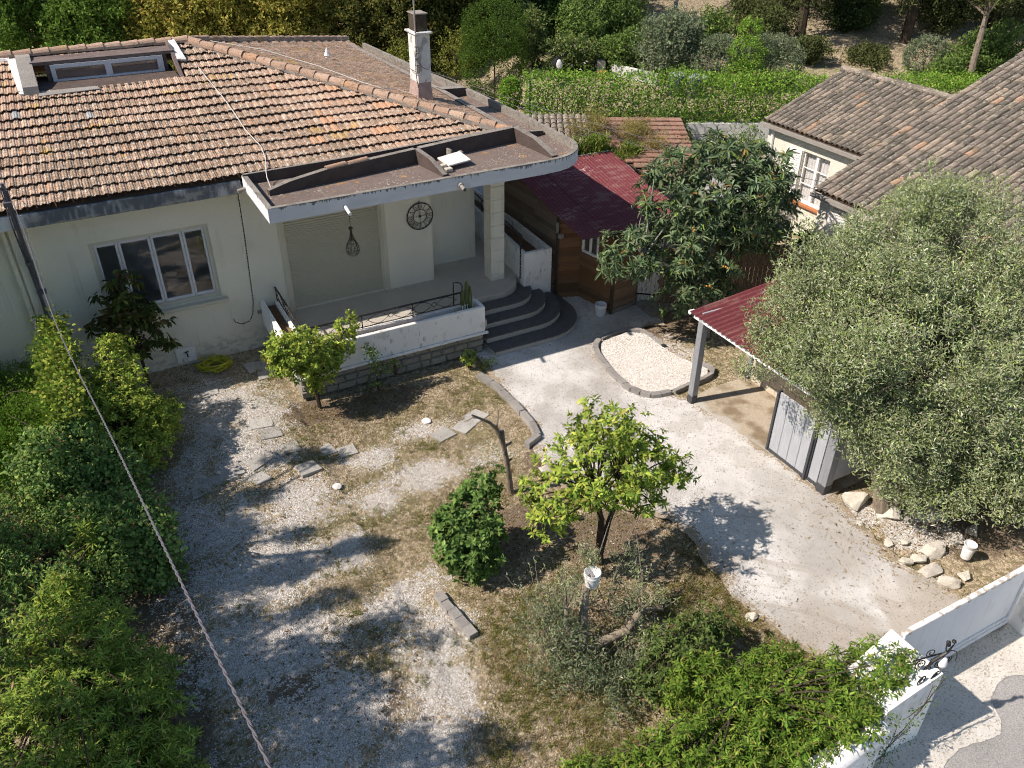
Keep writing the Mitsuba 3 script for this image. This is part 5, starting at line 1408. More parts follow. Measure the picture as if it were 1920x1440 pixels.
# overhead lines
def twisted(pts, r, off, turns, n, sides=6):
    p = np.array(pts, float); t0 = np.r_[0, np.cumsum(np.linalg.norm(np.diff(p, axis=0), axis=1))]; t0 = t0 / t0[-1]; t = np.linspace(0, 1, n)
    from scipy.interpolate import CubicSpline
    c = CubicSpline(t0, p)(t); d = unit(np.gradient(c, axis=0)); a = unit(np.cross(d, [0, 0, 1])); b = np.cross(a, d); out = []
    for k in range(2):
        ph = t * turns * 2 * math.pi + k * math.pi
        out.append(tube(c + off * (np.cos(ph)[:, None] * a + np.sin(ph)[:, None] * b), r, sides))
    return out
oc = thing('overhead_cable', 'thick twisted grey cable running down across the left of the picture', 'cable')
CABLE = [(-1.32, 18.5, 4.85), (-.94, 13.76, 5.3), (-.61, 9.21, 6.06), (-.32, 6.24, 6.74), (-.12, 3.97, 7.36), (-.01, 2.72, 7.72), (.06, 1.85, 8.0), (.10, 1.2, 8.2)]
for m in twisted(CABLE, .0048, .0038, 110, 2600, 6):
    put(oc + '__strand', m, 'm_cable', smooth=60)
sp = thing('service_post', 'grey conduit post with cables strapped to the wall at the left end of the house', 'conduit')
put(sp + '__tube', cat([tube([(-1.33, 18.02, 5.15), (-1.34, 18.02, 4.0), (-1.36, 18.44, 3.4), (-1.36, 18.44, 0.0)], .035, 8), tube([(-1.28, 18.0, 5.0), (-1.29, 18.0, 4.0), (-1.30, 18.40, 3.2), (-1.32, 18.45, 2.7)], .018, 6), tube([(-1.38, 18.0, 5.1), (-1.40, 18.0, 4.3), (-1.40, 18.36, 3.4), (-1.38, 18.44, 2.6)], .014, 6)]), 'm_cable', smooth=60)
put(sp + '__clamp', cat([cbox(-1.42, -1.27, 17.93, 18.07, 4.70, 4.80, .01), cbox(-1.42, -1.28, 18.32, 18.46, 3.3, 3.38, .01), cbox(-1.40, -1.22, 18.36, 18.48, 2.62, 2.70, .01)]), 'm_cable')
rc = thing('loose_wire', 'pale loose wire hanging over the roof tiles to the canopy', 'wire')
zz = lambda x, y: (x, y, ZE + S * (y - YE) + .075)
put(rc + '__wire', tube([zz(3.36, 22.9), zz(3.44, 22.2), zz(3.56, 21.3), zz(3.62, 20.6), zz(3.66, 19.8), zz(3.80, 19.0), zz(3.76, 18.5), (3.66, 18.14, 4.72), (3.58, 17.8, 4.55), (3.55, 17.4, 4.43), (3.72, 17.3, 4.43)], .011, 5), 'm_cable_white', smooth=60)
rc2 = thing('loose_wire', 'pale wire running along the hip tiles to the chimney', 'wire')
put(rc2 + '__wire', tube([(4.0, 24.35, 6.16), (5.2, 23.7, 5.95), (6.4, 22.7, 5.60), (7.2, 21.7, 5.32), (7.6, 21.2, 5.22), (8.0, 21.3, 5.14), (8.5, 20.95, 4.99)], .011, 5), 'm_cable_white', smooth=60)
for k, (a, b, s_, l) in enumerate((((10.6, 25.2, 4.55), (16.9, 14.3, 3.35), .35, 'upper of the thin wires from the house to the neighbour roof'), ((10.6, 25.2, 4.5), (16.9, 13.9, 3.2), .6, 'lower of the thin wires from the house to the neighbour roof'))):
    w_ = thing('thin_wire', l, 'wire', 'thin wires over the hedge')
    put(w_ + '__wire', tube(bez(a, (np.array(a) + b) / 2 - [0, 0, s_], b, 14), .008, 4), 'm_cable')

# ---------------------------------------------------------------- things in the background garden
for k, (f_, r_, l) in enumerate(((37.6, 7.15, 'left dark rain barrel with a pale sheen coloured onto its lid behind the hedge'), (37.2, 7.95, 'right dark rain barrel with a pale sheen coloured onto its lid behind the hedge'))):
    b_ = thing('rain_barrel', l, 'barrel', 'dark barrels behind the hedge')
    c_ = W(f_, r_, 1.28)
    put(b_ + '__body', lathe([(0, 0), (.36, 0), (.42, .3), (.42, .6), (.36, .82), (0, .82)], 18, c_), 'm_bin', smooth=40)
    put(b_ + '__lid', lathe([(.40, .825), (.40, .87), (.3, .92), (0, .95)], 18, c_), 'm_bin_lid_sheen', smooth=40)
st = thing('wooden_stump_post', 'short round wooden post standing above the clipped hedge', 'post')
put(st + '__body', tube([W(38.6, 12.4, 1.25), W(38.6, 12.4, 1.85)], .17, 12), 'm_bark_dark')
put(st + '__top', lathe([(0, 0.012), (.165, .004), (.165, 0)], 12, W(38.6, 12.4, 1.851)), 'm_bark_grey')
sc = thing('motor_scooter', 'black motor scooter with a white front shield parked in the deep shade', 'scooter')
sb = W(40.0, 2.0, 1.3)
def loc(f_, r_, z): return sb + f_ * _F + r_ * _R + np.array([0, 0, z])
def wheel(c, r):
    v, f = lathe([(r * .62, -.05), (r * .95, -.05), (r, 0), (r * .95, .05), (r * .62, .05), (r * .5, 0.02), (r * .1, .03), (r * .1, -.03), (r * .5, -.02), (r * .62, -.05)], 18)
    return v[:, :1] * _F + v[:, 1:2] * np.array([0, 0, 1.0]) + v[:, 2:3] * _R + c, f
put(sc + '__wheel', wheel(loc(-.55, 0, .24), .24), 'm_black', smooth=40)
put(sc + '__wheel', wheel(loc(.6, -.1, .24), .24), 'm_black', smooth=40)
v, f = rock(1, 90, 1, 2)
put(sc + '__body', (v * [.0, 0, 0] + (v[:, :1] * .62) * _F + (v[:, 1:2] * .22) * _R + v[:, 2:3] * np.array([0, 0, .24]) + loc(.3, -.05, .55), f), 'm_black', True)
put(sc + '__leg_shield', (v[:, :1] * .10 * _F + v[:, 1:2] * .26 * _R + v[:, 2:3] * np.array([0, 0, .42]) + loc(-.38, 0, .66), f), 'm_black', True)
put(sc + '__shield', (v[:, :1] * .08 * _F + v[:, 1:2] * .15 * _R + v[:, 2:3] * np.array([0, 0, .20]) + loc(-.46, .06, .80), f), 'm_pvc', True)
put(sc + '__seat', (v[:, :1] * .38 * _F + v[:, 1:2] * .16 * _R + v[:, 2:3] * np.array([0, 0, .10]) + loc(.35, -.05, .84), f), 'm_black', True)
put(sc + '__handlebar', tube([loc(-.40, -.34, 1.04), loc(-.36, 0, 1.10), loc(-.40, .34, 1.04)], .025, 6), 'm_black')
put(sc + '__mirror', cat([(v * .07 + loc(-.38, s_ * .3, 1.25), f) for s_ in (-1, 1)]), 'm_black', True)
tp = thing('terracotta_pot', 'terracotta flower pot on the path behind the hedge', 'flower pot')
put(tp + '__body', lathe([(0, 0), (.13, 0), (.2, .28), (.23, .29), (.23, .36), (.19, .36), (0, .3)], 16, W(40.2, 4.1, 1.3)), 'm_terracotta', smooth=30)
tb_ = thing('stone_trough', 'pale square stone planter behind the terracotta pot', 'planter')
put(tb_ + '__body', fbox(41.3, 41.8, 3.95, 4.35, 1.3, 1.85), 'm_block')
LW = thing('low_garden_wall', 'low grey garden wall between the shrubs behind the hedge', 'wall')
put(LW + '__body', hexa([W(41.2, 4.6, 1.2), W(39.2, 6.5, 1.2), W(39.4, 6.7, 1.2), W(41.4, 4.8, 1.2), W(41.2, 4.6, 1.75), W(39.2, 6.5, 1.75), W(39.4, 6.7, 1.75), W(41.4, 4.8, 1.75)]), 'm_wall_concrete')
FP = thing('hedge_fence', 'green metal fence posts and wires in front of the clipped hedge', 'fence')
for r_ in (0.62, 8.6):
    put(FP + '__post', tube([W(33.25, r_, 1.3), W(33.25, r_, 2.85)], .03, 6), 'm_green_paint' if r_ < 1 else 'm_zinc')
put(FP + '__wire', cat([tube([W(33.22, .62, z), W(33.22, 8.6, z)], .008, 4) for z in (1.7, 2.2, 2.7)]), 'm_green_paint')

# ---------------------------------------------------------------- foliage
TEMPL = {
    'diamond': (np.array([(0, 0, 0), (.45, .5, .10), (1, 0, -.12), (.45, -.5, .10)]), np.array([[0, 2, 1], [0, 3, 2]])),
    'lance': (np.array([(0, 0, 0), (.32, .5, .07), (.72, .36, .0), (1, 0, -.16), (.72, -.36, 0), (.32, -.5, .07)]), np.array([[0, 5, 1], [1, 4, 2], [1, 5, 4], [2, 4, 3]])),
    'broad': (np.array([(0, 0, 0), (.30, .46, .10), (.70, .42, .03), (1, 0, -.22), (.70, -.42, .03), (.30, -.46, .10), (.30, 0, .0), (.70, 0, -.06)]), np.array([[0, 6, 1], [0, 5, 6], [1, 7, 2], [1, 6, 7], [5, 7, 6], [5, 4, 7], [2, 7, 3], [7, 4, 3]])),
}


def build_leaves(P, D, N, L, Wd, kind):
    t, f = TEMPL[kind]
    D = unit(D); S = unit(np.cross(N, D)); N = np.cross(D, S)
    v = P[:, None] + t[None, :, 0:1] * (D * L[:, None])[:, None] + t[None, :, 1:2] * (S * Wd[:, None])[:, None] + t[None, :, 2:3] * (N * L[:, None])[:, None]
    return v, f


def lobes(ells, n, r, seed):
    """smaller clumps standing out of the given crown volumes"""
    g = np.random.default_rng(seed); c, o, k = cluster_points(ells, n, g, .8, .3)
    q = r * g.uniform(.65, 1.25, n)
    c = c + o * (q * .35)[:, None]
    return list(ells) + [(*c[i], q[i], q[i], q[i] * .85) for i in range(n)]


def colours(n, pal, g, var=0.16):
    w = np.array([p[1] for p in pal], float); k = g.choice(len(pal), n, p=w / w.sum())
    c = np.array([p[0] for p in pal], float)[k]
    return np.clip(c * np.exp(g.normal(0, var, (n, 1))) * np.exp(g.normal(0, 0.05, (n, 3))), 0.004, 0.8)


def cluster_points(ells, n, g, shell=0.5, lump=0.55):
    e = np.array(ells, float); vol = e[:, 3] * e[:, 4] * e[:, 5]; vol = vol ** 0.8
    k = g.choice(len(e), n, p=vol / vol.sum()); d = unit(g.normal(0, 1, (n, 3)))
    lum = 1 - lump / 2 + lump * meshkit.fbm(d * 2.2 + k[:, None] * 5.1 + e[0, :3], 3, 5)
    r = (shell + (1 - shell) * g.random(n)) * lum
    p = e[k, :3] + d * r[:, None] * e[k, 3:6]
    return p, unit(d / e[k, 3:6] * e[k, 3:6].mean(1, keepdims=True)), k


def foliage(ells, ncl, per, cr, L, Wd, pal, seed, kind='diamond', rosette=False, up=0.35, shell=0.5, lump=0.55, droop=0.0, zmin=0.02, spread=(35, 95), var=0.16):
    g = np.random.default_rng(seed)
    c, o, _ = cluster_points(ells, ncl, g, shell, lump)
    keep = c[:, 2] > zmin + cr * 0.3; c, o = c[keep], o[keep]; n = len(c)
    C = np.repeat(c, per, 0); O = np.repeat(o, per, 0); m = n * per
    if rosette:
        ax = unit(o * 0.7 + np.array([0, 0, up]) + g.normal(0, .35, (n, 3))); AX = np.repeat(ax, per, 0)
        a = unit(np.cross(AX, g.normal(0, 1, (m, 3)))); b = np.cross(AX, a)
        th = np.tile(np.arange(per) * 2.4, n) + np.repeat(g.uniform(0, 6.3, n), per); rad = a * 0 + np.cos(th)[:, None] * a + np.sin(th)[:, None] * b
        a0 = np.repeat(unit(np.cross(ax, g.normal(0, 1, (n, 3)))), per, 0); b0 = np.cross(AX, a0); rad = np.cos(th)[:, None] * a0 + np.sin(th)[:, None] * b0
        an = np.radians(g.uniform(spread[0], spread[1], m))[:, None]
        D = np.cos(an) * AX + np.sin(an) * rad + np.array([0, 0, -droop])
        P = C + AX * (g.random((m, 1)) - .7) * cr + rad * 0.01
        N = unit(AX + g.normal(0, .25, (m, 3)))
    else:
        P = C + g.normal(0, .5, (m, 3)) * cr
        D = unit(O * 0.5 + g.normal(0, .8, (m, 3)) + np.array([0, 0, up - droop]))
        N = unit(O * 0.6 + np.array([0, 0, .7]) + g.normal(0, .6, (m, 3)))
    P[:, 2] = np.maximum(P[:, 2], zmin)
    v, f = build_leaves(P, D, N, L * g.uniform(.5, 1.3, m), Wd * g.uniform(.6, 1.25, m), kind)
    # one tint per twig and one per leaf
    col = colours(m, pal, g, var) * np.exp(np.repeat(g.normal(0, .10, (n, 1)), per, 0))
    return v, f, col, c


def put_leaves(key, v, f, col, m='m_leaf', kind=None):
    n, k = v.shape[:2]
    F = (f[None] + (np.arange(n) * k)[:, None, None]).reshape(-1, 3)
    kk = put(key, (v.reshape(-1, 3), F), m, color=np.repeat(col, k, 0))
    if kind:
        lab(kk, kind=kind)
    return kk


def leaf_parts(key, v, f, col, m, n):
    """the n leaves that show largest each as a part, the others joined; outer leaves on the near side come first"""
    ctr = v.mean((0, 1)); mid = v.mean(1); view = unit(CAM - ctr)
    size = np.linalg.norm(v[:, 3] - v[:, 0], axis=1)
    order = np.argsort(-(((mid - ctr) @ view) + size * 2))
    for i in order[:n]:
        scene[numbered(key + '__leaf')] = mikit.ply((v[i], f), m, color=np.repeat(col[i:i + 1], v.shape[1], 0))
    if len(order) > n:
        put_leaves(key + '__crown', v[order[n:]], f, col[order[n:]], m, 'stuff')


def branches(nodes, targets, g, r0, r1, sag=0.15, n=6, sides=5):
    """tapered limbs from the nearest of nodes to the given points"""
    nodes = np.array(nodes, float); out = []
    for t in targets:
        k = np.argmin(np.linalg.norm(nodes - t, axis=1) + 0.6 * np.maximum(nodes[:, 2] - t[2], 0)); a = nodes[k]
        L = np.linalg.norm(t - a); mid = a * .5 + t * .5 + g.normal(0, .1, 3) * L + np.array([0, 0, sag * L])
        out.append(tube(bez(a, mid, t, n), np.linspace(r0, r1, n), sides))
    return out


def plant(name, label, category, ells, ncl, per, cr, L, Wd, pal, seed, stems=(), group=None, bark='m_bark_dark', m='m_leaf', parts=0, nbr=14, br=(0.018, 0.005), crown='crown', trunk='trunk', **kw):
    key = thing(name, label, category, group)
    g = np.random.default_rng(seed + 500)
    v, f, col, c = foliage(ells, ncl, per, cr, L, Wd, pal, seed, **kw)
    wood, nodes = [], []
    for pts, radii in stems:
        p = np.array(pts, float); wood.append(tube(p, np.linspace(radii[0], radii[1], len(p)), 8)); nodes += list(p[1:])
    if not stems:
        e = np.array(ells[0]); b = np.array([e[0], e[1], max(0.0, e[2] - e[5] * 1.05)]); p = [b, [e[0], e[1], e[2]]]
        p = [b, np.array([e[0], e[1], e[2]])]; wood.append(tube(p, [.05, .025], 6)); nodes += p
    if nbr:
        wood += branches(nodes, c[g.choice(len(c), min(nbr, len(c)), replace=False)], g, br[0], br[1])
    put(f'{key}__{trunk}', cat(wood), bark, smooth=40)
    if parts:
        leaf_parts(key, v, f, col, m, parts)
    else:
        put_leaves(f'{key}__{crown}', v, f, col, m)
    return key


CITRUS = [((.251, .345, .059), 5), ((.366, .441, .077), 4), ((.147, .228, .043), 3), ((.441, .457, .104), 1), ((.423, .353, .095), 0.3)]
DKCIT = [((.102, .180, .048), 5), ((.144, .240, .066), 4), ((.192, .282, .084), 2)]
OLIVE = [((.285, .327, .169), 5), ((.380, .422, .258), 4), ((.215, .268, .122), 3), ((.500, .535, .388), 1.5), ((.310, .398, .130), 2)]
LOQ = [((.119, .172, .087), 5), ((.167, .226, .123), 4), ((.087, .131, .065), 3), ((.210, .262, .153), 1.5), ((.218, .290, .087), 1), ((.377, .204, .073), 0.12)]
AVO = [((.054, .078, .024), 5), ((.096, .120, .036), 3), ((.120, .090, .036), 2), ((.156, .180, .060), 1)]
HEDGE = [((.178, .315, .046), 5), ((.262, .431, .071), 4), ((.126, .232, .042), 3), ((.399, .525, .126), 1), ((.377, .319, .116), 0.3)]
OLEA = [((.189, .284, .052), 5), ((.284, .388, .069), 4), ((.121, .189, .038), 3), ((.378, .430, .103), 1), ((.397, .305, .132), 0.35), ((.330, .397, .106), 0.8)]
ROSE = [((.178, .287, .089), 5), ((.268, .406, .118), 4), ((.118, .198, .070), 3), ((.394, .454, .138), 0.8), ((.365, .243, .106), 0.4)]
LIME = [((.125, .245, .032), 5), ((.17, .30, .045), 4), ((.085, .17, .028), 2), ((.24, .30, .08), .8)]
CYP = [((.336, .336, .073), 5), ((.462, .420, .106), 4), ((.210, .232, .053), 3), ((.546, .420, .126), 1.5)]
CYPD = [((.154, .172, .046), 5), ((.216, .216, .064), 3), ((.090, .108, .036), 3), ((.306, .234, .072), 1)]
PINE = [((.106, .131, .050), 5), ((.150, .169, .062), 3), ((.069, .088, .035), 3)]
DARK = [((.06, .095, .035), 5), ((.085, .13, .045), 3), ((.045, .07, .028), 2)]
GREYG = [((.207, .255, .152), 5), ((.283, .324, .207), 3), ((.138, .179, .103), 3)]
MID = [((.140, .220, .057), 5), ((.213, .311, .083), 4), ((.089, .146, .041), 3), ((.311, .384, .131), 1)]
BAMB = [((0.131, 0.223, 0.035), 5), ((0.192, 0.283, 0.046), 4), ((0.081, 0.151, 0.026), 3), ((0.273, 0.313, 0.071), 1), ((0.264, 0.211, 0.088), 0.35)]
WEED = [((.192, .288, .060), 5), ((.264, .348, .072), 3), ((.396, .348, .132), 1)]
STRAWW = [((.391, .322, .127), 5), ((.310, .299, .103), 3), ((.230, .253, .069), 2)]

# big olive at the right
plant('olive_tree', 'large grey green olive tree covering the carport at the right', 'tree',
      lobes([(12.2, 8.0, 3.2, 1.8, 1.9, 1.35), (13.8, 9.0, 3.9, 1.75, 1.7, 1.25), (13.7, 6.6, 2.5, 1.6, 1.15, 1.05), (11.1, 8.4, 3.2, .9, 1.1, .85), (12.2, 9.5, 3.8, 1.3, 1.05, .85), (15.0, 7.6, 3.3, 1.5, 1.4, 1.4), (12.5, 6.6, 2.3, .95, .8, .7), (13.3, 5.7, 1.5, .95, .7, .65), (14.6, 9.4, 4.7, .75, .7, .6), (12.25, 6.95, 1.75, .85, .7, .65), (12.8, 6.2, 1.7, .8, .65, .6), (13.9, 6.1, 1.5, .8, .6, .6), (11.3, 7.6, 2.3, .6, .7, .5), (10.7, 8.9, 3.1, .7, .75, .6), (12.2, 6.0, 1.4, .7, .5, .5), (12.9, 5.35, 1.3, .8, .45, .5), (14.0, 5.6, 1.35, .9, .5, .5), (11.75, 7.0, 1.9, .5, .5, .4), (12.0, 6.4, 1.1, .5, .4, .35), (11.5, 7.35, 1.5, .55, .5, .4), (12.0, 6.75, 1.35, .55, .45, .4), (11.2, 7.6, 1.9, .5, .5, .4), (12.6, 5.9, 1.0, .6, .4, .35), (13.4, 5.5, .95, .7, .4, .35)], 160, .46, 40),
      9400, 26, .15, .085, .024, OLIVE, 41, stems=[([(11.95, 7.1, -.05), (11.85, 7.2, .5), (11.7, 7.4, 1.1), (11.6, 7.8, 2.0)], (.17, .08)), ([(11.98, 7.12, .05), (12.3, 7.2, .6), (12.6, 7.4, 1.2), (13.2, 7.9, 2.4)], (.16, .07)), ([(12.05, 7.08, .1), (12.7, 7.0, .35), (13.3, 7.0, .8), (13.9, 7.2, 1.7)], (.14, .06)), ([(11.85, 7.2, .5), (12.1, 8.0, 1.6), (12.3, 9.0, 2.9)], (.11, .05))],
      bark='m_bark', nbr=90, br=(.04, .008), shell=.62, lump=.7, up=.35, m='m_leaf_olive', var=.16)

# loquat
plant('loquat_tree', 'loquat tree with long dark leathery leaves and a few orange fruits beside the shed', 'tree',
      [(12.8, 14.4, 2.5, 1.5, 1.3, 1.1), (13.5, 14.1, 3.6, 1.4, 1.3, 1.05), (11.15, 14.7, 2.45, .95, .8, .65), (14.75, 14.3, 3.0, 1.0, 1.1, 1.1), (12.9, 14.2, 1.6, 1.1, 1.0, .6), (14.2, 14.6, 4.3, .8, .8, .6), (12.5, 15.2, 4.2, .7, .6, .5), (13.4, 14.7, 4.6, .7, .6, .5), (15.2, 14.4, 3.9, .6, .6, .5), (12.4, 15.0, 3.4, 1.0, 1.0, .8), (12.5, 14.3, 1.1, .7, .6, .35), (13.6, 14.3, 1.2, .6, .6, .35)],
      720, 13, .12, .235, .066, LOQ, 51, stems=[([(13.2, 13.9, 0), (13.15, 13.95, .7), (13.1, 14.1, 1.5), (13.3, 14.2, 2.6)], (.11, .06)), ([(13.1, 14.1, 1.3), (12.4, 14.3, 1.9), (11.5, 14.6, 2.3)], (.06, .03)), ([(13.2, 14.1, 1.6), (13.9, 14.2, 2.3), (14.6, 14.3, 2.9)], (.06, .03))],
      bark='m_bark_grey', m='m_leaf_gloss', parts=300, nbr=60, br=(.025, .008), kind='broad', rosette=True, up=.55, shell=.55, lump=.6, droop=.18)
gq = np.random.default_rng(8)
c, o, _ = cluster_points([(12.8, 14.3, 2.4, 1.6, 1.4, 1.2), (13.6, 14.0, 3.3, 1.4, 1.3, 1.1)], 22, gq, .85, .4)
bunch = []
for p in c:
    if (CAM - p) @ (p - np.array([13.0, 14.4, 2.5])) > -4:
        for k in range(3):
            v, f = rock(.024, 3 + k, 1.1, 1); bunch.append((v + p + gq.normal(0, .035, 3), f))
mat('m_fruit', (.48, .22, .04), .5, .4)
lab(put('loquat_tree__fruit', cat(bunch), 'm_fruit', smooth=True), kind='stuff')

# citrus in the middle of the garden
plant('citrus_tree', 'small citrus tree with yellow green leaves standing in the middle of the garden', 'tree',
      [(6.3, 8.5, 2.25, 1.05, 1.0, .62), (5.55, 8.5, 2.0, .75, .7, .55), (7.1, 8.5, 2.0, .75, .7, .55), (6.5, 8.8, 2.75, .75, .7, .38), (7.75, 8.3, 1.72, .35, .35, .28), (5.2, 8.4, 1.55, .35, .4, .38), (6.9, 8.2, 1.55, .4, .4, .35)],
      640, 12, .10, .108, .042, CITRUS, 61, stems=[([(6.40, 8.50, -.02), (6.38, 8.52, .5), (6.36, 8.5, 1.0), (6.2, 8.5, 1.6)], (.075, .045)), ([(6.42, 8.52, .2), (6.52, 8.5, .9), (6.7, 8.5, 1.5)], (.055, .035))],
      m='m_leaf_gloss', parts=260, nbr=60, br=(.022, .006), kind='lance', rosette=True, up=.45, shell=.55, lump=.6, droop=.28, bark='m_bark_dark')
plant('round_shrub', 'rounded glossy dark green shrub with broad leaves left of the small citrus tree', 'shrub',
      [(4.30, 9.50, .72, .72, .72, .66), (4.45, 9.6, 1.05, .55, .6, .5), (4.0, 9.5, .95, .4, .45, .45), (4.75, 9.85, 1.35, .35, .35, .28), (4.35, 9.35, .35, .55, .5, .35), (5.05, 9.9, 1.45, .22, .2, .15)],
      520, 11, .08, .10, .056, DKCIT, 62, m='m_leaf_gloss', parts=280, nbr=20, kind='broad', rosette=True, up=.45, shell=.6, lump=.35, droop=.12)
# pruned stump
ps = thing('pruned_tree', 'bare pruned tree stem with one long sawn branch beside the curved kerb', 'tree')
put(ps + '__trunk', cat([tube([(5.90, 10.92, -.03), (5.86, 10.91, .35), (5.80, 10.9, .8), (5.72, 10.9, 1.25), (5.70, 10.9, 1.55)], [.072, .058, .054, .05, .042], 9), tube([(5.72, 10.9, 1.2), (5.60, 10.9, 1.6), (5.45, 10.88, 1.82), (5.22, 10.85, 2.02), (5.06, 10.84, 2.15)], [.042, .038, .030, .024, .018], 7), tube([(5.58, 10.9, 1.62), (5.62, 10.9, 1.9), (5.63, 10.9, 2.05)], [.03, .015, .008], 6), tube([(5.22, 10.85, 2.02), (5.10, 10.9, 2.04), (5.0, 10.9, 2.0)], [.016, .012, .006], 5)] + [tube([(5.8 - .02 * k, 10.9, .75 + .2 * k), (5.80 + .09 * (-1) ** k, 10.86, .84 + .2 * k)], [.03, .02], 6) for k in range(4)]), 'm_bark', smooth=40)

# lemon tree before the porch
plant('lemon_tree', 'bushy lemon tree with bright leaves in front of the left end of the porch', 'tree',
      [(3.2, 15.35, 1.55, .72, .62, .62), (2.85, 15.3, 1.65, .5, .5, .5), (3.6, 15.4, 1.25, .55, .5, .5), (4.35, 15.62, 1.75, .28, .26, .36), (4.1, 15.5, 1.45, .35, .35, .3), (3.45, 15.5, .65, .25, .22, .4)],
      950, 11, .10, .082, .040, CITRUS, 71, stems=[([(3.45, 15.45, 0), (3.42, 15.45, .5), (3.35, 15.4, 1.0), (3.2, 15.4, 1.4)], (.05, .03)), ([(3.42, 15.45, .6), (3.8, 15.5, 1.1), (4.3, 15.6, 1.7)], (.03, .012))], m='m_leaf_gloss', nbr=30, kind='lance', rosette=True, up=.5, shell=.5, lump=.6)
plant('mandarin_tree', 'yellow green orange tree under the cable at the left, in front of the house window', 'tree',
      [(-.55, 15.2, 1.05, .9, .9, .7), (-1.0, 15.6, 1.25, .7, .8, .6), (.10, 15.5, .75, .6, .75, .5), (-.3, 16.6, 1.8, .5, .5, .5), (-.45, 16.0, 1.5, .7, .7, .5), (-.35, 14.6, .75, .7, .55, .5)],
      2100, 11, .11, .078, .036, CITRUS, 72, stems=[([(-.55, 14.9, 0), (-.55, 15.0, .4), (-.5, 15.1, .8), (-.55, 15.2, 1.2)], (.07, .04)), ([(-.55, 15.0, .4), (-.2, 15.2, .6), (.1, 15.4, .75)], (.04, .02)), ([(-.5, 15.1, .8), (-.4, 15.9, 1.3), (-.3, 16.5, 1.8)], (.04, .02))], m='m_leaf_gloss', nbr=40, kind='lance', rosette=True, up=.5, shell=.5, lump=.6)
plant('avocado_tree', 'young avocado tree with big dark drooping leaves before the house window', 'tree',
      [(.20, 18.02, 2.15, .50, .36, .85), (-.25, 18.0, 1.75, .42, .3, .45), (.62, 17.95, 1.35, .42, .3, .5), (.15, 18.0, 1.3, .5, .35, .6), (.9, 17.95, 1.45, .22, .2, .22), (-.55, 17.95, 1.75, .22, .2, .25), (.28, 18.02, 2.75, .40, .28, .45), (-.05, 18.0, 2.35, .40, .28, .4), (.6, 17.98, 1.95, .3, .25, .35)],
      120, 8, .10, .21, .078, AVO, 73, stems=[([(.2, 18.1, 0), (.2, 18.08, 1.0), (.2, 18.03, 2.0), (.22, 18.0, 2.9)], (.04, .015))], m='m_leaf_gloss', parts=300, nbr=40, br=(.014, .006), kind='broad', rosette=True, up=.5, shell=.35, lump=.3, droop=.75, spread=(50, 100))
# shrubs on the left boundary
plant('jasmine_hedge', 'bright green fine-leaved hedge at the left edge below the grey wall', 'hedge',
      [(-2.7, 17.2, .75, 1.1, 1.5, .75), (-2.2, 15.9, .9, .9, 1.0, .75), (-3.3, 18.4, .7, 1.0, 1.0, .75), (-1.9, 18.0, .7, .5, .8, .8), (-3.2, 15.8, .8, .9, 1.0, .8), (-1.38, 15.0, 1.95, .42, .95, .42), (-1.36, 16.7, 1.9, .42, 1.1, .42), (-1.3, 14.3, 1.6, .45, .4, .6), (-2.6, 14.8, 1.2, .8, .8, .7)], 3400, 13, .10, .065, .026, LIME, 74, nbr=12, shell=.6, up=.5)
plant('rose_shrub', 'leafy rose shrub with round leaves below the orange tree at the left', 'shrub', [(-1.1, 13.7, .95, .75, .75, .8), (-1.7, 14.0, 1.2, .8, .7, .9), (-.75, 13.9, .6, .5, .5, .5), (-1.25, 14.1, 1.7, .4, .4, .45)], 1300, 10, .12, .085, .06, ROSE, 75, nbr=20, kind='lance', shell=.5)
plant('rose_shrub', 'climbing rose shrub with rounded lit leaves against the gravel, left of the cable', 'shrub', [(-.75, 12.0, .75, .6, .8, .75), (-.45, 11.5, .65, .42, .5, .6), (-1.1, 12.6, .8, .6, .6, .6), (-.35, 12.2, .85, .35, .4, .4)], 1100, 10, .12, .085, .062, ROSE, 76, nbr=20, kind='lance', shell=.5)
plant('dark_shrub', 'dark grey green shrub in the shade at the left edge', 'shrub', [(-2.1, 12.6, .55, .9, 1.2, .5), (-2.6, 13.7, .6, .7, .8, .6), (-1.6, 11.4, .55, .8, .8, .55), (-2.6, 11.2, .6, .8, .9, .6), (-1.5, 12.9, .7, .6, .6, .6), (-2.9, 12.6, .9, .6, .8, .7)], 1500, 11, .12, .08, .045, ROSE, 77, nbr=16, shell=.5)
plant('young_oleander', 'upright shoot with long bright leaves among the dark shrubs at the left', 'shrub', [(-1.35, 12.0, .95, .28, .28, .6), (-1.9, 11.1, .8, .5, .4, .5)], 130, 14, .10, .14, .028, OLEA, 78, nbr=10, kind='lance', rosette=True, shell=.3, up=.9)
plant('oleander_bush', 'large oleander bush filling the lower left corner', 'shrub',
      [(-1.9, 9.6, .85, 1.1, 1.3, .85), (-1.3, 8.6, .7, .8, 1.2, .75), (-2.3, 8.2, 1.0, 1.1, 1.4, .9), (-1.3, 7.3, .75, .8, 1.0, .75), (-2.2, 6.8, 1.0, 1.2, 1.2, 1.0), (-.95, 9.2, .5, .4, .6, .5), (-1.0, 6.3, .6, .6, .8, .6)],
      3000, 14, .11, .12, .024, OLEA, 79, nbr=140, kind='lance', rosette=True, shell=.5, up=.7, m='m_leaf_gloss', lump=.7)
gw = np.random.default_rng(130); n = 5200
yy = gw.uniform(14.0, 17.75, n); sd = gw.random(n)
P = np.stack([np.where(sd < .5, -1.28 + gw.normal(0, .16, n), np.where(sd < .8, -1.15 + np.abs(gw.normal(0, .07, n)), -1.42)), yy, np.where(sd < .5, 2.16 + np.abs(gw.normal(0, .12, n)) + .10 * np.sin(yy * 4), gw.uniform(.1, 2.2, n))], -1)
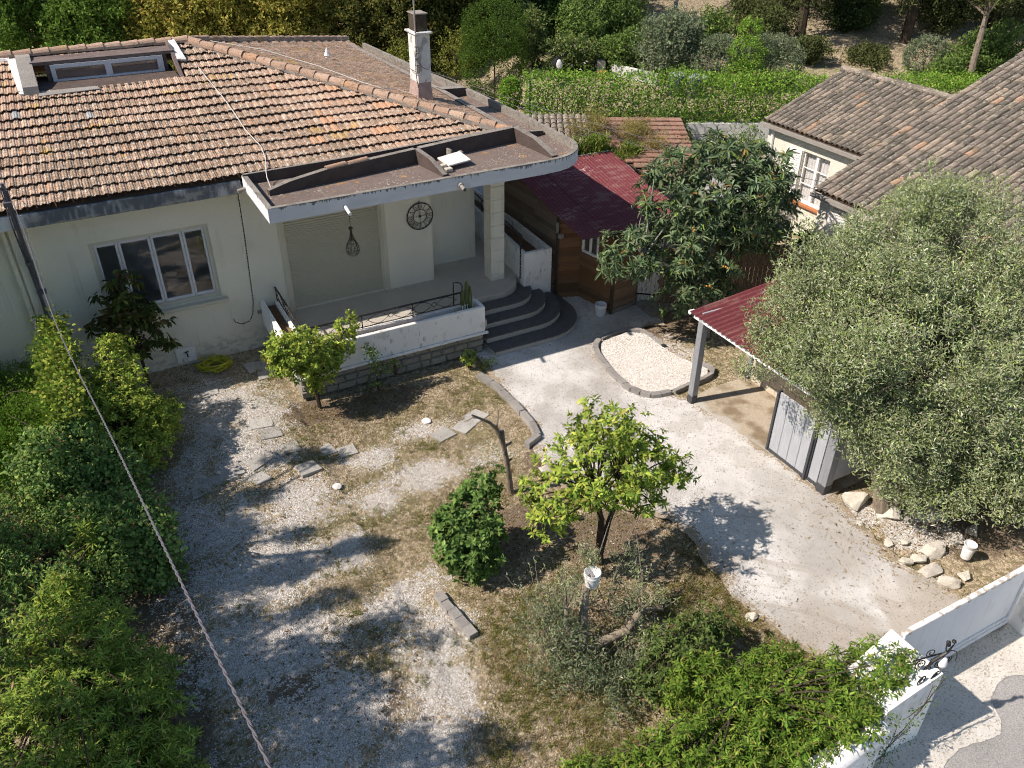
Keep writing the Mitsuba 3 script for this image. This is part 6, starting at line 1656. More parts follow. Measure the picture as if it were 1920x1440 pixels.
v, f = build_leaves(P, gw.normal(0, .8, (n, 3)) + [.3, 0, -.1], gw.normal(0, .5, (n, 3)) + [.6, -.3, .8], .095 * gw.uniform(.6, 1.2, n), .065 * gw.uniform(.6, 1.2, n), 'lance')
CR_ = thing('wall_creeper', 'leafy creeper smothering the boundary wall between the front gardens', 'creeper')
put_leaves(CR_ + '__crown', v, f, colours(n, CITRUS, gw) * .85, 'm_leaf')
put(CR_ + '__stem', cat([tube([(-1.17, y_, 0), (-1.18, y_ + .1, 1.0), (-1.2, y_ + .2, 2.2)], .012, 5) for y_ in (14.5, 15.4, 16.3, 17.2)]), 'm_bark')
# roses at the stone wall, small plants
plant('rose_bush', 'thin dark rose bush against the stone base of the porch', 'shrub', [(4.75, 15.45, 1.0, .22, .2, .25), (4.85, 15.4, .5, .30, .2, .35)], 60, 7, .06, .055, .036, ROSE, 81, stems=[([(4.85, 15.45, 0), (4.85, 15.45, .5), (4.75, 15.45, 1.1)], (.02, .008))], nbr=14, br=(.008, .004), kind='lance')
plant('rose_bush', 'small rose sprig with pale leaves right of the dark rose bush', 'shrub', [(5.3, 15.45, .55, .16, .14, .22)], 22, 7, .05, .05, .034, MID, 82, nbr=6, br=(.008, .004), kind='lance')
plant('young_shrub', 'small bright green plant at the corner of the stone base by the steps', 'shrub', [(7.15, 15.35, .28, .18, .16, .28)], 34, 9, .06, .09, .03, CITRUS, 83, nbr=6, br=(.008, .004), kind='lance', rosette=True, up=.8)
plant('low_weed', 'tuft of low weeds at the corner of the drive near the steps', 'plant', [(7.55, 15.15, .10, .3, .14, .14)], 40, 8, .05, .06, .016, WEED, 84, nbr=0)
kc = thing('potted_cactus', 'upright green cactus like plant in the porch planter corner', 'plant')
cv = []
for dx, dy, h, s in ((0, 0, .62, .05), (.10, .03, .46, .045), (-.10, .02, .42, .04), (.05, -.06, .34, .04)):
    cv.append(lathe([(0, -.25), (s * .8, -.25), (s, 0), (s * 1.15, h * .5), (s * .85, h * .85), (0, h)], 10, (7.45 + dx, 16.06 + dy, 1.35)))
mat('m_cactus', mikit.proc(lambda p, n, uv: mix((.05, .075, .025), (.11, .14, .05), noise(p.x * 40, p.y * 40, p.z * 30))), .6, .3)
put(kc + '__stem', cat(cv), 'm_cactus', smooth=True)

# pruned olive with a bucket, bottom centre
po = thing('pruned_olive', 'cut-back olive tree with pale bare limbs and leafy shoots at the bottom centre', 'tree')
B = np.array([4.94, 6.82, 0.0])
limbs = [([B, B + [.05, .05, .35], B + [.16, .25, .72], B + [.35, .50, 1.12]], (.105, .06)), ([B + [.02, 0, .1], B + [.20, -.04, .34], B + [.45, -.12, .46], B + [.70, -.16, .52], B + [1.0, -.10, .78]], (.085, .055)),
         ([B + [.98, -.10, .76], B + [1.16, -.12, .74], B + [1.36, -.18, .70]], (.05, .03)), ([B + [-.02, .03, .2], B + [-.10, .15, .55], B + [-.18, .2, .8], B + [-.12, .3, 1.0]], (.06, .03)), ([B + [.35, .5, 1.1], B + [.52, .62, 1.4], B + [.62, .66, 1.6]], (.045, .02)), ([B + [-.05, .0, .15], B + [-.16, .0, .5], B + [-.26, -.02, .62]], (.04, .025))]
wood = [tube(np.array(p), np.linspace(r_[0], r_[1], len(p)), 9) for p, r_ in limbs]
g = np.random.default_rng(91)
tips = []
for base, n_, spread_, ln in ((B + [-.12, .3, 1.0], 16, .38, .55), (B + [.45, .6, 1.3], 22, .30, .36), (B + [1.0, -.1, .78], 16, .34, .55), (B + [1.36, -.18, .70], 10, .3, .4), (B + [.2, -.2, .1], 12, .5, .5), (B + [-.3, .5, .1], 26, .55, .95), (B + [-.1, .9, .1], 18, .6, .8), (B + [.9, .6, .1], 16, .6, .7), (B + [-.45, .1, .05], 18, .5, .7), (B + [.5, -.5, .05], 18, .6, .6), (B + [1.0, -.5, .05], 14, .6, .6)):
    for _ in range(n_):
        d = unit(np.array([g.normal() * spread_, g.normal() * spread_, 1.0]) + g.normal(0, .1, 3)); L_ = ln * g.uniform(.5, 1.5)
        e = base + d * L_; wood.append(tube(bez(base, base + d * L_ * .5 + g.normal(0, .03, 3), e, 5), np.linspace(.011, .003, 5), 4)); tips += [base + d * L_ * q for q in (.5, .7, .85, 1.0)]
wood.append(tube(bez(B + [1.0, -.1, .8], B + [1.10, .15, 1.7], B + [1.02, .42, 2.35], 8), np.linspace(.012, .003, 8), 4))
wood.append(tube(bez(B + [.9, .5, .9], B + [1.5, .9, 1.35], B + [1.9, 1.2, 1.65], 8), np.linspace(.010, .003, 8), 4))
wood.append(tube(bez(B + [.6, .6, 1.4], B + [.95, .9, 1.6], B + [1.25, 1.15, 1.75], 8), np.linspace(.010, .003, 8), 4))
put(po + '__trunk', cat(wood), 'm_bark', smooth=40)
tips = np.array(tips)
v1, f1, c1, _ = foliage([(5.02 - .25, 6.5, .42, .38, .35, .45), (5.02 - .05, 6.25, .35, .45, .3, .35), (4.7, 6.9, .75, .45, .35, .45), (4.2, 7.3, .7, .35, .3, .25), (5.5, 6.3, .2, .5, .3, .2), (6.2, 7.4, 1.15, .35, .3, .3), (4.55, 6.55, .35, .55, .4, .35), (5.35, 6.2, .3, .6, .35, .3), (5.9, 6.6, .25, .5, .35, .25), (4.3, 6.9, .35, .4, .4, .35), (5.0, 5.85, .3, .6, .35, .3), (5.2, 7.5, .8, .5, .4, .45), (4.5, 7.2, .95, .4, .35, .4), (5.9, 6.9, .75, .45, .35, .35)], 760, 10, .10, .072, .018, [((.16, .20, .11), 5), ((.22, .26, .15), 4), ((.11, .14, .075), 3), ((.33, .35, .25), 1)], 92, kind='lance', shell=.3)
n_ = len(tips); idx = np.repeat(np.arange(n_), 4)
v2, f2 = build_leaves(tips[idx] + g.normal(0, .03, (n_ * 4, 3)), g.normal(0, 1, (n_ * 4, 3)) + [0, 0, .5], g.normal(0, 1, (n_ * 4, 3)) + [0, 0, .8], np.full(n_ * 4, .062), np.full(n_ * 4, .015), 'lance')
put_leaves(po + '__crown', np.vstack([v1, v2]), f1, np.vstack([c1, colours(n_ * 4, OLIVE, g)]), 'm_leaf')
bu = thing('bucket', 'white plastic bucket hung upright on the cut limb of the pruned olive', 'bucket')
bucket(bu, tuple(B + [.40, .42, 1.14]), .125, .27, 'm_pvc')
plant('seedling_shrub', 'yellow green leafy shoots right of the pruned olive limbs', 'shrub', [(6.1, 6.05, .55, .75, .5, .5), (6.7, 6.1, .6, .5, .4, .45), (5.6, 5.8, .35, .5, .35, .3), (7.0, 6.0, .5, .35, .3, .35)], 340, 10, .10, .09, .034, [((.12, .175, .05), 5), ((.17, .23, .07), 4), ((.08, .12, .04), 3)], 93, nbr=24, kind='lance', rosette=True, up=.6, shell=.35)
plant('bamboo_shrub', 'mass of bright green narrow-leaved shrub along the street wall at the bottom right', 'shrub',
      [(6.4, 4.75, .65, .95, .55, .6), (7.4, 4.35, .80, .8, .5, .6), (5.2, 4.55, .55, .9, .55, .55), (8.0, 3.9, 1.25, .5, .35, .4), (4.4, 4.7, .35, .6, .5, .4), (6.2, 4.1, .7, 1.0, .45, .55), (7.3, 3.9, .95, .6, .4, .45), (5.0, 4.0, .6, .8, .4, .5), (8.3, 4.35, .8, .35, .3, .45), (3.9, 5.0, .3, .45, .4, .3), (3.5, 4.6, .35, .5, .4, .35), (7.2, 3.6, 1.0, .5, .3, .35), (6.5, 3.65, .85, .5, .3, .3), (6.0, 5.35, .6, .7, .4, .5), (7.0, 5.0, .65, .6, .4, .5)],
      3500, 12, .11, .098, .024, BAMB, 94, nbr=110, kind='lance', rosette=True, up=.55, shell=.45, lump=.6, droop=.2)
plant('vine_sprig', 'thin vine with small dark leaves hanging over the white street wall', 'vine', stems=[([(8.45, 3.44, 1.40), (8.2, 3.43, 1.0), (7.6, 3.38, .5)], (.008, .004))], ells=[(8.35, 3.46, 1.1, .2, .06, .35), (7.9, 3.42, .7, .4, .06, .4), (7.5, 3.36, .4, .3, .08, .3)], ncl=70, per=4, cr=.08, L=.05, Wd=.022, pal=DKCIT, seed=95, nbr=16, br=(.005, .003))
# weeds by the outbuilding
plant('tall_weeds', 'tall green weeds growing at the edge of the outbuilding roof behind the shed', 'weeds', [(12.75, 20.15, 3.05, .5, .3, .42), (13.6, 20.1, 3.0, .6, .35, .45), (14.4, 19.5, 2.9, .5, .35, .35)], 420, 13, .12, .19, .016, WEED, 96, nbr=0, up=1.3, kind='diamond', shell=.2, stems=[([(13.2, 19.86, 0), (13.2, 19.86, 3)], (.03, .01))])
plant('dry_weeds', 'tall yellow dry weeds in front of the red tiled outbuilding roof', 'weeds', [(14.1, 20.9, 3.35, .5, .4, .45), (14.9, 20.2, 3.25, .6, .5, .5), (15.3, 19.4, 3.1, .5, .4, .4), (14.5, 21.5, 3.4, .6, .6, .45), (13.6, 21.2, 3.35, .4, .5, .4), (15.5, 20.6, 3.3, .6, .6, .45)], 900, 8, .16, .085, .013, STRAWW, 97, nbr=40, br=(.006, .003), up=1.0, shell=.1, stems=[([(14.6, 20.2, 0), (14.6, 20.2, 3.2)], (.03, .01))])
plant('green_shrub', 'light green shrub between the red tiled roof and the loquat tree', 'shrub', [(16.3, 19.6, 2.5, .8, .7, .6), (17.2, 19.0, 2.6, .8, .7, .7)], 260, 12, .14, .09, .045, MID, 98, nbr=20, stems=[([(16, 20.2, 0), (16, 20.2, 2.8)], (.05, .02))])
plant('vine_shrub', 'light green shrub against the corner of the neighbour house', 'shrub', [(19.2, 19.7, 2.2, .6, .7, 1.0), (19.5, 18.6, 1.4, .5, .6, .9)], 300, 12, .14, .09, .05, MID, 99, nbr=20)
plant('dark_palm_plant', 'dark rosette plant standing at the neighbour house window', 'plant', [(16.3, 14.0, 1.9, .18, .18, .2)], 7, 16, .10, .34, .07, DARK, 100, nbr=4, kind='broad', rosette=True, stems=[([(16.3, 14.0, 0), (16.3, 14.0, 1.9)], (.04, .03))])

# ---------------------------------------------------------------- hedge and garden behind
hp_, hn = [], np.random.default_rng(110)
n = 26000
r_ = hn.uniform(.35, 24, n); t = hn.random(n); face = hn.random(n)
top = 2.74 + .10 * np.sin(r_ * 1.3) + .30 * meshkit.fbm(np.stack([r_ * .9, r_ * 0, r_ * 0], -1), 3, 4)
f_ = np.where(face < .62, 33.25 + hn.normal(0, .10, n), 33.25 + hn.random(n) * 1.2); z = np.where(face < .62, 1.22 + (top - 1.22) * t, top + hn.normal(0, .07, n) + .25 * (hn.random(n) < .05))
bump = .25 * (meshkit.fbm(np.stack([r_ * 1.6, z * 1.6, 0 * z], -1), 3, 6) - .5); f_ = f_ - bump
P = f_[:, None] * _F + r_[:, None] * _R + z[:, None] * np.array([0, 0, 1.0])
out = np.where((face < .62)[:, None], -_F, np.array([0, 0, 1.0]))
v, f = build_leaves(P, hn.normal(0, .8, (n, 3)) + out * .5 + [0, 0, .2], out + hn.normal(0, .55, (n, 3)) + [0, 0, .4], .11 * hn.uniform(.7, 1.2, n), .06 * hn.uniform(.7, 1.2, n), 'diamond')
HG = thing('clipped_hedge', 'long clipped green hedge on top of the pale retaining wall', 'hedge')
put_leaves(HG + '__crown', v, f, colours(n, HEDGE, hn), 'm_leaf')
n = 13000
r_ = hn.uniform(.45, 24, n); f_ = 33.35 + hn.random(n) * 1.0; z = hn.uniform(1.3, 2.68, n); P = f_[:, None] * _F + r_[:, None] * _R + z[:, None] * np.array([0, 0, 1.0])
v, f = build_leaves(P, hn.normal(0, 1, (n, 3)), hn.normal(0, .7, (n, 3)) + [0, 0, .7], .11 * hn.uniform(.7, 1.2, n), .065 * hn.uniform(.7, 1.2, n), 'diamond')
put_leaves(HG + '__inner_crown', v, f, colours(n, HEDGE, hn), 'm_leaf')
put(HG + '__stem', cat([tube([W(33.8 + hn.normal() * .12, q, 1.2), W(33.8 + hn.normal() * .2, q + hn.normal() * .15, 1.9), W(33.8 + hn.normal() * .3, q + hn.normal() * .25, 2.6)], [.035, .025, .01], 5) for q in np.arange(.6, 24, .28)]), 'm_bark')

BG = 'shrubs in the sloping garden behind the hedge'
bgl = [
    # name, label, category, forward, sideways, base z, radii, clusters, palette, trunk?
    ('garden_shrub', 'green bushy shrub left of the grey olive shrub behind the hedge', 41.7, 5.2, 1.3, (1.05, 1.0, 1.0), 300, MID),
    ('olive_shrub', 'large grey leaved rounded shrub above the rain barrels', 40.4, 7.0, 1.3, (1.55, 1.5, 1.55), 620, GREYG),
    ('garden_shrub', 'rounded green shrub on the slope right of the grey shrub', 44.4, 10.1, 1.4, (1.1, 1.0, 1.25), 340, MID),
    ('rose_bed', 'light green shrub with white blossoms beside the scooter', 41.4, 2.6, 1.3, (1.5, 1.0, .9), 330, [((.17, .23, .07), 5), ((.24, .29, .10), 3), ((.10, .15, .05), 3), ((.6, .6, .55), .4)]),
    ('climbing_rose', 'pale leafy climbing rose behind the scooter', 42.4, .9, 1.3, (.75, .7, 1.35), 220, [((.20, .26, .08), 5), ((.27, .31, .12), 3), ((.12, .17, .06), 3)]),
    ('topiary_shrub', 'bright green topiary shrub clipped in stacked mounds', 38.3, 10.2, 1.3, (.95, .95, .8), 420, HEDGE),
    ('round_shrub', 'clipped grey green dome right of the stacked topiary', 39.2, 11.6, 1.3, (1.5, 1.4, 1.15), 520, GREYG),
    ('round_shrub', 'clipped grey green dome left of the stacked topiary', 39.3, 9.2, 1.3, (1.2, 1.2, 1.1), 400, GREYG),
    ('round_shrub', 'clipped round shrub under the pines at the right', 41.3, 19.5, 1.3, (1.05, 1.0, .95), 330, GREYG),
    ('garden_shrub', 'yellow green shrub right of the leaning pine trunk base', 41.0, 21.0, 1.3, (1.4, 1.0, .8), 300, MID),
    ('garden_shrub', 'green shrub at the right edge of the hill garden', 42.0, 23.4, 1.3, (1.6, 1.3, 1.2), 380, MID),
    ('low_hedge', 'low bright hedge strip behind the neighbour roof ridge', 39.0, 19.4, 1.3, (2.6, .5, .35), 300, HEDGE),
    ('box_shrub', 'small square clipped shrub left of the hedge end', 35.2, -.15, 1.2, (.45, .45, .7), 190, HEDGE),
    ('garden_shrub', 'tangled green shrub under the ivy covered trunk', 45.5, 3.3, 1.8, (1.6, 1.3, 1.5), 420, MID),
    ('garden_shrub', 'green shrub on the slope behind the grey shrub', 46.5, 5.7, 2.0, (1.2, 1.1, 1.3), 320, MID),
    ('dark_shrub', 'dark bush in the shade between the two pine trunks', 47.2, 17.6, 2.2, (1.5, 1.3, 1.0), 330, DARK),
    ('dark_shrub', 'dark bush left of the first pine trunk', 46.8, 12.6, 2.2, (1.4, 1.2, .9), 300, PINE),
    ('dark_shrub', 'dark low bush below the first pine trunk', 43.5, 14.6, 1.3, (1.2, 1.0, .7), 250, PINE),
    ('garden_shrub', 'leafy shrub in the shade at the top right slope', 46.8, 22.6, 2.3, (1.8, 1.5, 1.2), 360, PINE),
    ('garden_shrub', 'small shrub in front of the retaining wall above the red roof', 32.4, 5.9, 0.0, (1.0, .45, 1.15), 260, MID),
    ('hill_shrub', 'wild shrub on the shaded hill, nearest the left pine trunk', 45.2, 12.9, 1.7, (1.6, 1.2, 1.0), 260, PINE),
    ('hill_shrub', 'wild shrub on the hill between the left two pines', 49.5, 15.6, 2.9, (2.4, 1.5, 1.6), 340, PINE),
    ('hill_shrub', 'wild shrub on the hill left of the reddish trunk', 48.8, 18.6, 2.8, (1.6, 1.3, 1.3), 260, MID),
    ('hill_shrub', 'wild shrub on the hill right of the reddish trunk', 49.5, 22.0, 3.0, (2.2, 1.5, 1.5), 320, PINE),
    ('hill_shrub', 'wild shrub at the far right of the hill', 47.5, 26.0, 2.4, (2.4, 1.6, 1.6), 340, PINE),
    ('hill_shrub', 'wild shrub behind the clipped dome', 43.6, 12.2, 1.3, (1.1, .9, .7), 200, DARK),
    ('hill_shrub', 'low wild shrub on the slope under the middle pine', 43.8, 17.6, 1.3, (1.2, .9, .5), 160, PINE),
    ('garden_shrub', 'bush behind the low garden wall', 42.8, 6.6, 1.3, (1.2, 1.0, 1.1), 260, MID),
    ('garden_shrub', 'dark bush beside the passage behind the scooter', 43.5, 3.4, 1.3, (1.3, 1.0, 1.5), 300, MID),
]
gb = np.random.default_rng(120)
for i, (nm, lb, fo, si, bz, rad, ncl, pal) in enumerate(bgl):
    c = W(fo, si, 0); e = (c[0], c[1], bz + rad[2] * .95, rad[0], rad[1], rad[2])
    ell = [e]
    if nm == 'topiary_shrub':
        ell = [(c[0], c[1], 1.3 + .6, 1.15, 1.1, .7), (c[0], c[1], 1.3 + 1.55, .85, .85, .75), (c[0], c[1], 1.3 + 2.5, .55, .55, .55)]
    elif nm not in ('round_shrub', 'box_shrub'):
        for k in range(3):
            d = gb.normal(0, .55, 3) * np.array(rad); ell.append((c[0] + d[0], c[1] + d[1], e[2] + d[2] * .5, rad[0] * .6, rad[1] * .6, rad[2] * .55))
    clip = nm in ('round_shrub', 'topiary_shrub', 'box_shrub', 'low_hedge')
    plant(nm, lb, 'shrub' if 'hedge' not in nm else 'hedge', ell, int(ncl * 1.7), 11, .11 if clip else .2, .095 if clip else .15, .055 if clip else .085, pal, 200 + i, nbr=8, shell=.8 if clip else .45, lump=.18 if clip else .7, zmin=bz - .2, stems=[([(c[0], c[1], bz - .2), (c[0], c[1], e[2])], (.06, .03))])

# trees behind
def tall(name, label, fo, si, bz, h, rx, ncl, pal, seed, bark='m_bark_dark', cone=False, crown_from=0.0, L=.16, Wd=.07, cr=.26, lean=(0, 0), trunk_r=.16, per=12, shell=.55, m='m_leaf'):
    c = W(fo, si, bz); ell = []
    zc = np.linspace(crown_from * h + rx * .5, h - rx * .4, 4)
    for k, zz_ in enumerate(zc):
        s = (1.0 - .62 * k / 3) if cone else (1.0 - .25 * abs(k - 1.4))
        ell.append((c[0] + lean[0] * zz_, c[1] + lean[1] * zz_, bz + zz_, rx * s, rx * s, h * (1 - crown_from) / 4.6))
    top = np.array([c[0] + lean[0] * h * .9, c[1] + lean[1] * h * .9, bz + h * .9])
    p = [c + [0, 0, -.2], c * .6 + top * .4, top]
    ell = lobes(ell, 26, rx * .34, seed + 9)
    plant(name, label, 'tree', ell, ncl, per, cr, L, Wd, pal, seed, stems=[(p, (trunk_r, .04))], nbr=24, br=(.05, .015), shell=shell, lump=.8, zmin=bz, bark=bark, m=m)


for k, (si, fo, h, rx, pal, l) in enumerate((
        (-25.6, 46, 5.6, 2.4, 'G', 'feathery bright green tree at the top left corner'), (-21.6, 45, 5.2, 2.0, 'G', 'bright green tree behind the left end of the ridge'),
        (-18.0, 46, 5.6, 2.21, 'Y', 'olive yellow cypress behind the dormer window'), (-14.6, 45.5, 5.6, 2.21, 'Y', 'olive yellow cypress behind the roof ridge end'), (-11.2, 46, 5.6, 2.12, 'Y', 'yellow green cypress behind the top of the hip'),
        (-7.9, 46.5, 5.6, 2.04, 'D', 'darker cypress behind the right roof slope'), (-5.2, 47.0, 5.6, 2.04, 'D', 'dark brownish cypress left of the chimney'), (-2.7, 48.0, 5.6, 1.78, 'D', 'dark cypress right behind the chimney'))):
    tall('conifer' if pal != 'G' else 'leafy_tree', l, fo, si, 0, h, rx * 1.12, 1500, {'G': [((.15, .25, .045), 5), ((.20, .31, .07), 4), ((.09, .15, .03), 3)], 'Y': CYP, 'D': CYPD}[pal], 300 + k, cone=False, L=.22, Wd=.11, cr=.24)
for k, (si, fo, h, rx, l) in enumerate(((-5.6, 42.5, 2.6, 1.0, 'light yellow green shrub left of the chimney foot'), (-2.9, 43.0, 2.9, 1.15, 'light yellow green shrub right of the chimney'), (-17.0, 42.5, 2.2, 1.1, 'yellow green shrub behind the roof hip'))):
    c = W(fo, si, 0); plant('yellow_shrub', l, 'shrub', [(c[0], c[1], h * .55, rx, rx, h * .45), (c[0] + .5, c[1], h * .7, rx * .6, rx * .6, h * .3)], 260, 10, .2, .12, .06, [((.20, .23, .05), 5), ((.27, .28, .07), 3), ((.12, .15, .035), 3)], 320 + k, nbr=8, shell=.45)
c = W(41.2, -.95, 0)
plant('clipped_conifer', 'dense dark green conifer with a bright rounded top left of the dark passage', 'tree', [(c[0], c[1], 1.9, 1.7, 1.7, 1.9), (c[0], c[1], 3.3, 1.6, 1.6, 1.4)], 1500, 13, .14, .10, .04, [((.085, .15, .03), 5), ((.13, .21, .04), 3), ((.05, .09, .02), 3)], 330, nbr=10, shell=.82, lump=.3)
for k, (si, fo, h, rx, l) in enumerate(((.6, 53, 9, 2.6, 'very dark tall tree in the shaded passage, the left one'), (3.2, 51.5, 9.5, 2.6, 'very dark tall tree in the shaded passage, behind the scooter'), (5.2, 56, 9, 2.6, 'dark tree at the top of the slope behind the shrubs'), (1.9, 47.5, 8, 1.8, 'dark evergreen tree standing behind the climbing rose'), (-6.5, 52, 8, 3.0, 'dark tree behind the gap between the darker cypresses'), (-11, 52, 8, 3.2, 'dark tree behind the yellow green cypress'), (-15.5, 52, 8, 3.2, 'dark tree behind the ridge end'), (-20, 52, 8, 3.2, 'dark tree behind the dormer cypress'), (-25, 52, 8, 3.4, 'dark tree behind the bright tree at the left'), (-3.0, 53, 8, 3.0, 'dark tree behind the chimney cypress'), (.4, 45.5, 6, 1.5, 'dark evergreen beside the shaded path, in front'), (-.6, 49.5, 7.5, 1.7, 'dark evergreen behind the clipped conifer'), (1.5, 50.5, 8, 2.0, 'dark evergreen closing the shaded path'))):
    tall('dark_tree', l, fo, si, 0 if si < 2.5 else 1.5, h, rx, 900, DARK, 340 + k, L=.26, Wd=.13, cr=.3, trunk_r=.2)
tall('ivy_tree', 'tree with a grey trunk and ivy above the tangled shrub', 46.3, 3.5, 1.9, 7.5, 1.5, 260, MID, 350, crown_from=.55, bark='m_bark_grey', trunk_r=.2)
tall('leaning_tree', 'slim grey leaning tree trunk at the top of the grassy slope', 47.7, 8.5, 2.4, 7, 1.6, 260, PINE, 351, crown_from=.6, bark='m_bark_grey', trunk_r=.14, lean=(.10, .06))
for k, (si, fo, bz, h, rx, tr, le, bark, l, cf) in enumerate((
        (14.9, 46.2, 1.9, 9, 3.0, .32, (0, 0), 'm_bark_dark', 'pine with a thick dark trunk on the hill, the left of the three', .22), (20.4, 46.0, 1.9, 9.5, 3.2, .30, (.01, .0), 'm_bark_dark', 'pine with a dark reddish trunk at the top right', .26), (21.1, 39.9, 1.3, 8.0, 2.4, .17, (.03, .045), 'm_bark', 'slim leaning pine with a grey sunlit trunk at the right', .40),
        (12.6, 53.5, 3.6, 9, 2.8, .3, (0, 0), 'm_bark_dark', 'pine high on the slope above the topiary', .3), (25.5, 47.5, 2.4, 9, 3.2, .3, (0, 0), 'm_bark_dark', 'pine at the right edge of the hill', .30), (17.5, 52.5, 3.4, 9, 3.2, .3, (0, 0), 'm_bark_dark', 'pine far up the slope between the trunks', .2), (23.0, 53.0, 3.4, 9, 3.2, .3, (0, 0), 'm_bark_dark', 'pine far up the slope at the right', .2))):
    tall('pine_tree', l, fo, si, bz, h, rx, 700, PINE, 360 + k, crown_from=cf, bark=bark, trunk_r=tr, lean=le, L=.26, Wd=.055, cr=.32, per=18)

# tall trees just outside the left edge of the picture; their crowns throw the broken shade across the gravel
SUNX, SUNY = -1.0 / 1.02, 0.2 / 1.02
SPREAD = [(2.52, 10.85, .80, .17), (2.99, 10.75, .38, .12), (1.28, 10.88, 1.0, .33), (.42, 11.12, .55, .48), (2.21, 8.88, 1.05, .40), (2.91, 8.33, .42, .16), (1.71, 9.83, 1.15, .16), (1.11, 8.99, .9, .40), (.57, 8.21, 1.0, .55), (1.10, 7.34, .95, .5), (-.12, 7.90, .65, .5), (2.97, 6.54, .46, .33), (2.59, 6.27, .55, .24), (3.33, 6.06, .36, .12), (.60, 12.92, .85, .42), (1.45, 13.08, .65, .24), (-.1, 10.65, .5, .8), (-.1, 9.41, .55, .6), (1.88, 11.68, .55, .13), (.2, 6.6, 1.0, .7), (1.3, 6.3, .7, .4), (.3, 5.4, 1.2, .6), (1.9, 7.9, .5, .25), (1.3, 8.2, 1.2, .6), (.6, 7.2, 1.3, .7), (.4, 10.0, .8, .7), (.6, 12.2, 1.0, .5), (1.6, 7.0, .9, .6), (.3, 9.0, .8, .6), (2.0, 6.6, .6, .3), (2.7, 13.75, .65, .28), (3.25, 13.5, .40, .16), (2.2, 14.05, .40, .14)]
hs = np.random.default_rng(77)
crowns = [[], [], []]
for x, y, rx, ry in SPREAD:
    h = hs.uniform(5.4, 6.6)
    crowns[0 if y > 10.2 else 1 if y > 8.1 else 2].append((x + SUNX * h, y + SUNY * h, h, rx * .72, ry, rx * .36))
for k, ells in enumerate(crowns):
    x, y = -6.4, (13.2, 10.3, 8.0)[k]
    g = np.random.default_rng(900 + k); e = np.array(ells)
    tips_ = [q for q in e[:, :3]]
    stem = [([(x, y, 0), (x + .1, y, 2.5), (x + .5, y, 4.6)], (.22, .12))] + [([(x + .5, y, 4.4), tuple((np.array([x + .5, y, 4.4]) * .4 + t * .6 + [0, 0, .2])), tuple(t)], (.05, .02)) for t in tips_]
    plant('street_tree', ('tall tree outside the left edge, the far one', 'tall tree outside the left edge, the middle one', 'tall tree outside the left edge, the near one')[k], 'tree', ells, 800, 15, .18, .11, .055, MID, 400 + k, stems=stem, bark='m_bark', nbr=40, br=(.03, .01), shell=.15, lump=.8)

# added tree row out of view, blocking the low sky to deepen the shade
for k, y in enumerate((-1.5, 3.0, 7.5, 12.0, 16.0)):
    plant('screen_tree', ('added unseen tree blocking low sky outside the left edge, nearest the street', 'added unseen tree blocking low sky outside the left edge, second from the street', 'added unseen tree blocking low sky outside the left edge, the middle one', 'added unseen tree blocking low sky outside the left edge, second from the house', 'added unseen tree blocking low sky outside the left edge, nearest the house')[k], 'tree', [(-9.0, y, 3.4, 1.6, 2.5, 2.9), (-8.6, y + 1, 5.4, 1.3, 1.7, 1.5)], 420, 14, .4, .26, .13, MID, 430 + k, group='added sky-blocking tree row outside the left edge', stems=[([(-9.0, y, 0), (-9.0, y, 5.5)], (.2, .08))], bark='m_bark', nbr=20, shell=.5, zmin=.1)

# ---------------------------------------------------------------- grass, straw, pebbles
gg = np.random.default_rng(500)
n = 380000
x = gg.uniform(-1.0, 13.2, n); y = gg.uniform(3.7, 18.4, n)
wg = blobs(x, y, GRAVEL); p3 = np.stack([x, y, 0 * x], -1)
dens = np.clip(1.1 - wg * 1.0, .14, 1) * (0.25 + 1.1 * meshkit.fbm(p3 * 1.4, 3, 8)) * (1 - .75 * blobs(x, y, SOIL))
ind = shapely.contains_xy(drive_poly.buffer(-.12), x, y); fp = shapely.contains_xy(Polygon(CARPORT_FLOOR).buffer(.1), x, y)
house = (y > 15.7) & (x > 2.9) | (y > 18.0)
gbed = (x > 9.9) & (x < 12.4) & (y > 12.2) & (y < 15.2)
kp = (gg.random(n) < dens * np.where(ind, np.clip(.5 - shapely.distance(drive_poly.exterior, shapely.points(x, y)) * 2.2, .01, 1), 1)) & ~fp & ~house & ~gbed & ~((x > 11.3) & (gg.random(n) < .7))
x, y = x[kp], y[kp]; n = len(x); p3 = np.stack([x, y, gz(x, y)], -1)
lush = meshkit.fbm(p3 * [1.0, 1.0, 0] + 31, 4, 9); tuft = meshkit.fbm(p3 * [3.5, 3.5, 0], 3, 10)
isg = (gg.random(n) < np.clip((lush - .44) * 4 + (tuft - .5) * 2, .05, .8))
hgt = gg.uniform(.03, .085, n) * (1 + 1.2 * (tuft > .6)) * np.where(isg, 1.15, .9)
D = gg.normal(0, 1, (n, 3)); D[:, 2] = np.abs(D[:, 2]) * np.where(isg, .9, .40) + .12
side = unit(np.cross(unit(D), gg.normal(0, 1, (n, 3)))) * gg.uniform(.0030, .0068, (n, 1))
tip = p3 + unit(D) * hgt[:, None]
v = np.stack([p3 - side - [0, 0, .005], p3 + side - [0, 0, .005], tip], 1)
cg = np.where(isg[:, None], colours(n, [((.15, .165, .035), 5), ((.20, .20, .05), 3), ((.10, .125, .03), 2)], gg), colours(n, [((.36, .285, .165), 5), ((.27, .21, .12), 4), ((.45, .38, .25), 2), ((.19, .14, .085), 2)], gg))
put_leaves('dry_grass', v, np.array([[0, 1, 2]]), cg, 'm_blade')
lab('dry_grass', 'thin dry grass and straw with green patches over the garden ground', 'grass', kind='stuff')
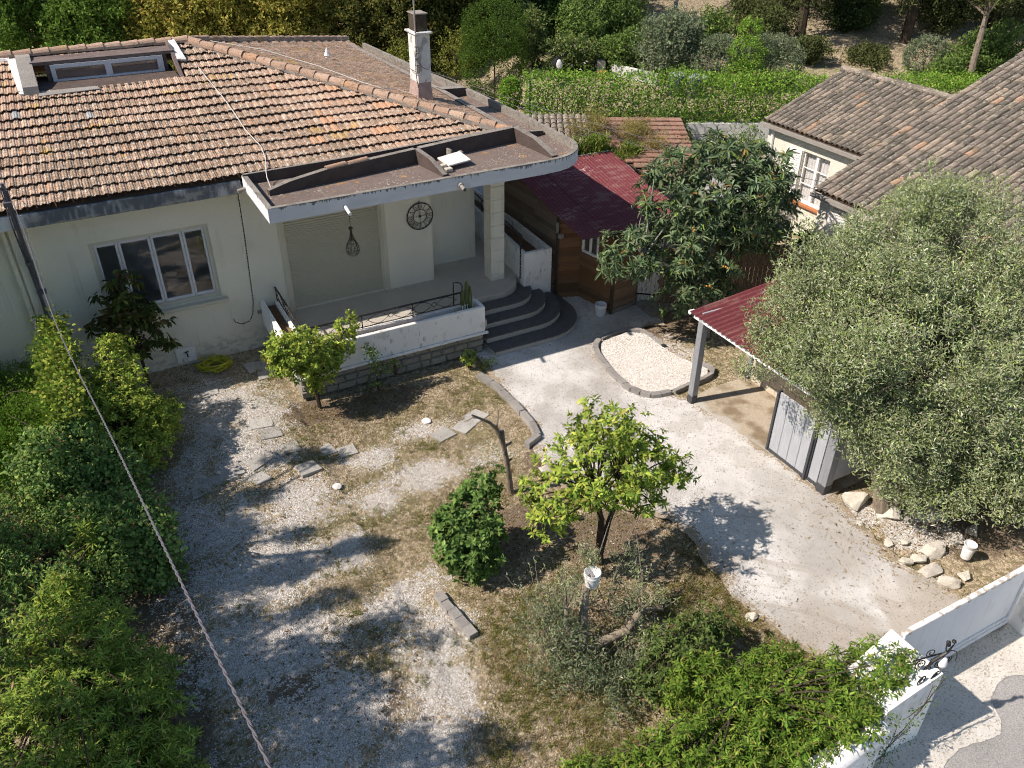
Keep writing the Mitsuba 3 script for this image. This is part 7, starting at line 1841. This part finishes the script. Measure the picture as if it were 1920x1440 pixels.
# clumps of taller grass, and brown leaves fallen below the trees
tc = np.vstack([np.stack([gg.uniform(-.6, 10, 2800), gg.uniform(4.4, 15.2, 2800)], -1), np.stack([gg.uniform(3.6, 8.2, 2200), gg.uniform(4.6, 8.6, 2200)], -1)])
ok_ = ~shapely.contains_xy(drive_poly, *tc.T) & (blobs(tc[:, 0], tc[:, 1], GRAVEL) < gg.uniform(.35, 1.0, len(tc))) & (meshkit.fbm(np.c_[tc * 1.0, np.zeros(len(tc))] + 31, 4, 9) > gg.uniform(.36, .56, len(tc))) & (blobs(tc[:, 0], tc[:, 1], SOIL) < .8)
tc = tc[ok_]; m_ = 22; k = np.repeat(np.arange(len(tc)), m_); n = len(k)
sz = np.repeat(gg.uniform(.5, 1.25, len(tc)), m_)
b_ = np.c_[tc[k] + gg.normal(0, .028, (n, 2)) * sz[:, None], np.zeros(n)]; b_[:, 2] = gz(b_[:, 0], b_[:, 1])
D = gg.normal(0, .55, (n, 3)) + [0, 0, .75]; side = unit(np.cross(unit(D), gg.normal(0, 1, (n, 3)))) * gg.uniform(.0028, .0055, (n, 1))
v = np.stack([b_ - side, b_ + side, b_ + unit(D) * (gg.uniform(.06, .14, n) * sz)[:, None]], 1)
green_ = np.repeat(gg.random(len(tc)) < np.where((tc[:, 1] < 8.6) & (tc[:, 0] < 6.6), .6, .4), m_)[:, None]
put_leaves('grass_tufts', v, np.array([[0, 1, 2]]), np.where(green_, colours(n, [((.20, .215, .055), 5), ((.28, .27, .09), 3), ((.15, .17, .045), 2)], gg), colours(n, [((.38, .31, .17), 5), ((.28, .23, .12), 3)], gg)), 'm_blade')
lab('grass_tufts', 'clumps of longer green and yellow grass in the dry garden', 'grass', kind='stuff')
n = 5200
ctr = np.array([(5.3, 9.9, 1.2), (6.8, 8.8, 1.6), (3.6, 15.2, 1.0), (4.9, 15.2, .8), (7.2, 7.0, 1.2), (1.5, 12.5, 1.8), (1.5, 8.5, 1.8), (11.6, 6.6, 1.2), (5.5, 7.0, 1.5), (12.0, 14.0, 1.5)]); k = gg.choice(len(ctr), n)
xy = ctr[k, :2] + gg.normal(0, .55, (n, 2)) * ctr[k, 2:3]
xy = xy[~((xy[:, 1] > 15.7) & (xy[:, 0] > 2.9)) & (xy[:, 1] > 4.4)]; n = len(xy)
ins_ = shapely.contains_xy(drive_poly.buffer(.1), *xy.T) | shapely.contains_xy(Polygon(CARPORT_FLOOR), *xy.T)
P = np.c_[xy, np.where(ins_, .022, gz(xy[:, 0], xy[:, 1]) + .012)]
v, f = build_leaves(P, gg.normal(0, 1, (n, 3)) * [1, 1, .12], gg.normal(0, .3, (n, 3)) + [0, 0, 1.0], gg.uniform(.025, .07, n), gg.uniform(.012, .032, n), 'lance')
put_leaves('fallen_leaves', v, f, colours(n, [((.20, .13, .06), 5), ((.30, .22, .11), 3), ((.11, .075, .045), 3), ((.36, .28, .10), 1)], gg), 'm_leaf')
lab('fallen_leaves', 'brown fallen leaves scattered under the shrubs and trees', 'leaves', kind='stuff')
# pebbles
n = 90000
x = gg.uniform(-1.0, 13.0, n); y = gg.uniform(5.6, 18.3, n); wg = blobs(x, y, GRAVEL) * (0.5 + .9 * meshkit.fbm(np.stack([x, y, 0 * x], -1) * 1.3, 3, 5))
bed = (x > 10.1) & (x < 12.1) & (y > 12.35) & (y < 14.9)
ind = shapely.contains_xy(drive_poly, x, y); fp = shapely.contains_xy(Polygon(CARPORT_FLOOR), x, y)
kp = ((gg.random(n) < np.clip(wg * 1.25 - .25, .015, 1)) & ~ind & ~fp & ~((y > 15.7) & (x > 2.9)) & ~((x > 9.8) & (y > 12.0)))
bx_, by_ = gg.uniform(10.15, 12.05, 9000), gg.uniform(12.35, 14.9, 9000)
okb = shapely.contains_xy(Polygon([(10.62, 14.85), (10.25, 14.3), (10.12, 13.3), (10.15, 12.6), (10.4, 12.32), (11.0, 12.25), (12.0, 12.36), (12.2, 12.6), (11.9, 13.4), (11.85, 14.1), (11.85, 14.7), (11.5, 14.98)]), bx_, by_)


def pebbles(key, x, y, z, s):
    n = len(x); oct_ = np.array([(1, 0, 0), (0, 1, 0), (-1, 0, 0), (0, -1, 0), (0, 0, 1), (.3, .2, .8)])
    a = gg.uniform(0, 6.3, n); c_, s_ = np.cos(a), np.sin(a); k = oct_[None] * (s[:, None, None] * gg.uniform(.6, 1.15, (n, 6, 1))) * np.array([1, .75, .55])
    v = np.stack([k[..., 0] * c_[:, None] - k[..., 1] * s_[:, None], k[..., 0] * s_[:, None] + k[..., 1] * c_[:, None], k[..., 2]], -1) + np.stack([x, y, z], -1)[:, None]
    f = np.array([[0, 1, 5], [1, 2, 4], [2, 3, 4], [3, 0, 5], [1, 4, 5], [3, 5, 4]])
    put(key, (v.reshape(-1, 3), (f[None] + (np.arange(n) * 6)[:, None, None]).reshape(-1, 3)), 'm_pebble')


x, y = x[kp], y[kp]
pebbles('gravel', x, y, gz(x, y) + .001, gg.uniform(.009, .025, len(x)))
lab('gravel', 'pale loose gravel scattered over the left part of the garden', 'gravel', kind='stuff')
x, y = bx_[okb], by_[okb]
pebbles('white_gravel', x, y, np.full(len(x), .036), gg.uniform(.010, .026, len(x)))
lab('white_gravel', 'white gravel filling the bordered bed', 'gravel', kind='stuff')
# fallen straw and leaves on the drive
n = 9000
x = gg.uniform(7, 13, n); y = gg.uniform(4.2, 15, n); dd = shapely.distance(drive_poly.exterior, shapely.points(x, y)); ind = shapely.contains_xy(drive_poly, x, y)
kp = ind & (gg.random(n) < np.clip(1.1 - dd * 1.1, .10, 1)); x, y = x[kp], y[kp]; n = len(x)
p3 = np.stack([x, y, np.full(n, .010)], -1); D = gg.normal(0, 1, (n, 3)) * [1, 1, .06]; side = unit(np.cross(unit(D), [0, 0, 1])) * gg.uniform(.002, .005, (n, 1))
v = np.stack([p3 - side, p3 + side, p3 + unit(D) * gg.uniform(.03, .08, (n, 1))], 1); v[..., 2] = np.maximum(v[..., 2], .009)
put_leaves('straw_litter', v, np.array([[0, 1, 2]]), colours(n, [((.30, .24, .14), 5), ((.17, .125, .08), 4)], gg), 'm_blade')
lab('straw_litter', 'bits of straw and dry leaves blown over the pale drive', 'straw', kind='stuff')
